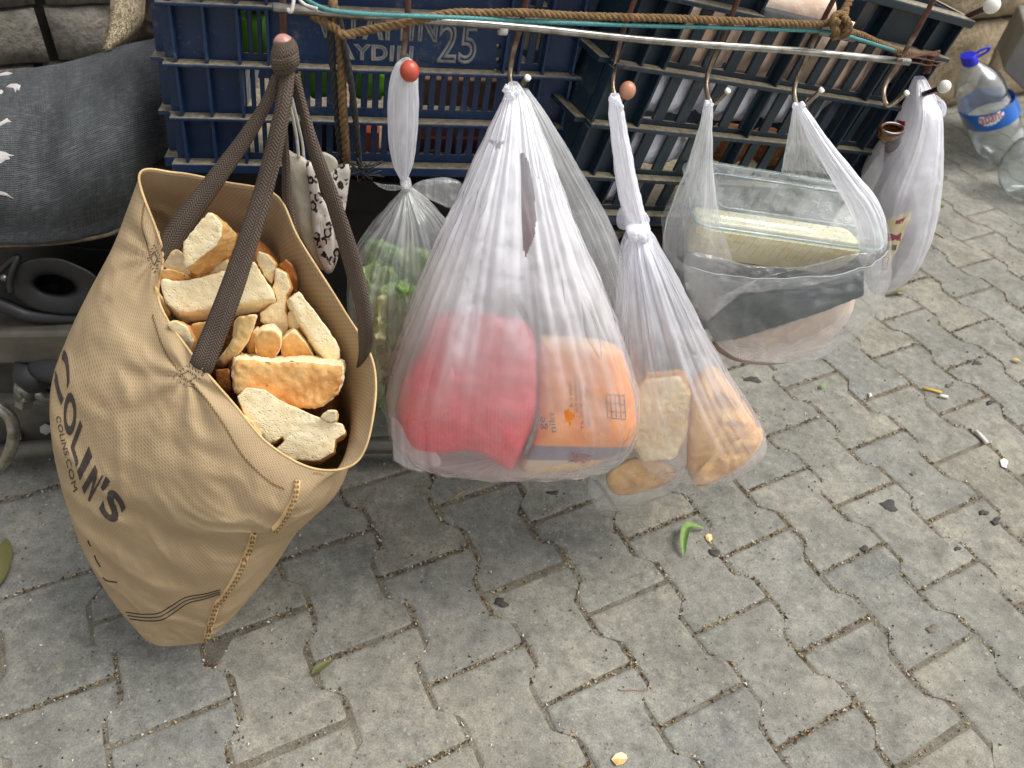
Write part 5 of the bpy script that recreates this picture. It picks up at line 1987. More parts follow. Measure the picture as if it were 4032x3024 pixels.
def inside(poly, x, y):
    r = False
    n = len(poly)
    for i in range(n):
        x1, y1 = poly[i]
        x2, y2 = poly[(i + 1) % n]
        if (y1 > y) != (y2 > y) and x < (x2 - x1) * (y - y1) / (y2 - y1) + x1:
            r = not r
    return r


def film(name, levels, m, parent, nU=160, nV=80, wr=0.002, wscale=26, seed=0, expo=2.0, cap=False, drop=0.0, holes=(), label=None, sag=None):
    V, F, UV, A, nu, nv = loft(levels, nU, nV, True, wr, wscale, expo, seed)
    if sag:
        for j in range(nv):
            v = j / (nv - 1)
            for i in range(nu):
                st = math.sin(2 * math.pi * i / nu)
                k = max(0.0, 1 - v / sag[1])
                V[j * nu + i] = V[j * nu + i] + Vector((0, 0, -sag[0] * k * max(0, st) ** 0.7 + sag[0] * 0.6 * k * max(0, -st)))
    if cap:
        cap_bottom(V, F, UV, A, nu, nv, drop)
    if holes:
        F, UV = cut_holes(V, F, UV, lambda c, u, v: u < 0.5 and any(inside(h, *to_px(c)) for h in holes))
    return mk(name, V, F, m, parent, uvs={'loop': UV}, attr=A, label=label)


def film_sheet(name, poly, Y, thick, m, parent, op, **kw):
    o = puffy(name, poly, Y, thick, m, parent, **kw)
    a = o.data.attributes.new('opac', 'FLOAT', 'POINT')
    a.data.foreach_set('value', [op] * len(o.data.vertices))
    return o


def obj_bvh(o):
    off = wloc(o)
    return BVHTree.FromPolygons([tuple(v.co + off) for v in o.data.vertices], [tuple(p.vertices) for p in o.data.polygons])


M['film_white'] = film_mat('white_bag_film', (0.95, 0.955, 0.985), 1.12, 0.9, 0.9, 15)
M['film_clear'] = film_mat('clear_bag_film', (0.93, 0.94, 0.93), 1.0, 1.1, 0.8, 18, 0.4, 0.09)
M['film_lilac'] = film_mat('lilac_bag_film', (0.93, 0.935, 0.99), 1.1, 0.9, 0.6, 14)
M['film_neck'] = film_mat('gathered_film', (0.95, 0.95, 0.985), 1.15, 0.5, 0.5, 7, 0.35, 0.16, 0.35)
M['film_sheer'] = film_mat('sheer_film', (0.93, 0.94, 0.94), 1.0, 1.2, 0.38, 12, 0.4, 0.05, 0.35)

# ---- bag with lettuce
ba = base_thing('plastic_bag', 'clear knotted bag of green lettuce hanging from the red-beaded hook', 'plastic bag', tuple(P(1600, 700, .82)))
film('handle_strap', [(1578, 236, 1612, 232, .782, .006, .1, .75), (1552, 262, 1636, 262, .786, .012, .14, .72), (1533, 330, 1645, 320, .790, .015, .18, .62), (1527, 450, 1648, 440, .80, .016, .18, .58),
                      (1532, 560, 1641, 550, .81, .016, .18, .6), (1548, 645, 1628, 640, .82, .013, .18, .7), (1570, 690, 1612, 688, .825, .009, .14, .9), (1580, 712, 1606, 712, .825, .006, .1, .95)],
     M['film_neck'], ba, 120, 56, .001, 40, 3)
V, F, UV, A, _, _ = loft([(1584, 700, 1604, 700, .822, .005, 0, .9), (1576, 716, 1616, 714, .818, .013, .3, .95), (1580, 732, 1620, 732, .818, .012, .3, .95), (1588, 748, 1612, 748, .82, .007, 0, .9)], 40, 24, True, .001, 60, 2.0, 5)
mk('knot', V, F, M['film_clear'], ba, uvs={'loop': UV}, attr=A)
film('bag_body', [(1586, 738, 1614, 738, .822, .007, .30, .85), (1564, 775, 1650, 775, .82, .020, .42, .55), (1500, 850, 1725, 850, .815, .040, .30, .36), (1412, 960, 1800, 960, .812, .060, .20, .25),
                  (1374, 1080, 1850, 1080, .810, .072, .13, .30), (1378, 1240, 1862, 1240, .810, .078, .10, .25), (1420, 1400, 1840, 1400, .812, .075, .08, .23), (1472, 1540, 1780, 1540, .815, .055, .07, .22), (1530, 1640, 1690, 1650, .818, .025, .06, .30)],
     M['film_clear'], ba, 200, 100, .003, 24, 4, cap=True)
film_sheet('bag_skirt', [(1618, 738), (1650, 714), (1690, 704), (1740, 697), (1780, 702), (1818, 722), (1806, 770), (1780, 820), (1720, 800), (1660, 770)], .845, .012, M['film_clear'], ba, .28, wr=.006, seed=6)
film_sheet('bag_skirt', [(1596, 740), (1560, 728), (1500, 724), (1470, 716), (1500, 740), (1545, 752)], .84, .004, M['film_clear'], ba, .25, wr=.004, seed=7)


def leaf_green():
    t = NT('lettuce_leaf')
    uv = t.coord('UV')
    n = t.noise(uv, 9, 5, 0.6, 0.6)
    vein = t.math('ABSOLUTE', t.math('SUBTRACT', t.noise(t.mapping(uv, (2.2, 1, 1)), 14, 3, 0.5, 1.5), 0.5))
    c = t.ramp(n, [(0.28, rgb(98, 140, 66)), (0.5, rgb(136, 172, 88)), (0.75, rgb(178, 200, 124))])
    c = t.mix(t.fr(vein, 0.0, 0.03, 0.7, 0.0), c, rgb(206, 216, 160))
    return t.done(t.princ(c, 0.45, t.bump(n, 0.5, 0.005)))


M['lettuce'] = leaf_green()
M['lettuce_pale'] = plain('lettuce_heart', rgb(196, 198, 150), rgb(170, 166, 124), 0.6, 25, 0.4, 90, 0.003)
let = base_thing('lettuce', 'bright green lettuce leaves inside the clear knotted bag', 'lettuce', tuple(P(1560, 1400, .80)))
for k, (poly, Y, m_) in enumerate((([(1400, 1080), (1470, 1030), (1560, 1060), (1580, 1180), (1540, 1300), (1460, 1290), (1410, 1200)], .775, 'lettuce'),
                                   ([(1500, 1130), (1560, 1100), (1680, 1150), (1700, 1300), (1620, 1400), (1540, 1360), (1500, 1250)], .760, 'lettuce'),
                                   ([(1400, 1200), (1440, 1180), (1500, 1280), (1520, 1380), (1470, 1430), (1410, 1330)], .755, 'lettuce'),
                                   ([(1560, 980), (1640, 960), (1760, 1040), (1780, 1200), (1700, 1240), (1600, 1140)], .79, 'lettuce'),
                                   ([(1430, 1320), (1500, 1330), (1560, 1400), (1540, 1480), (1460, 1500), (1425, 1420)], .765, 'lettuce_pale'),
                                   ([(1440, 1460), (1560, 1440), (1700, 1480), (1720, 1580), (1620, 1650), (1520, 1620), (1460, 1560)], .795, 'lettuce'),
                                   ([(1600, 1250), (1720, 1200), (1820, 1280), (1810, 1420), (1700, 1480), (1620, 1400)], .78, 'lettuce'),
                                   ([(1440, 960), (1520, 940), (1600, 1000), (1560, 1120), (1460, 1120)], .80, 'lettuce'), ([(1480, 1180), (1510, 1170), (1530, 1340), (1500, 1420), (1478, 1300)], .748, 'lettuce_pale'),
                                   ([(1560, 1120), (1600, 1110), (1640, 1260), (1600, 1330), (1566, 1240)], .750, 'lettuce'))):
    jr = random.Random(k)
    pj = []
    for (x0_, y0_), (x1_, y1_) in zip(poly, poly[1:] + poly[:1]):
        for f_ in (0, .33, .66):
            pj.append((x0_ + (x1_ - x0_) * f_ + jr.uniform(-16, 16), y0_ + (y1_ - y0_) * f_ + jr.uniform(-16, 16)))
    puffy('leaf', pj, Y, .006, M[m_], let, wr=.022, wscale=34, seed=k, flat=.3, back=.008, n=3)

# ---- big white bag
bb = base_thing('plastic_bag', 'big white carrier bag with a torn slit, holding a red bag and a bread packet', 'plastic bag', tuple(P(2010, 1200, .73)))
hB = [[(2046, 610), (2060, 600), (2082, 640), (2100, 730), (2112, 860), (2104, 930), (2086, 980), (2068, 1012), (2058, 960), (2056, 860), (2050, 720)],
      [(1922, 545), (1942, 552), (1962, 560), (1984, 552), (1978, 572), (1962, 588), (1948, 584), (1950, 570), (1930, 562)],
      [(2224, 1622), (2240, 1616), (2262, 1640), (2252, 1662), (2258, 1690), (2236, 1676), (2230, 1648)]]
film('bag_body', [(2000, 330, 2042, 328, .782, .006, .25, .95), (1984, 380, 2072, 372, .772, .013, .30, .95), (1954, 455, 2104, 440, .762, .022, .30, .90), (1888, 610, 2158, 590, .748, .037, .26, .84),
                  (1806, 790, 2222, 770, .736, .052, .20, .78), (1732, 945, 2288, 935, .728, .066, .15, .70), (1650, 1130, 2368, 1120, .720, .080, .11, .58), (1570, 1320, 2444, 1305, .714, .088, .09, .32),
                  (1524, 1470, 2500, 1480, .710, .092, .06, .2), (1520, 1570, 2516, 1590, .710, .090, .05, .14), (1532, 1665, 2498, 1690, .712, .084, .05, .20), (1580, 1742, 2450, 1758, .716, .066, .05, .30), (1700, 1785, 2300, 1800, .720, .040, .04, .42)],
     M['film_white'], bb, 288, 170, .0028, 24, 8, 2.5, cap=True, drop=.004, holes=hB)
film('back_layer', [(2050, 350, 2082, 352, .80, .004, .2, .7), (2075, 460, 2160, 460, .80, .008, .25, .5), (2120, 620, 2262, 630, .80, .012, .2, .36), (2190, 800, 2372, 815, .80, .016, .15, .30),
                    (2260, 960, 2440, 965, .795, .02, .1, .28), (2330, 1120, 2478, 1110, .79, .02, .1, .28), (2380, 1260, 2470, 1260, .785, .015, .1, .3)], M['film_clear'], bb, 120, 60, .002, 30, 9)
film_sheet('bag_corner', [(1540, 1640), (1544, 1760), (1548, 1814), (1556, 1818), (1600, 1846), (1660, 1862), (1690, 1850), (1740, 1830), (1710, 1770), (1620, 1710)], .672, .005, M['film_white'], bb, .40, wr=.003, seed=11)


def striped_red():
    t = NT('red_film')
    uv = t.coord('UV')
    wv = t.n('ShaderNodeTexWave', bands_direction='X')
    t.set(wv.inputs['Vector'], uv)
    wv.inputs['Scale'].default_value = 22
    wv.inputs['Distortion'].default_value = 0.5
    n = t.noise(t.coord('Object'), 30, 5, 0.65, 0.8)
    c = t.ramp(n, [(0.3, rgb(240, 44, 66)), (0.7, rgb(250, 84, 100))])
    c = t.mix(t.fr(wv.outputs['Fac'], 0.75, 0.95, 0, 0.18), c, rgb(250, 150, 150))
    pr_ = t.princ(c, 0.35, t.bump(n, 0.8, 0.006))
    tr_ = t.n('ShaderNodeBsdfTranslucent')
    t.set(tr_.inputs['Color'], c)
    return t.done(t.mixs(0.15, pr_, tr_.outputs[0]))


red = puffy('red_bag', [(1690, 1262), (1760, 1230), (1850, 1222), (1960, 1236), (2060, 1262), (2110, 1340), (2124, 1480), (2118, 1620), (2080, 1740), (2020, 1850), (1940, 1812), (1850, 1776), (1760, 1788), (1640, 1790), (1580, 1720), (1564, 1620), (1584, 1500), (1660, 1370)],
            .690, .050, striped_red(), None, tilt=.045, wr=.009, wscale=26, flat=.78, seed=4)
tag(red, 'crumpled red plastic bag bulging inside the big white carrier bag', 'bag')


def packet_mat():
    t = NT('orange_packet')
    uv = t.coord('UV')
    sep = t.n('ShaderNodeSeparateXYZ')
    t.set(sep.inputs[0], uv)
    k = t.math('ADD', sep.outputs['Y'], t.math('MULTIPLY', sep.outputs['X'], -0.03))
    n = t.noise(t.coord('Object'), 40, 4, 0.6, 1.0)
    c = t.ramp(n, [(0.3, rgb(236, 132, 30)), (0.7, rgb(242, 152, 54))])
    c = t.mix(t.fr(k, 1.677, 1.685), c, rgb(112, 112, 132))
    c = t.mix(t.fr(k, 1.735, 1.742), c, rgb(214, 196, 176))
    c = t.mix(t.fr(sep.outputs['Y'], 1.42, 1.34, 0, 0.9), c, rgb(226, 200, 160))
    return t.done(t.princ(c, 0.35, t.bump(n, 0.5, 0.004)))


packet = puffy('bread_packet', [(2118, 1420), (2124, 1340), (2136, 1318), (2240, 1322), (2360, 1336), (2440, 1372), (2476, 1470), (2504, 1620), (2496, 1720), (2440, 1786), (2300, 1826), (2160, 1840), (2060, 1846), (2110, 1700), (2120, 1560)],
               .692, .052, packet_mat(), None, tilt=.07, wr=.004, wscale=26, flat=.66, seed=5, rings=14, n=8)
tag(packet, 'orange bread packet with small print on its side inside the white carrier bag', 'packet')
pb = obj_bvh(packet)
M['ink'] = plain('dark_ink', rgb(52, 50, 62), rgb(44, 42, 54), 0.7, 60, 0.05)
M['ink_red'] = plain('red_ink', rgb(206, 44, 48), rgb(190, 36, 44), 0.6, 60, 0.05)
decal([(2246, 1776), (2340, 1792), (2318, 1832), (2232, 1822)], pb, plain('dark_panel', rgb(44, 42, 50), rgb(38, 36, 44), 0.5), 'printed_panel', packet, 0.0006)
print_on('EKMEGI', [(2332, 1796), (2252, 1780)], [(2314, 1826), (2240, 1816)], pb, M['ink_red'], 'printed_word', packet, 1.0, 0.0012)
print_on('TR.34-K-020989', [(2300, 1690), (2285, 1480)], [(2289, 1692), (2274, 1480)], pb, M['ink'], 'printed_line', packet, 1.0, 0.0008)
print_on('0850 800 99 00', [(2326, 1680), (2312, 1520)], [(2315, 1682), (2301, 1520)], pb, M['ink'], 'printed_line', packet, 1.0, 0.0008)
print_on('ISTANBUL', [(2278, 1620), (2268, 1480)], [(2268, 1621), (2258, 1480)], pb, M['ink'], 'printed_line', packet, 1.0, 0.0008)
print_on('R 14404', [(2256, 1600), (2250, 1500)], [(2244, 1601), (2238, 1500)], pb, M['ink'], 'printed_line', packet, 1.0, 0.0008)
print_on('nikt', [(2190, 1700), (2182, 1620)], [(2166, 1702), (2158, 1620)], pb, M['ink'], 'printed_line', packet, 1.0, 0.0008)
print_on('ge', [(2158, 1690), (2156, 1640)], [(2130, 1692), (2128, 1640)], pb, M['ink'], 'printed_line', packet, 1.0, 0.0008)
for x in (2386, 2402, 2420, 2438, 2456):
    strip_on([(x, 1552), (x + 8, 1645)], 3, pb, M['ink'], 'printed_table_line', packet, 0.0008, 4)
for y in (1552, 1586, 1618, 1645):
    strip_on([(2386 + (y - 1552) * .08, y), (2456 + (y - 1552) * .08, y + 6)], 3, pb, M['ink'], 'printed_table_line', packet, 0.0008, 4)
loaf = puffy('bread_loaf', [(2060, 1800), (2130, 1790), (2260, 1820), (2380, 1810), (2300, 1845), (2160, 1862), (2060, 1860)], .70, .03, M['crust_pale'], None, wr=.004, seed=8)
tag(loaf, 'pale loaf lying lowest in the white carrier bag under the orange packet', 'bread')

# ---- twisted white bag with loaves
bc = base_thing('plastic_bag', 'white bag with a long twisted neck and double knot, holding loaves', 'plastic bag', tuple(P(2520, 900, .80)))
film('twisted_neck', [(2404, 372, 2438, 372, .80, .005, .1, .85), (2396, 420, 2450, 415, .80, .010, .15, .85), (2402, 520, 2470, 515, .805, .012, .18, .82), (2414, 630, 2492, 625, .81, .014, .2, .80),
                      (2428, 730, 2512, 725, .812, .015, .2, .80), (2444, 810, 2532, 805, .814, .016, .2, .84), (2466, 870, 2546, 868, .815, .015, .18, .9), (2484, 905, 2548, 900, .815, .013, .15, .95)], M['film_neck'], bc, 120, 70, .0016, 50, 12)
V, F, UV, A, _, _ = loft([(2472, 862, 2546, 862, .808, .010, .1, .9), (2462, 890, 2556, 885, .802, .020, .3, .92), (2468, 915, 2558, 912, .802, .021, .3, .92), (2482, 940, 2552, 940, .806, .014, .2, .9)], 60, 30, True, .003, 60, 2.0, 13)
mk('knot', V, F, M['film_neck'], bc, uvs={'loop': UV}, attr=A)
film_sheet('knot_loop', [(2452, 812), (2436, 824), (2428, 850), (2426, 872), (2434, 896), (2456, 906), (2486, 910), (2500, 890), (2480, 860), (2470, 830)], .806, .007, M['film_lilac'], bc, .42, wr=.004, seed=14)
film_sheet('knot_loop', [(2540, 836), (2556, 856), (2558, 874), (2546, 886), (2536, 870)], .806, .005, M['film_lilac'], bc, .42, wr=.003, seed=15)
film('bag_body', [(2474, 915, 2552, 915, .808, .016, .25, .9), (2450, 975, 2592, 965, .805, .032, .28, .64), (2436, 1110, 2672, 1110, .80, .048, .22, .48), (2428, 1270, 2756, 1270, .79, .060, .17, .38),
                  (2428, 1410, 2832, 1410, .785, .070, .12, .34), (2440, 1550, 2920, 1555, .78, .075, .09, .2), (2462, 1670, 3004, 1690, .776, .074, .06, .12), (2490, 1750, 2990, 1755, .776, .062, .05, .14), (2530, 1808, 2920, 1820, .78, .045, .05, .26), (2610, 1846, 2800, 1860, .785, .022, .04, .34)],
     M['film_lilac'], bc, 220, 120, .0028, 26, 16, 2.4, cap=True)
film('inner_bag', [(2470, 1600, 2720, 1560, .765, .03, .1, .10), (2450, 1740, 2705, 1690, .755, .035, .12, .12), (2370, 1838, 2700, 1780, .75, .035, .12, .14), (2314, 1905, 2694, 1850, .75, .03, .12, .16),
                   (2336, 1978, 2640, 1925, .752, .02, .1, .2), (2346, 2004, 2500, 1978, .754, .008, .05, .25)], M['film_clear'], bc, 140, 70, .005, 34, 17, cap=True)
M['butter'] = plain('yellow_crumb', rgb(250, 234, 188), rgb(216, 172, 104), 0.85, 16, 0.6, 90, .005)
for nm, lab, poly, Y, th_, mt_, sd in (
        ('bread_loaf', 'orange crusted loaf at the right in the twisted white bag', [(2700, 1600), (2740, 1480), (2810, 1440), (2890, 1530), (2965, 1640), (2990, 1740), (2910, 1830), (2800, 1890), (2712, 1870)], .784, .045, 'crust', 1),
        ('bread_loaf', 'glossy roll along the lower right edge of the twisted white bag', [(2725, 1880), (2790, 1800), (2890, 1730), (2985, 1680), (3002, 1730), (2960, 1800), (2870, 1868), (2780, 1912), (2735, 1910)], .766, .024, 'crust', 2),
        ('bread_piece', 'dull crust end in the clear tail below the pale crumb block', [(2400, 1850), (2500, 1800), (2620, 1820), (2660, 1880), (2560, 1930), (2440, 1950), (2390, 1910)], .765, .012, 'crust', 4)):
    o = puffy(nm, poly, Y - .012, th_, M[mt_], None, wr=.009, wscale=34, flat=.74, seed=sd + 20, tilt=.07)
    tag(o, lab, 'bread')

o = slab('bread_piece', [(2468, 1570), (2540, 1490), (2680, 1480), (2722, 1550), (2706, 1700), (2660, 1806), (2530, 1822), (2478, 1740)], .745, (14, -30), .05, [M['butter'], M['crust']], tilt=.08, seed=41, rough=.002, round_=.006)
tag(o, 'pale yellow crumb block at the left in the twisted white bag', 'bread')

# ---- clear bag with food boxes
bd = base_thing('plastic_bag', 'clear carrier bag slung from two hooks around takeaway food boxes', 'plastic bag', tuple(P(3050, 1000, .89)))
film('handle_strap', [(2776, 398, 2804, 398, .872, .004, .2, .75), (2768, 440, 2806, 440, .872, .007, .3, .7), (2744, 540, 2802, 545, .872, .011, .38, .48), (2704, 670, 2806, 680, .872, .014, .36, .34),
                      (2652, 800, 2822, 820, .872, .018, .30, .24), (2612, 920, 2860, 960, .87, .02, .24, .18), (2612, 1030, 2890, 1060, .865, .02, .2, .10)], M['film_sheer'], bd, 140, 80, .002, 30, 21)
film('handle_strap', [(3128, 408, 3160, 410, .90, .004, .2, .85), (3140, 448, 3190, 446, .895, .006, .25, .8), (3172, 520, 3232, 505, .89, .007, .3, .72), (3222, 615, 3296, 590, .885, .009, .3, .6),
                      (3284, 722, 3376, 690, .88, .011, .26, .5), (3338, 812, 3452, 782, .875, .014, .2, .42), (3372, 900, 3490, 880, .87, .016, .14, .34), (3380, 980, 3490, 960, .868, .018, .1, .22)], M['film_neck'], bd, 120, 70, .0018, 34, 22)
film('handle_strap', [(3122, 412, 3150, 412, .915, .004, .2, .8), (3112, 500, 3180, 500, .925, .007, .35, .5), (3096, 590, 3226, 600, .935, .01, .3, .34), (3080, 680, 3290, 700, .945, .012, .2, .24)], M['film_sheer'], bd, 100, 40, .002, 30, 23)
film('bag_body', [(2612, 900, 3494, 880, .905, .085, .03, .16), (2618, 960, 3494, 940, .903, .088, .03, .15), (2640, 1050, 3484, 1030, .90, .09, .04, .13), (2700, 1160, 3430, 1140, .897, .088, .05, .14), (2760, 1260, 3350, 1240, .893, .078, .05, .2),
                  (2830, 1335, 3260, 1325, .89, .055, .06, .32), (2910, 1375, 3130, 1380, .89, .028, .06, .4)], M['film_sheer'], bd, 200, 100, .005, 22, 24, 2.6, cap=True, sag=(.026, .45))
bo_ = [o for o in bd.children if o.name.startswith('bag_body')][0]
mb = MB()
off_ = wloc(bo_)
ringm = [bo_.data.vertices[k].co + off_ for k in range(14, 78)]
mb.tube(ringm, 0.00042, 5)
mb.build('mouth_edge', plain('film_edge', rgb(206, 208, 208), rgb(180, 184, 184), 0.3, 40, 0.1), bd)
# box with lid
bl, br_, tl = P(2748, 866, .866), P(3486, 972, .870), P(2720, 628, .985)
ex, up = (br_ - bl), (tl - bl)
up = up - ex.normalized() * up.dot(ex.normalized())
FL = Frame(bl, ex, up)
LW, LH = ex.length, up.length
food = base_thing('food_box', 'clear takeaway box of pale rice with a misted lid, tilted in the bag', 'food box', tuple(bl))
M['lid_plastic'] = clear_mat('misted_lid', (0.88, 0.93, 0.925), 0.20, 0.9, 0.12, 0.2, 60)
M['box_plastic'] = clear_mat('clear_box_plastic', (0.98, 0.99, 0.98), 0.04, 0.6, 0.08, 0.1, 50)


def rrect(F_, s0, s1, t0, t1, r, d, n=6):
    pts = []
    for cx, cy, a0 in ((s1 - r, t1 - r, 0), (s0 + r, t1 - r, 90), (s0 + r, t0 + r, 180), (s1 - r, t0 + r, 270)):
        for k in range(n + 1):
            a = math.radians(a0 + 90 * k / n)
            pts.append(F_.w(cx + r * math.cos(a), cy + r * math.sin(a), d))
    return pts


def rings_mesh(name, rings__, m, parent, close_last=True, close_first=False):
    N = len(rings__[0])
    vs = [p for r_ in rings__ for p in r_]
    fs = []
    for j in range(len(rings__) - 1):
        for i in range(N):
            fs.append((j * N + i, (j + 1) * N + i, (j + 1) * N + (i + 1) % N, j * N + (i + 1) % N))
    if close_last:
        fs.append(tuple((len(rings__) - 1) * N + i for i in range(N)))
    if close_first:
        fs.append(tuple(range(N - 1, -1, -1)))
    return mk(name, vs, fs, m, parent, smooth=False)


lid = rings_mesh('lid', [rrect(FL, -.004, LW + .004, -.004, LH + .004, .022, .010), rrect(FL, -.004, LW + .004, -.004, LH + .004, .022, .002), rrect(FL, -.001, LW + .001, -.001, LH + .001, .020, -.002), rrect(FL, .006, LW - .006, .006, LH - .006, .018, -.0025),
                         rrect(FL, .010, LW - .010, .010, LH - .010, .018, -.0045), rrect(FL, .028, LW - .028, .026, LH - .026, .014, -.005), rrect(FL, .030, LW - .030, .028, LH - .028, .014, -.003)], M['lid_plastic'], food)
mod(lid, 'BEVEL', width=.0008, segments=2, limit_method='ANGLE')
M['lid_edge'] = clear_mat('lid_edge_plastic', (0.60, 0.74, 0.75), 0.35, 1.6, 0.1, 0.1, 50)
mb = MB()
rim_ = rrect(FL, -.004, LW + .004, -.004, LH + .004, .022, .005)
mb.tube(rim_ + rim_[:1], .0021, 8, cap=False)
rim_ = rrect(FL, .029, LW - .029, .027, LH - .027, .014, -.0046)
mb.tube(rim_ + rim_[:1], .0010, 6, cap=False)
mb.build('lid_rim', M['lid_edge'], food)
rings_mesh('tub', [rrect(FL, .0, LW, .0, LH, .020, .0105), rrect(FL, .006, LW - .006, .006, LH - .006, .020, .012), rrect(FL, .016, LW - .016, .014, LH - .014, .020, .080), rrect(FL, .020, LW - .020, .018, LH - .018, .018, .083)], M['box_plastic'], food)
M['rice'] = plain('pale_rice', rgb(250, 240, 208), rgb(240, 222, 176), 0.8, 45, 0.7, 150, 0.005)
fd = rings_mesh('rice', [rrect(FL, .014, LW - .014, .010, LH - .085, .016, .024), rrect(FL, .0115, LW - .0115, .0095, LH - .055, .016, .034), rrect(FL, .019, LW - .019, .017, LH - .022, .018, .079)], M['rice'], food, True, True)
mbr = MB()
for k in range(20):
    s_ = .02 + (LW - .04) * k / 19
    mbr.tube([FL.w(s_, .0045, .016), FL.w(s_ + .0008, .0085, .035), FL.w(s_, .0115, .056)], .00035, 5)
mbr.build('tub_ribs', M['box_plastic'], food)
mbr = MB()
rr = random.Random(8)
for k in range(330):
    s_, t_ = rr.uniform(.03, LW - .03), rr.uniform(.008, LH * 0.85)
    rad_ = rr.choice((.0006, .0008, .0011, .0015))
    c_ = FL.w(s_, t_, -.0035 if .03 < t_ < LH - .03 else -.0052)
    mbr.ball(c_, rad_ * rr.uniform(1, 1.7), rad_, rad_ * 0.7, 8, 5)
dr = mbr.build('droplets', clear_mat('water_drops', (0.97, 0.99, 0.99), 0.12, 1.6, 0.03, 0, 10), lid)
dr['kind'] = 'stuff'
M['tray'] = plain('dark_green_tray', rgb(38, 54, 56), rgb(28, 42, 44), 0.45, 30, 0.15)
tr = base_thing('foil_tray', 'dark green food tray wrapped in crinkled clear film under the rice box', 'tray', tuple(P(3000, 1250, .88)))
slabt = slab('tray', [(2822, 1180), (3000, 1162), (3190, 1140), (3404, 1062), (3404, 1168), (3250, 1228), (3060, 1290), (2900, 1338), (2815, 1352), (2790, 1290)], .868, (-50, -120), .10, [M['tray'], M['tray']], tr, rough=.0012, round_=.004)
film_sheet('crinkled_wrap', [(2700, 1000), (2800, 1000), (2920, 1036), (3080, 1050), (3240, 1040), (3430, 985), (3410, 1060), (3190, 1126), (3000, 1150), (2826, 1172), (2790, 1260), (2750, 1240), (2700, 1130)], .862, .010, M['film_clear'], tr, .13, wr=.018, wscale=60, seed=31)
bg = puffy('bread_bag', [(2800, 1350), (2900, 1320), (3060, 1272), (3250, 1200), (3360, 1150), (3350, 1240), (3270, 1340), (3190, 1400), (3060, 1436), (2930, 1430), (2850, 1400)], .925, .026, plain('beige_wrapped_bread', rgb(214, 196, 180), rgb(190, 164, 146), 0.7, 25, 0.4), None, wr=.004, seed=33)
tag(bg, 'beige wrapped bread lying at the bottom of the clear carrier bag', 'bread')
# bunched film where the handles sit on their hooks
for par, mt_, spots in ((bb, 'film_neck', ((1992, 352, .768, 17), (2040, 356, .764, 14), (2010, 380, .760, 18))), (bc, 'film_neck', ((2408, 392, .792, 16), (2432, 402, .788, 17), (2446, 424, .790, 12))),
                        (bd, 'film_neck', ((2784, 408, .866, 13), (2800, 418, .864, 12), (3132, 418, .894, 14), (3158, 416, .892, 13)))):
    for k, (x, y, Yk, r_) in enumerate(spots):
        jr = random.Random(int(x + y))
        pl = [(x + r_ * jr.uniform(.6, 1.25) * math.cos(a * .7), y + r_ * jr.uniform(.7, 1.5) * math.sin(a * .7)) for a in range(9)]
        film_sheet('handle_bunch', pl, Yk, .004, M[mt_], par, .6, wr=.006, wscale=90, seed=int(x), rings=5, n=3)

# ---- bag with the brown bottle
be = base_thing('plastic_bag', 'white carrier bag at the far crate end with a brown bottle mouth poking through', 'plastic bag', tuple(P(3560, 700, 1.09)))
film('bag_body', [(3604, 308, 3640, 304, 1.13, .006, .2, .85), (3588, 362, 3684, 390, 1.12, .02, .1, .9), (3570, 440, 3692, 440, 1.11, .035, .07, .88), (3530, 530, 3690, 530, 1.10, .045, .05, .72), (3470, 620, 3688, 610, 1.095, .055, .04, .66),
                  (3420, 710, 3680, 700, 1.09, .06, .05, .6), (3400, 820, 3664, 810, 1.085, .06, .04, .56), (3392, 930, 3636, 910, 1.085, .058, .04, .64), (3396, 1030, 3596, 1010, 1.085, .05, .04, .64), (3412, 1110, 3530, 1090, 1.09, .035, .04, .56), (3428, 1142, 3470, 1130, 1.09, .015, .04, .6)],
     film_mat('grey_bag_film', (0.84, 0.83, 0.87), 1.0, 0.4, 0.45, 6, 0.35, 0.1, 0.4), be, 180, 110, .002, 20, 41, 3.2, cap=True, holes=[[(3510 + 42 * math.cos(a * .42), 506 + 20 * math.sin(a * .42)) for a in range(15)]])
film('handle_loop', [(3688, 385, 3700, 384, 1.11, .01, .1, .8), (3700, 410, 3720, 405, 1.11, .012, .1, .75), (3700, 445, 3718, 440, 1.11, .01, .1, .7), (3690, 460, 3704, 456, 1.11, .008, .1, .7)], M['film_white'], be, 50, 24, .001, 40, 42)
amber = NT('amber_glass')
amber = amber.done(amber.princ(rgb(60, 30, 8), 0.08, None, Coat_Weight=0.6))
bo = base_thing('glass_bottle', 'brown glass bottle inside the far white bag, only its mouth showing', 'bottle', tuple(P(3500, 800, 1.09)))
V, F, UV, A, nu, nv = loft([(3464, 505, 3556, 505, 1.066, .016, 0, 1), (3462, 512, 3558, 512, 1.067, .018, 0, 1), (3466, 526, 3552, 526, 1.07, .016, 0, 1), (3484, 560, 3548, 560, 1.09, .012, 0, 1), (3480, 680, 3570, 680, 1.10, .024, 0, 1), (3440, 800, 3600, 790, 1.10, .042, 0, 1), (3430, 950, 3590, 930, 1.10, .042, 0, 1), (3434, 1080, 3520, 1065, 1.10, .024, 0, 1)], 40, 50)
mk('bottle_body', V, F, plain('wrapped_bottle', rgb(150, 140, 140), rgb(120, 110, 112), 0.4), bo)
mb = MB()
ringp = [P(3510 + 45 * math.cos(2 * math.pi * k / 32), 508 + 21 * math.sin(2 * math.pi * k / 32) + 5 * math.cos(2 * math.pi * k / 32), 1.048 - .012 * math.sin(2 * math.pi * k / 32)) for k in range(33)]
mb.tube(ringp, .0036, 12, cap=False)
mb.build('bottle_lip', amber, bo)
mb = MB()
n_ = 32
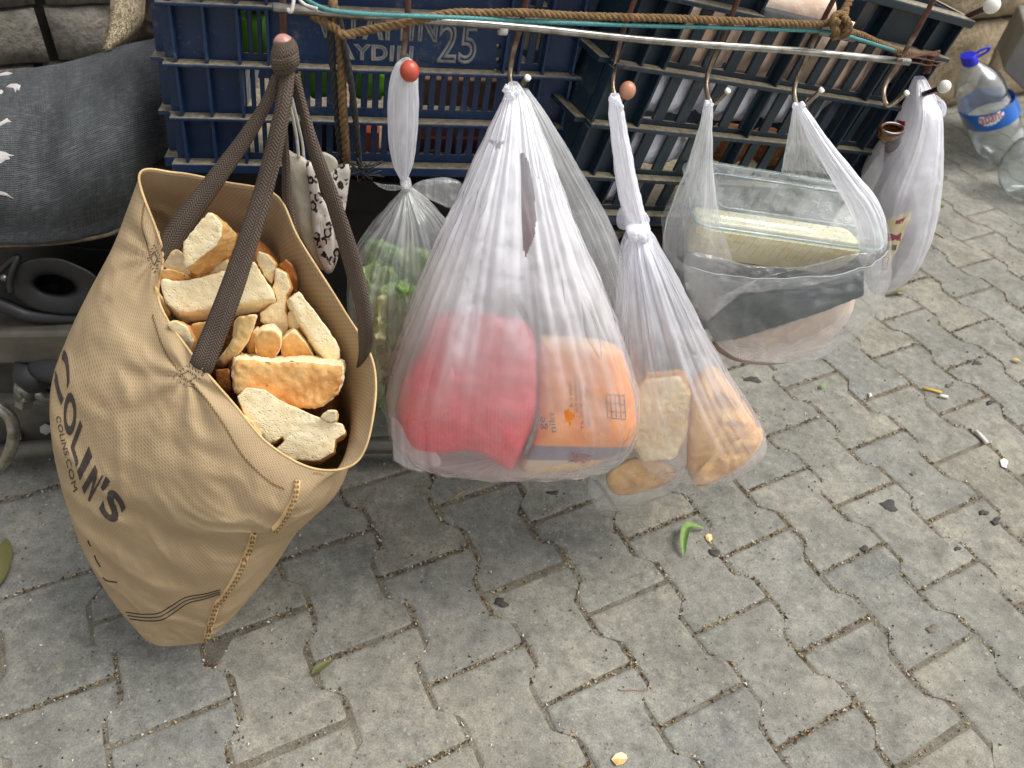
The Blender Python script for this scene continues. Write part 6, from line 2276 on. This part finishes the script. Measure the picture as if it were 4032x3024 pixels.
vs = [ringp[k] for k in range(n_)] + [ringp[k].lerp(P(3510, 520, 1.062), .12) + Vector((0, .004, -.012)) for k in range(n_)] + [P(3510, 520, 1.067) + Vector((0, 0.004, -.022))]
fs = [(k, (k + 1) % n_, n_ + (k + 1) % n_, n_ + k) for k in range(n_)] + [(n_ + k, n_ + (k + 1) % n_, 2 * n_) for k in range(n_)]
mk('bottle_throat', vs, fs, plain('amber_inside', rgb(150, 96, 20), rgb(60, 32, 10), 0.2, 60), bo)
beb = bvh_of(*[(lambda o: ([v.co + wloc(o) for v in o.data.vertices], [tuple(p.vertices) for p in o.data.polygons]))(be.children[0])][0])
M['label_cream'] = plain('cream_label', rgb(226, 210, 172), rgb(216, 198, 158), 0.6, 30, 0.05)
M['label_maroon'] = plain('maroon_label_print', rgb(158, 74, 92), rgb(146, 66, 84), 0.6, 30, 0.05)
decal([(3492, 860), (3540, 846), (3592, 831), (3584, 862), (3560, 920), (3530, 990), (3494, 1066), (3474, 1062), (3480, 980)], beb, M['label_cream'], 'bottle_label', be, .0009)
decal([(3492, 916), (3558, 914), (3546, 950), (3488, 952)], beb, M['label_maroon'], 'label_print', be, .0015)
decal([(3526, 868), (3566, 856), (3558, 880), (3522, 884)], beb, M['label_maroon'], 'label_print', be, .0015)
for k in range(9):
    strip_on([(3488 + k * 5, 962 + (k % 2)), (3484 + k * 5, 984)], 2.2, beb, M['ink'], 'barcode_bar', be, .0016, 3)
for pth in ([(3478, 1012), (3500, 1010), (3490, 1060), (3474, 1058)],):
    for a_, b_ in zip(pth, pth[1:] + pth[:1]):
        strip_on([a_, b_], 3, beb, M['label_maroon'], 'label_print', be, .0016, 4)
for poly in ([(3530, 470), (3548, 476), (3566, 478), (3556, 500), (3540, 500)], [(3512, 464), (3518, 472), (3512, 480)], [(3552, 496), (3566, 486), (3560, 506)]):
    decal(poly, beb, M['ink_red'], 'red_print', be, .0008)

# ================================================================ THINGS IN THE CRATES
def inbox(name, F, s0, s1, t0, t1, d0, d1, m, label, cat, bev=.002):
    mb = MB()
    lbox(mb, F, s0, s1, t0, t1, d0, d1)
    o = mb.build(name, m, None, smooth=False)
    mod(o, 'BEVEL', width=bev, segments=2)
    return tag(o, label, cat)


M['green_pack'] = plain('lime_green_packet', rgb(112, 176, 30), rgb(84, 142, 24), 0.3, 14, 0.2)
M['white_pack'] = plain('white_packet', rgb(226, 226, 222), rgb(190, 196, 200), 0.3, 18, 0.2)
M['yellow_pack'] = plain('cream_packet', rgb(222, 206, 150), rgb(206, 188, 130), 0.5, 20, 0.2)
M['choc'] = plain('maroon_box', rgb(84, 30, 28), rgb(64, 22, 22), 0.45, 20, 0.1)
M['orange_box'] = plain('orange_box', rgb(196, 84, 44), rgb(170, 66, 36), 0.5, 20, 0.1)
M['brown_box'] = plain('brown_card_box', rgb(126, 90, 60), rgb(98, 66, 44), 0.8, 20, 0.2)


def puff_in(name, F, cs, ct, rs, rt, d, rd, m, label, cat, seed=0):
    mb = MB()
    c = F.w(cs, ct, d)
    mb.ball((0, 0, 0), 1, 1, 1, 28, 16)
    out = []
    for v in mb.v:
        k = 1 + 0.16 * noise.fractal(v * 2.2 + Vector((seed, 0, 0)), .9, 2, 4)
        sgn = lambda x: math.copysign(abs(x) ** 0.7, x)
        out.append(F.w(cs + sgn(v.x) * rs * k, ct + sgn(v.z) * rt * k, d + sgn(v.y) * rd * k))
    o = mk(name, out, mb.f, m, None)
    return tag(o, label, cat)


puff_in('snack_packet', F1, .100, .150, .028, .030, .034, .022, M['green_pack'], 'lime green packet behind the slots beside the lettered plate', 'packet', 1)
puff_in('snack_packet', F1, .101, .215, .028, .034, .034, .022, M['white_pack'], 'white and silver packet above the lime one at the crate left', 'packet', 2)
puff_in('snack_packet', F1, .175, .108, .026, .024, .030, .02, M['green_pack'], 'lime green packet behind the middle slots left of the jute rope', 'packet', 3)
puff_in('snack_packet', F1, .232, .104, .020, .022, .030, .02, M['green_pack'], 'lime green packet behind the middle slots right of the jute rope', 'packet', 4)
puff_in('snack_packet', F1, .136, .108, .012, .020, .028, .016, M['yellow_pack'], 'cream packet behind the slots under the tote handles', 'packet', 5)
inbox('card_box', F1, .285, .395, .078, .112, .02, .06, M['brown_box'], 'brown card box behind the middle slots at the right', 'box')
rr = random.Random(9)
for k, (a_, b_, m_, lab) in enumerate(((.206, .246, 'orange_box', 'orange-topped snack box behind the lowest slots, leftmost'), (.250, .292, 'choc', 'maroon snack box with white print behind the lowest slots, left of centre'),
                                       (.296, .338, 'choc', 'maroon snack box with white print behind the lowest slots, right of centre'), (.342, .386, 'choc', 'maroon snack box behind the lowest slots, rightmost'))):
    o = inbox('snack_box', F1, a_, b_, .009, .042, .018, .05, M[m_], lab, 'box', .001)
    inb = [F1.w(a_ + .002, .036, .0172), F1.w(b_ - .002, .036, .0172), F1.w(b_ - .002, .0405, .0172), F1.w(a_ + .002, .0405, .0172)]
    mk('box_stripe', inb, [(0, 1, 2, 3)], M['orange_box'], o, smooth=False)
    lettering(F1, '250', a_ + .016, a_ + .023, .019, .0215, .0, .0172, 'printed_number', M['white_plastic'], o, 1.0, True)
    lettering(F1, '0.3  1/2', a_ + .004, b_ - .004, .0155, .0178, .0, .0172, 'printed_line', M['white_plastic'], o, 1.0, True)
inbox('dark_filler', F1, .120, .202, .0085, .056, .018, .06, M['black_metal'], 'added black filler block keeping the lowest slots dark below the lime packets', 'box')  # invented filler block so these slots look dark instead of showing the floor
inbox('gold_packet', F1, .412, .434, .150, .192, .02, .05, M['yellow_pack'], 'gold packet with a red edge behind the right slot of the blue crate', 'packet')
M['bagged_bread'] = film_mat('bread_bag_film', (0.88, 0.88, 0.90), 1.0, 1.2, 1.2, 30)
M['pink_bread'] = plain('bagged_flatbread', rgb(248, 228, 208), rgb(224, 184, 156), 0.8, 14, 0.5, 40, .006)
for k, (s_, t_, rs_, rt_, d_, lab) in enumerate(((.06, .25, .075, .05, .040, 'bagged flatbread high at the left in the dark crate'), (.20, .27, .085, .06, .040, 'bagged flatbread showing in the handle gap of the dark crate'),
                                               (.34, .24, .08, .055, .040, 'bagged flatbread at the right in the dark crate'), (.43, .27, .06, .045, .040, 'pale bagged flatbread under the right crate corner'))):
    puff_in('flatbread', F2, s_, t_, rs_, rt_, d_, .03, M['pink_bread'], lab, 'bread', 10 + k)
M['bag_white'] = plain('crumpled_white_bag', rgb(244, 244, 250), rgb(224, 224, 234), 0.35, 26, 0.9, 30, .014)
for k, (s_, t_, rs_, rt_, d_, lab) in enumerate(((.05, .175, .07, .030, .034, 'crumpled white bag behind the second slot row at the left'), (.17, .175, .06, .030, .034, 'crumpled white bag behind the second slot row in the middle'),
                                               (.30, .18, .06, .030, .034, 'crumpled white bag behind the second slot row at the right'), (.06, .10, .07, .028, .034, 'crumpled white bag behind the third slot row at the left'),
                                               (.03, .04, .06, .026, .034, 'crumpled white bag lowest at the left in the dark crate'))):
    puff_in('white_bag', F2, s_, t_, rs_, rt_, d_, .025, M['bag_white'], lab, 'bag', 20 + k)
for k, (s_, lab) in enumerate(((.24, 'brown bread end behind the third slot row in the middle'), (.33, 'brown bread end behind the third slot row at the right'))):
    puff_in('bread_end', F2, s_, .10, .035, .026, .05, .025, M['crust_dark'], lab, 'bread', 30 + k)

# ================================================================ RIGHT BACKGROUND
Yw = PZ(3930, 640).y
M['pet'] = clear_mat('clear_pet', (0.82, 0.86, 0.87), 0.07, 2.6, 0.06, 0.5, 34)
wb = base_thing('water_bottle', 'big clear water bottle with blue handled cap and blue label leaning by the wall', 'bottle', tuple(P(3930, 560, Yw)))
lvB = [(3792, 262, 3852, 238, Yw, .022, 0, 1), (3782, 290, 3880, 252, Yw, .034, 0, 1), (3770, 324, 3925, 275, Yw, .06, 0, 1), (3764, 362, 3950, 308, Yw, .075, 0, 1), (3766, 392, 3958, 330, Yw, .078, 0, 1), (3772, 410, 3960, 346, Yw, .074, 0, 1), (3776, 432, 3974, 366, Yw, .08, 0, 1),
       (3786, 468, 3990, 390, Yw, .08, 0, 1), (3800, 500, 4000, 420, Yw, .080, 0, 1), (3812, 528, 4010, 446, Yw, .080, 0, 1), (3820, 552, 4014, 470, Yw, .076, 0, 1), (3832, 580, 4026, 500, Yw, .08, 0, 1), (3842, 600, 4030, 530, Yw, .077, 0, 1), (3860, 622, 4034, 560, Yw, .076, 0, 1), (3900, 640, 4020, 596, Yw, .05, 0, 1)]
V, F, UV, A, nu, nv = loft(lvB, 40, 84)
cap_bottom(V, F, UV, A, nu, nv, 0, 3)
mk('bottle_body', V, F, M['pet'], wb)
bvb = bvh_of(V, F)
V, F, UV, A, nu, nv = loft([(3776, 438, 3988, 358, Yw, .083, 0, 1), (3788, 470, 3998, 388, Yw, .084, 0, 1), (3803, 502, 4009, 417, Yw, .083, 0, 1)], 60, 12)
M['label_blue'] = plain('blue_label', rgb(30, 104, 190), rgb(24, 84, 162), 0.35, 6, 0.05)
lb = mk('label', V, F, M['label_blue'], wb)
lbv = bvh_of(V, F)
decal([(3905 + 52 * math.cos(a * .314) + 0, 456 + 40 * math.sin(a * .314) - 0.36 * 52 * math.cos(a * .314)) for a in range(20)], lbv, plain('label_white', rgb(232, 238, 244), rgb(206, 226, 240), 0.4, 6, 0.05), 'label_oval', lb, .0012)
decal([(3786, 474), (3850, 446), (3858, 434), (3786, 460)], lbv, plain('label_white_band', rgb(236, 240, 244), rgb(226, 232, 238), 0.4, 6, 0.05), 'label_band', lb, .0012)
print_on('abant', [(3862, 494), (3908, 480), (3952, 462)], [(3854, 456), (3900, 440), (3944, 424)], lbv, M['ink_red'], 'label_name', lb, 1.0, .0024)
M['cap_blue'] = plain('blue_cap', rgb(28, 38, 196), rgb(22, 30, 168), 0.4, 10, 0.05)
V, F, UV, A, nu, nv = loft([(3788, 226, 3834, 208, Yw, .02, 0, 1), (3784, 230, 3840, 208, Yw, .026, 0, 1), (3790, 258, 3850, 236, Yw, .026, 0, 1), (3796, 262, 3846, 242, Yw, .022, 0, 1)], 30, 12)
F.append(tuple(range(nu - 1, -1, -1)))
F.append(tuple((nv - 1) * nu + i for i in range(nu)))
mk('cap', V, F, M['cap_blue'], wb, smooth=False)
mb = MB()
mb.tube(pxcurve([(3838, 212, Yw), (3866, 196, Yw), (3895, 188, Yw), (3888, 202, Yw), (3866, 216, Yw), (3842, 228, Yw)], 6), .0042, 8)
mb.build('cap_handle', M['cap_blue'], wb)
Y2 = PZ(4000, 765).y
wb2 = base_thing('water_bottle', 'second clear bottle without a label at the right edge below the labelled one', 'bottle', tuple(P(4010, 740, Y2)))
V, F, UV, A, nu, nv = loft([(4010, 560, 4060, 545, Y2, .02, 0, 1), (3980, 600, 4110, 570, Y2, .05, 0, 1), (3950, 650, 4130, 620, Y2, .07, 0, 1), (3936, 700, 4140, 680, Y2, .07, 0, 1), (3942, 735, 4140, 725, Y2, .068, 0, 1), (3960, 762, 4120, 760, Y2, .05, 0, 1)], 40, 50)
cap_bottom(V, F, UV, A, nu, nv, 0, 3)
mk('bottle_body', V, F, M['pet'], wb2)
M['conc'] = plain('grey_concrete_block', rgb(146, 142, 134), rgb(124, 120, 112), 0.9, 9, 0.4, 60, .004)
Yc = 2.62
mb = MB()
f_ = [P(3948, 276, Yc), P(4150, 470, Yc - .1), P(4250, 120, Yc - .1), P(4040, 110, Yc)]
b_ = [p + Vector((.12, .28, 0)) for p in f_]
mb.hexa([f_[0], f_[1], b_[1], b_[0], f_[3], f_[2], b_[2], b_[3]])
o = mb.build('concrete_block', M['conc'], None, smooth=False)
mod(o, 'BEVEL', width=.008, segments=2)
tag(o, 'smooth grey concrete block leaning at the right edge behind the bottles', 'block')

# ================================================================ LITTER AND LEAVES ON THE PAVING
def leaf(label, spine, width, m, curl=.0, zt=.004, cat='leaf', name='fallen_leaf', fold=.3):
    """spine: photo px along the midrib lying on the ground"""
    e = crv(spine, 8)
    vs, fs = [], []
    n = len(e)
    for j, q in enumerate(e):
        a, b = e[max(0, j - 1)], e[min(n - 1, j + 1)]
        A_, B_ = PZ(*a), PZ(*b)
        t = (B_ - A_).normalized()
        s_ = Vector((-t.y, t.x, 0))
        u = j / (n - 1)
        w = width * (math.sin(math.pi * min(1, u * 0.93 + 0.03)) ** 0.8) * (1 - 0.25 * u) + 0.0004
        z = zt + curl * math.sin(math.pi * u)
        for k, f in enumerate((-1, -.5, 0, .5, 1)):
            vs.append(PZ(*q, z=.002) + s_ * w * f + Vector((0, 0, z + abs(f) * w * fold)))
    for j in range(n - 1):
        for k in range(4):
            a = j * 5 + k
            fs.append((a, a + 1, a + 6, a + 5))
    nb = len(vs)
    vs += [v - Vector((0, 0, .0005)) for v in vs]
    fs += [tuple(nb + i for i in reversed(f)) for f in fs]
    return tag(mk(name, vs, fs, m, None), label, cat)


M['leaf'] = plain('leaf_green', rgb(122, 150, 76), rgb(96, 124, 58), 0.5, 120, 0.3)
M['leaf_dark'] = plain('leaf_dark', rgb(84, 96, 50), rgb(106, 92, 52), 0.6, 120, 0.3)
leaf('curled green leaf lying alone on the pavers below the twisted white bag', [(2690, 2192), (2682, 2150), (2690, 2110), (2716, 2088), (2770, 2086)], .0085, M['leaf'], .014, .003, fold=.9)
leaf('green leaf with dark tip at the left photo edge', [(26, 2128), (30, 2180), (20, 2240), (4, 2290), (-20, 2330)], .013, M['leaf_dark'], .006)
leaf('green folded leaf on the pavers right of the brown bottle bag', [(3664, 826), (3690, 812), (3722, 808)], .016, M['leaf'], .006)
leaf('browning leaf on the pavers beside the rice box bag', [(3492, 1166), (3524, 1158), (3568, 1156)], .010, M['leaf_dark'], .008)
leaf('mossy withered leaf in a paver joint below the tote', [(1228, 2660), (1262, 2636), (1310, 2604)], .006, M['leaf_dark'], .003)
leaf('small yellow leaf scrap at the far right edge', [(3980, 1418), (3998, 1424), (4016, 1428)], .006, plain('leaf_yellow', rgb(198, 170, 84), rgb(170, 140, 62), 0.7, 80, 0.2), .002)
leaf('pale lime leaf scrap on the paver below the rice box bag', [(3226, 1520), (3236, 1524), (3246, 1530)], .009, M['leaf'], .001)


def stick(label, pts, r, m, name, cat):
    mb = MB()
    mb.tube([PZ(x, y, .001 + r) for x, y in pts], r, 10)
    return tag(mb.build(name, m, None), label, cat)


M['butt_yellow'] = plain('yellow_paper', rgb(216, 178, 66), rgb(200, 160, 56), 0.8, 60, 0.1)
M['paper_white'] = plain('white_paper', rgb(226, 222, 212), rgb(204, 200, 190), 0.85, 60, 0.2)
bt = stick('yellow matchstick-like straw piece on the pavers right', [(3634, 1528), (3672, 1536), (3708, 1546)], .0028, M['butt_yellow'], 'straw_piece', 'litter')
stick('white scrap just right of the yellow straw piece', [(3698, 1558), (3714, 1560), (3732, 1564)], .0036, M['paper_white'], 'paper_scrap', 'litter')
stick('white cigarette end with a burnt spot in a joint at the right', [(3842, 1696), (3864, 1718), (3886, 1744)], .0040, M['paper_white'], 'cigarette_end', 'litter')
stick('pale twig lying on dark pavers under the white carrier bag', [(1770, 1976), (1800, 1950), (1834, 1932)], .0011, plain('pale_twig', rgb(170, 152, 112), rgb(140, 120, 84), 0.9), 'twig', 'twig')
stick('thin brown stem in the lower middle of the paving', [(2432, 2712), (2444, 2720), (2490, 2718), (2540, 2720)], .0007, plain('brown_stem', rgb(150, 108, 72), rgb(120, 84, 56), 0.9), 'leaf_stem', 'twig')
stick('straw stub by the rice box bag edge', [(3672, 912), (3700, 926), (3716, 936)], .002, plain('straw', rgb(190, 158, 110), rgb(170, 138, 92), 0.9), 'straw_piece', 'litter')


def crumbpiece(label, poly, h, mats, name='bread_crumb', cat='crumb'):
    cx, cy = sum(p[0] for p in poly) / len(poly), sum(p[1] for p in poly) / len(poly)
    vs = [PZ(x, y, -.002) for x, y in poly] + [PZ(cx + (x - cx) * .9, cy + (y - cy) * .9, h * (.7 + .3 * math.sin(i * 2.1))) for i, (x, y) in enumerate(poly)] + [PZ(cx, cy, h * 1.15)]
    n = len(poly)
    fs = [(i, (i + 1) % n, n + (i + 1) % n, n + i) for i in range(n)] + [(n + i, n + (i + 1) % n, 2 * n) for i in range(n)]
    o = mk(name, vs, fs, mats, None, [0] * n + [(i * 2 // n) % len(mats) for i in range(n)], smooth=False)
    return tag(o, label, cat)


crumbpiece('white and toasted bread crumb lying at the bottom edge of the picture', [(2404, 2990), (2420, 2968), (2446, 2958), (2466, 2970), (2472, 2988), (2454, 3010), (2426, 3016)], .008, [M['crumb'], M['crust']])
crumbpiece('tan chip beside the curled green leaf', [(2776, 2108), (2786, 2100), (2802, 2104), (2806, 2122), (2794, 2136), (2780, 2126)], .004, [M['crust_pale']])
crumbpiece('white pebble in the joint below the rice box bag', [(3418, 1548), (3430, 1546), (3434, 1560), (3422, 1566)], .007, [M['paper_white']], 'white_pebble', 'pebble')
crumbpiece('clear torn film flake in the joint at the right edge', [(3936, 1812), (3952, 1802), (3970, 1816), (3962, 1844), (3944, 1838)], .004, [M['paper_white']], 'film_flake', 'litter')
M['tar'] = plain('black_tar', rgb(52, 50, 48), rgb(66, 63, 58), 0.8, 150, 0.5)
M['grime'] = plain('brown_grime', rgb(100, 92, 80), rgb(110, 102, 90), 0.9, 150, 0.3)


def spot(label, cx, cy, rx, ry, m, seed, hh=.0016):
    rs_ = random.Random(seed)
    n = 22
    vs, fs = [], []
    ph = [rs_.uniform(0, 6.28) for _ in range(4)]
    for rr_ in (1.0, .8, .45):
        for i in range(n):
            a = 2 * math.pi * i / n
            k = 1 + .28 * math.sin(2 * a + ph[0]) + .2 * math.sin(3 * a + ph[1]) + .12 * math.sin(5 * a + ph[2]) + rs_.uniform(-.06, .06)
            vs.append(PZ(cx + rx * rr_ * k * math.cos(a), cy + ry * rr_ * k * math.sin(a), -.0008 if rr_ == 1 else .0014 + hh * (1 - rr_)))
    vs.append(PZ(cx, cy, .0014 + hh))
    for r_ in range(2):
        for i in range(n):
            fs.append((r_ * n + i, r_ * n + (i + 1) % n, (r_ + 1) * n + (i + 1) % n, (r_ + 1) * n + i))
    fs += [(2 * n + i, 2 * n + (i + 1) % n, 3 * n) for i in range(n)]
    return tag(mk('tar_spot', vs, fs, m, None), label, 'stain', 'dark spots trodden onto the pavers')


for k, (x, y, rx, ry, m_, lab) in enumerate(((3500, 1990, 42, 22, 'tar', 'largest black splotch with a tail, middle right of the paving'), (2964, 1494, 30, 15, 'tar', 'black blob just under the rice box bag'),
                                          (1972, 2372, 26, 18, 'tar', 'dark grey rounded spot below the white carrier bag'), (2812, 2176, 18, 18, 'tar', 'dark smudge next to the curled green leaf'),
                                          (3873, 2018, 16, 12, 'tar', 'small black fleck near the right edge, upper of a close pair'), (3921, 2052, 20, 14, 'tar', 'small black fleck near the right edge, lower of a close pair'),
                                          (3403, 2160, 24, 10, 'tar', 'slim dark smear along a joint below the largest splotch'), (3770, 2160, 14, 12, 'tar', 'round dark fleck on a joint left of the close pair'),
                                          (3846, 1430, 18, 12, 'tar', 'dark spot near the top right of the open paving'), (3737, 1517, 16, 8, 'grime', 'faint dark spot just above the white scrap'),
                                          (3900, 1584, 18, 8, 'tar', 'dark smear to the right of the white scrap'), (3596, 1864, 12, 8, 'grime', 'tiny faint spot above the largest splotch'),
                                          (3670, 2476, 22, 18, 'grime', 'grey spot low on the right paving'), (2178, 1940, 22, 12, 'tar', 'black spot in the shade under the white carrier bag'))):
    spot(lab, x, y, rx, ry, M[m_], k)
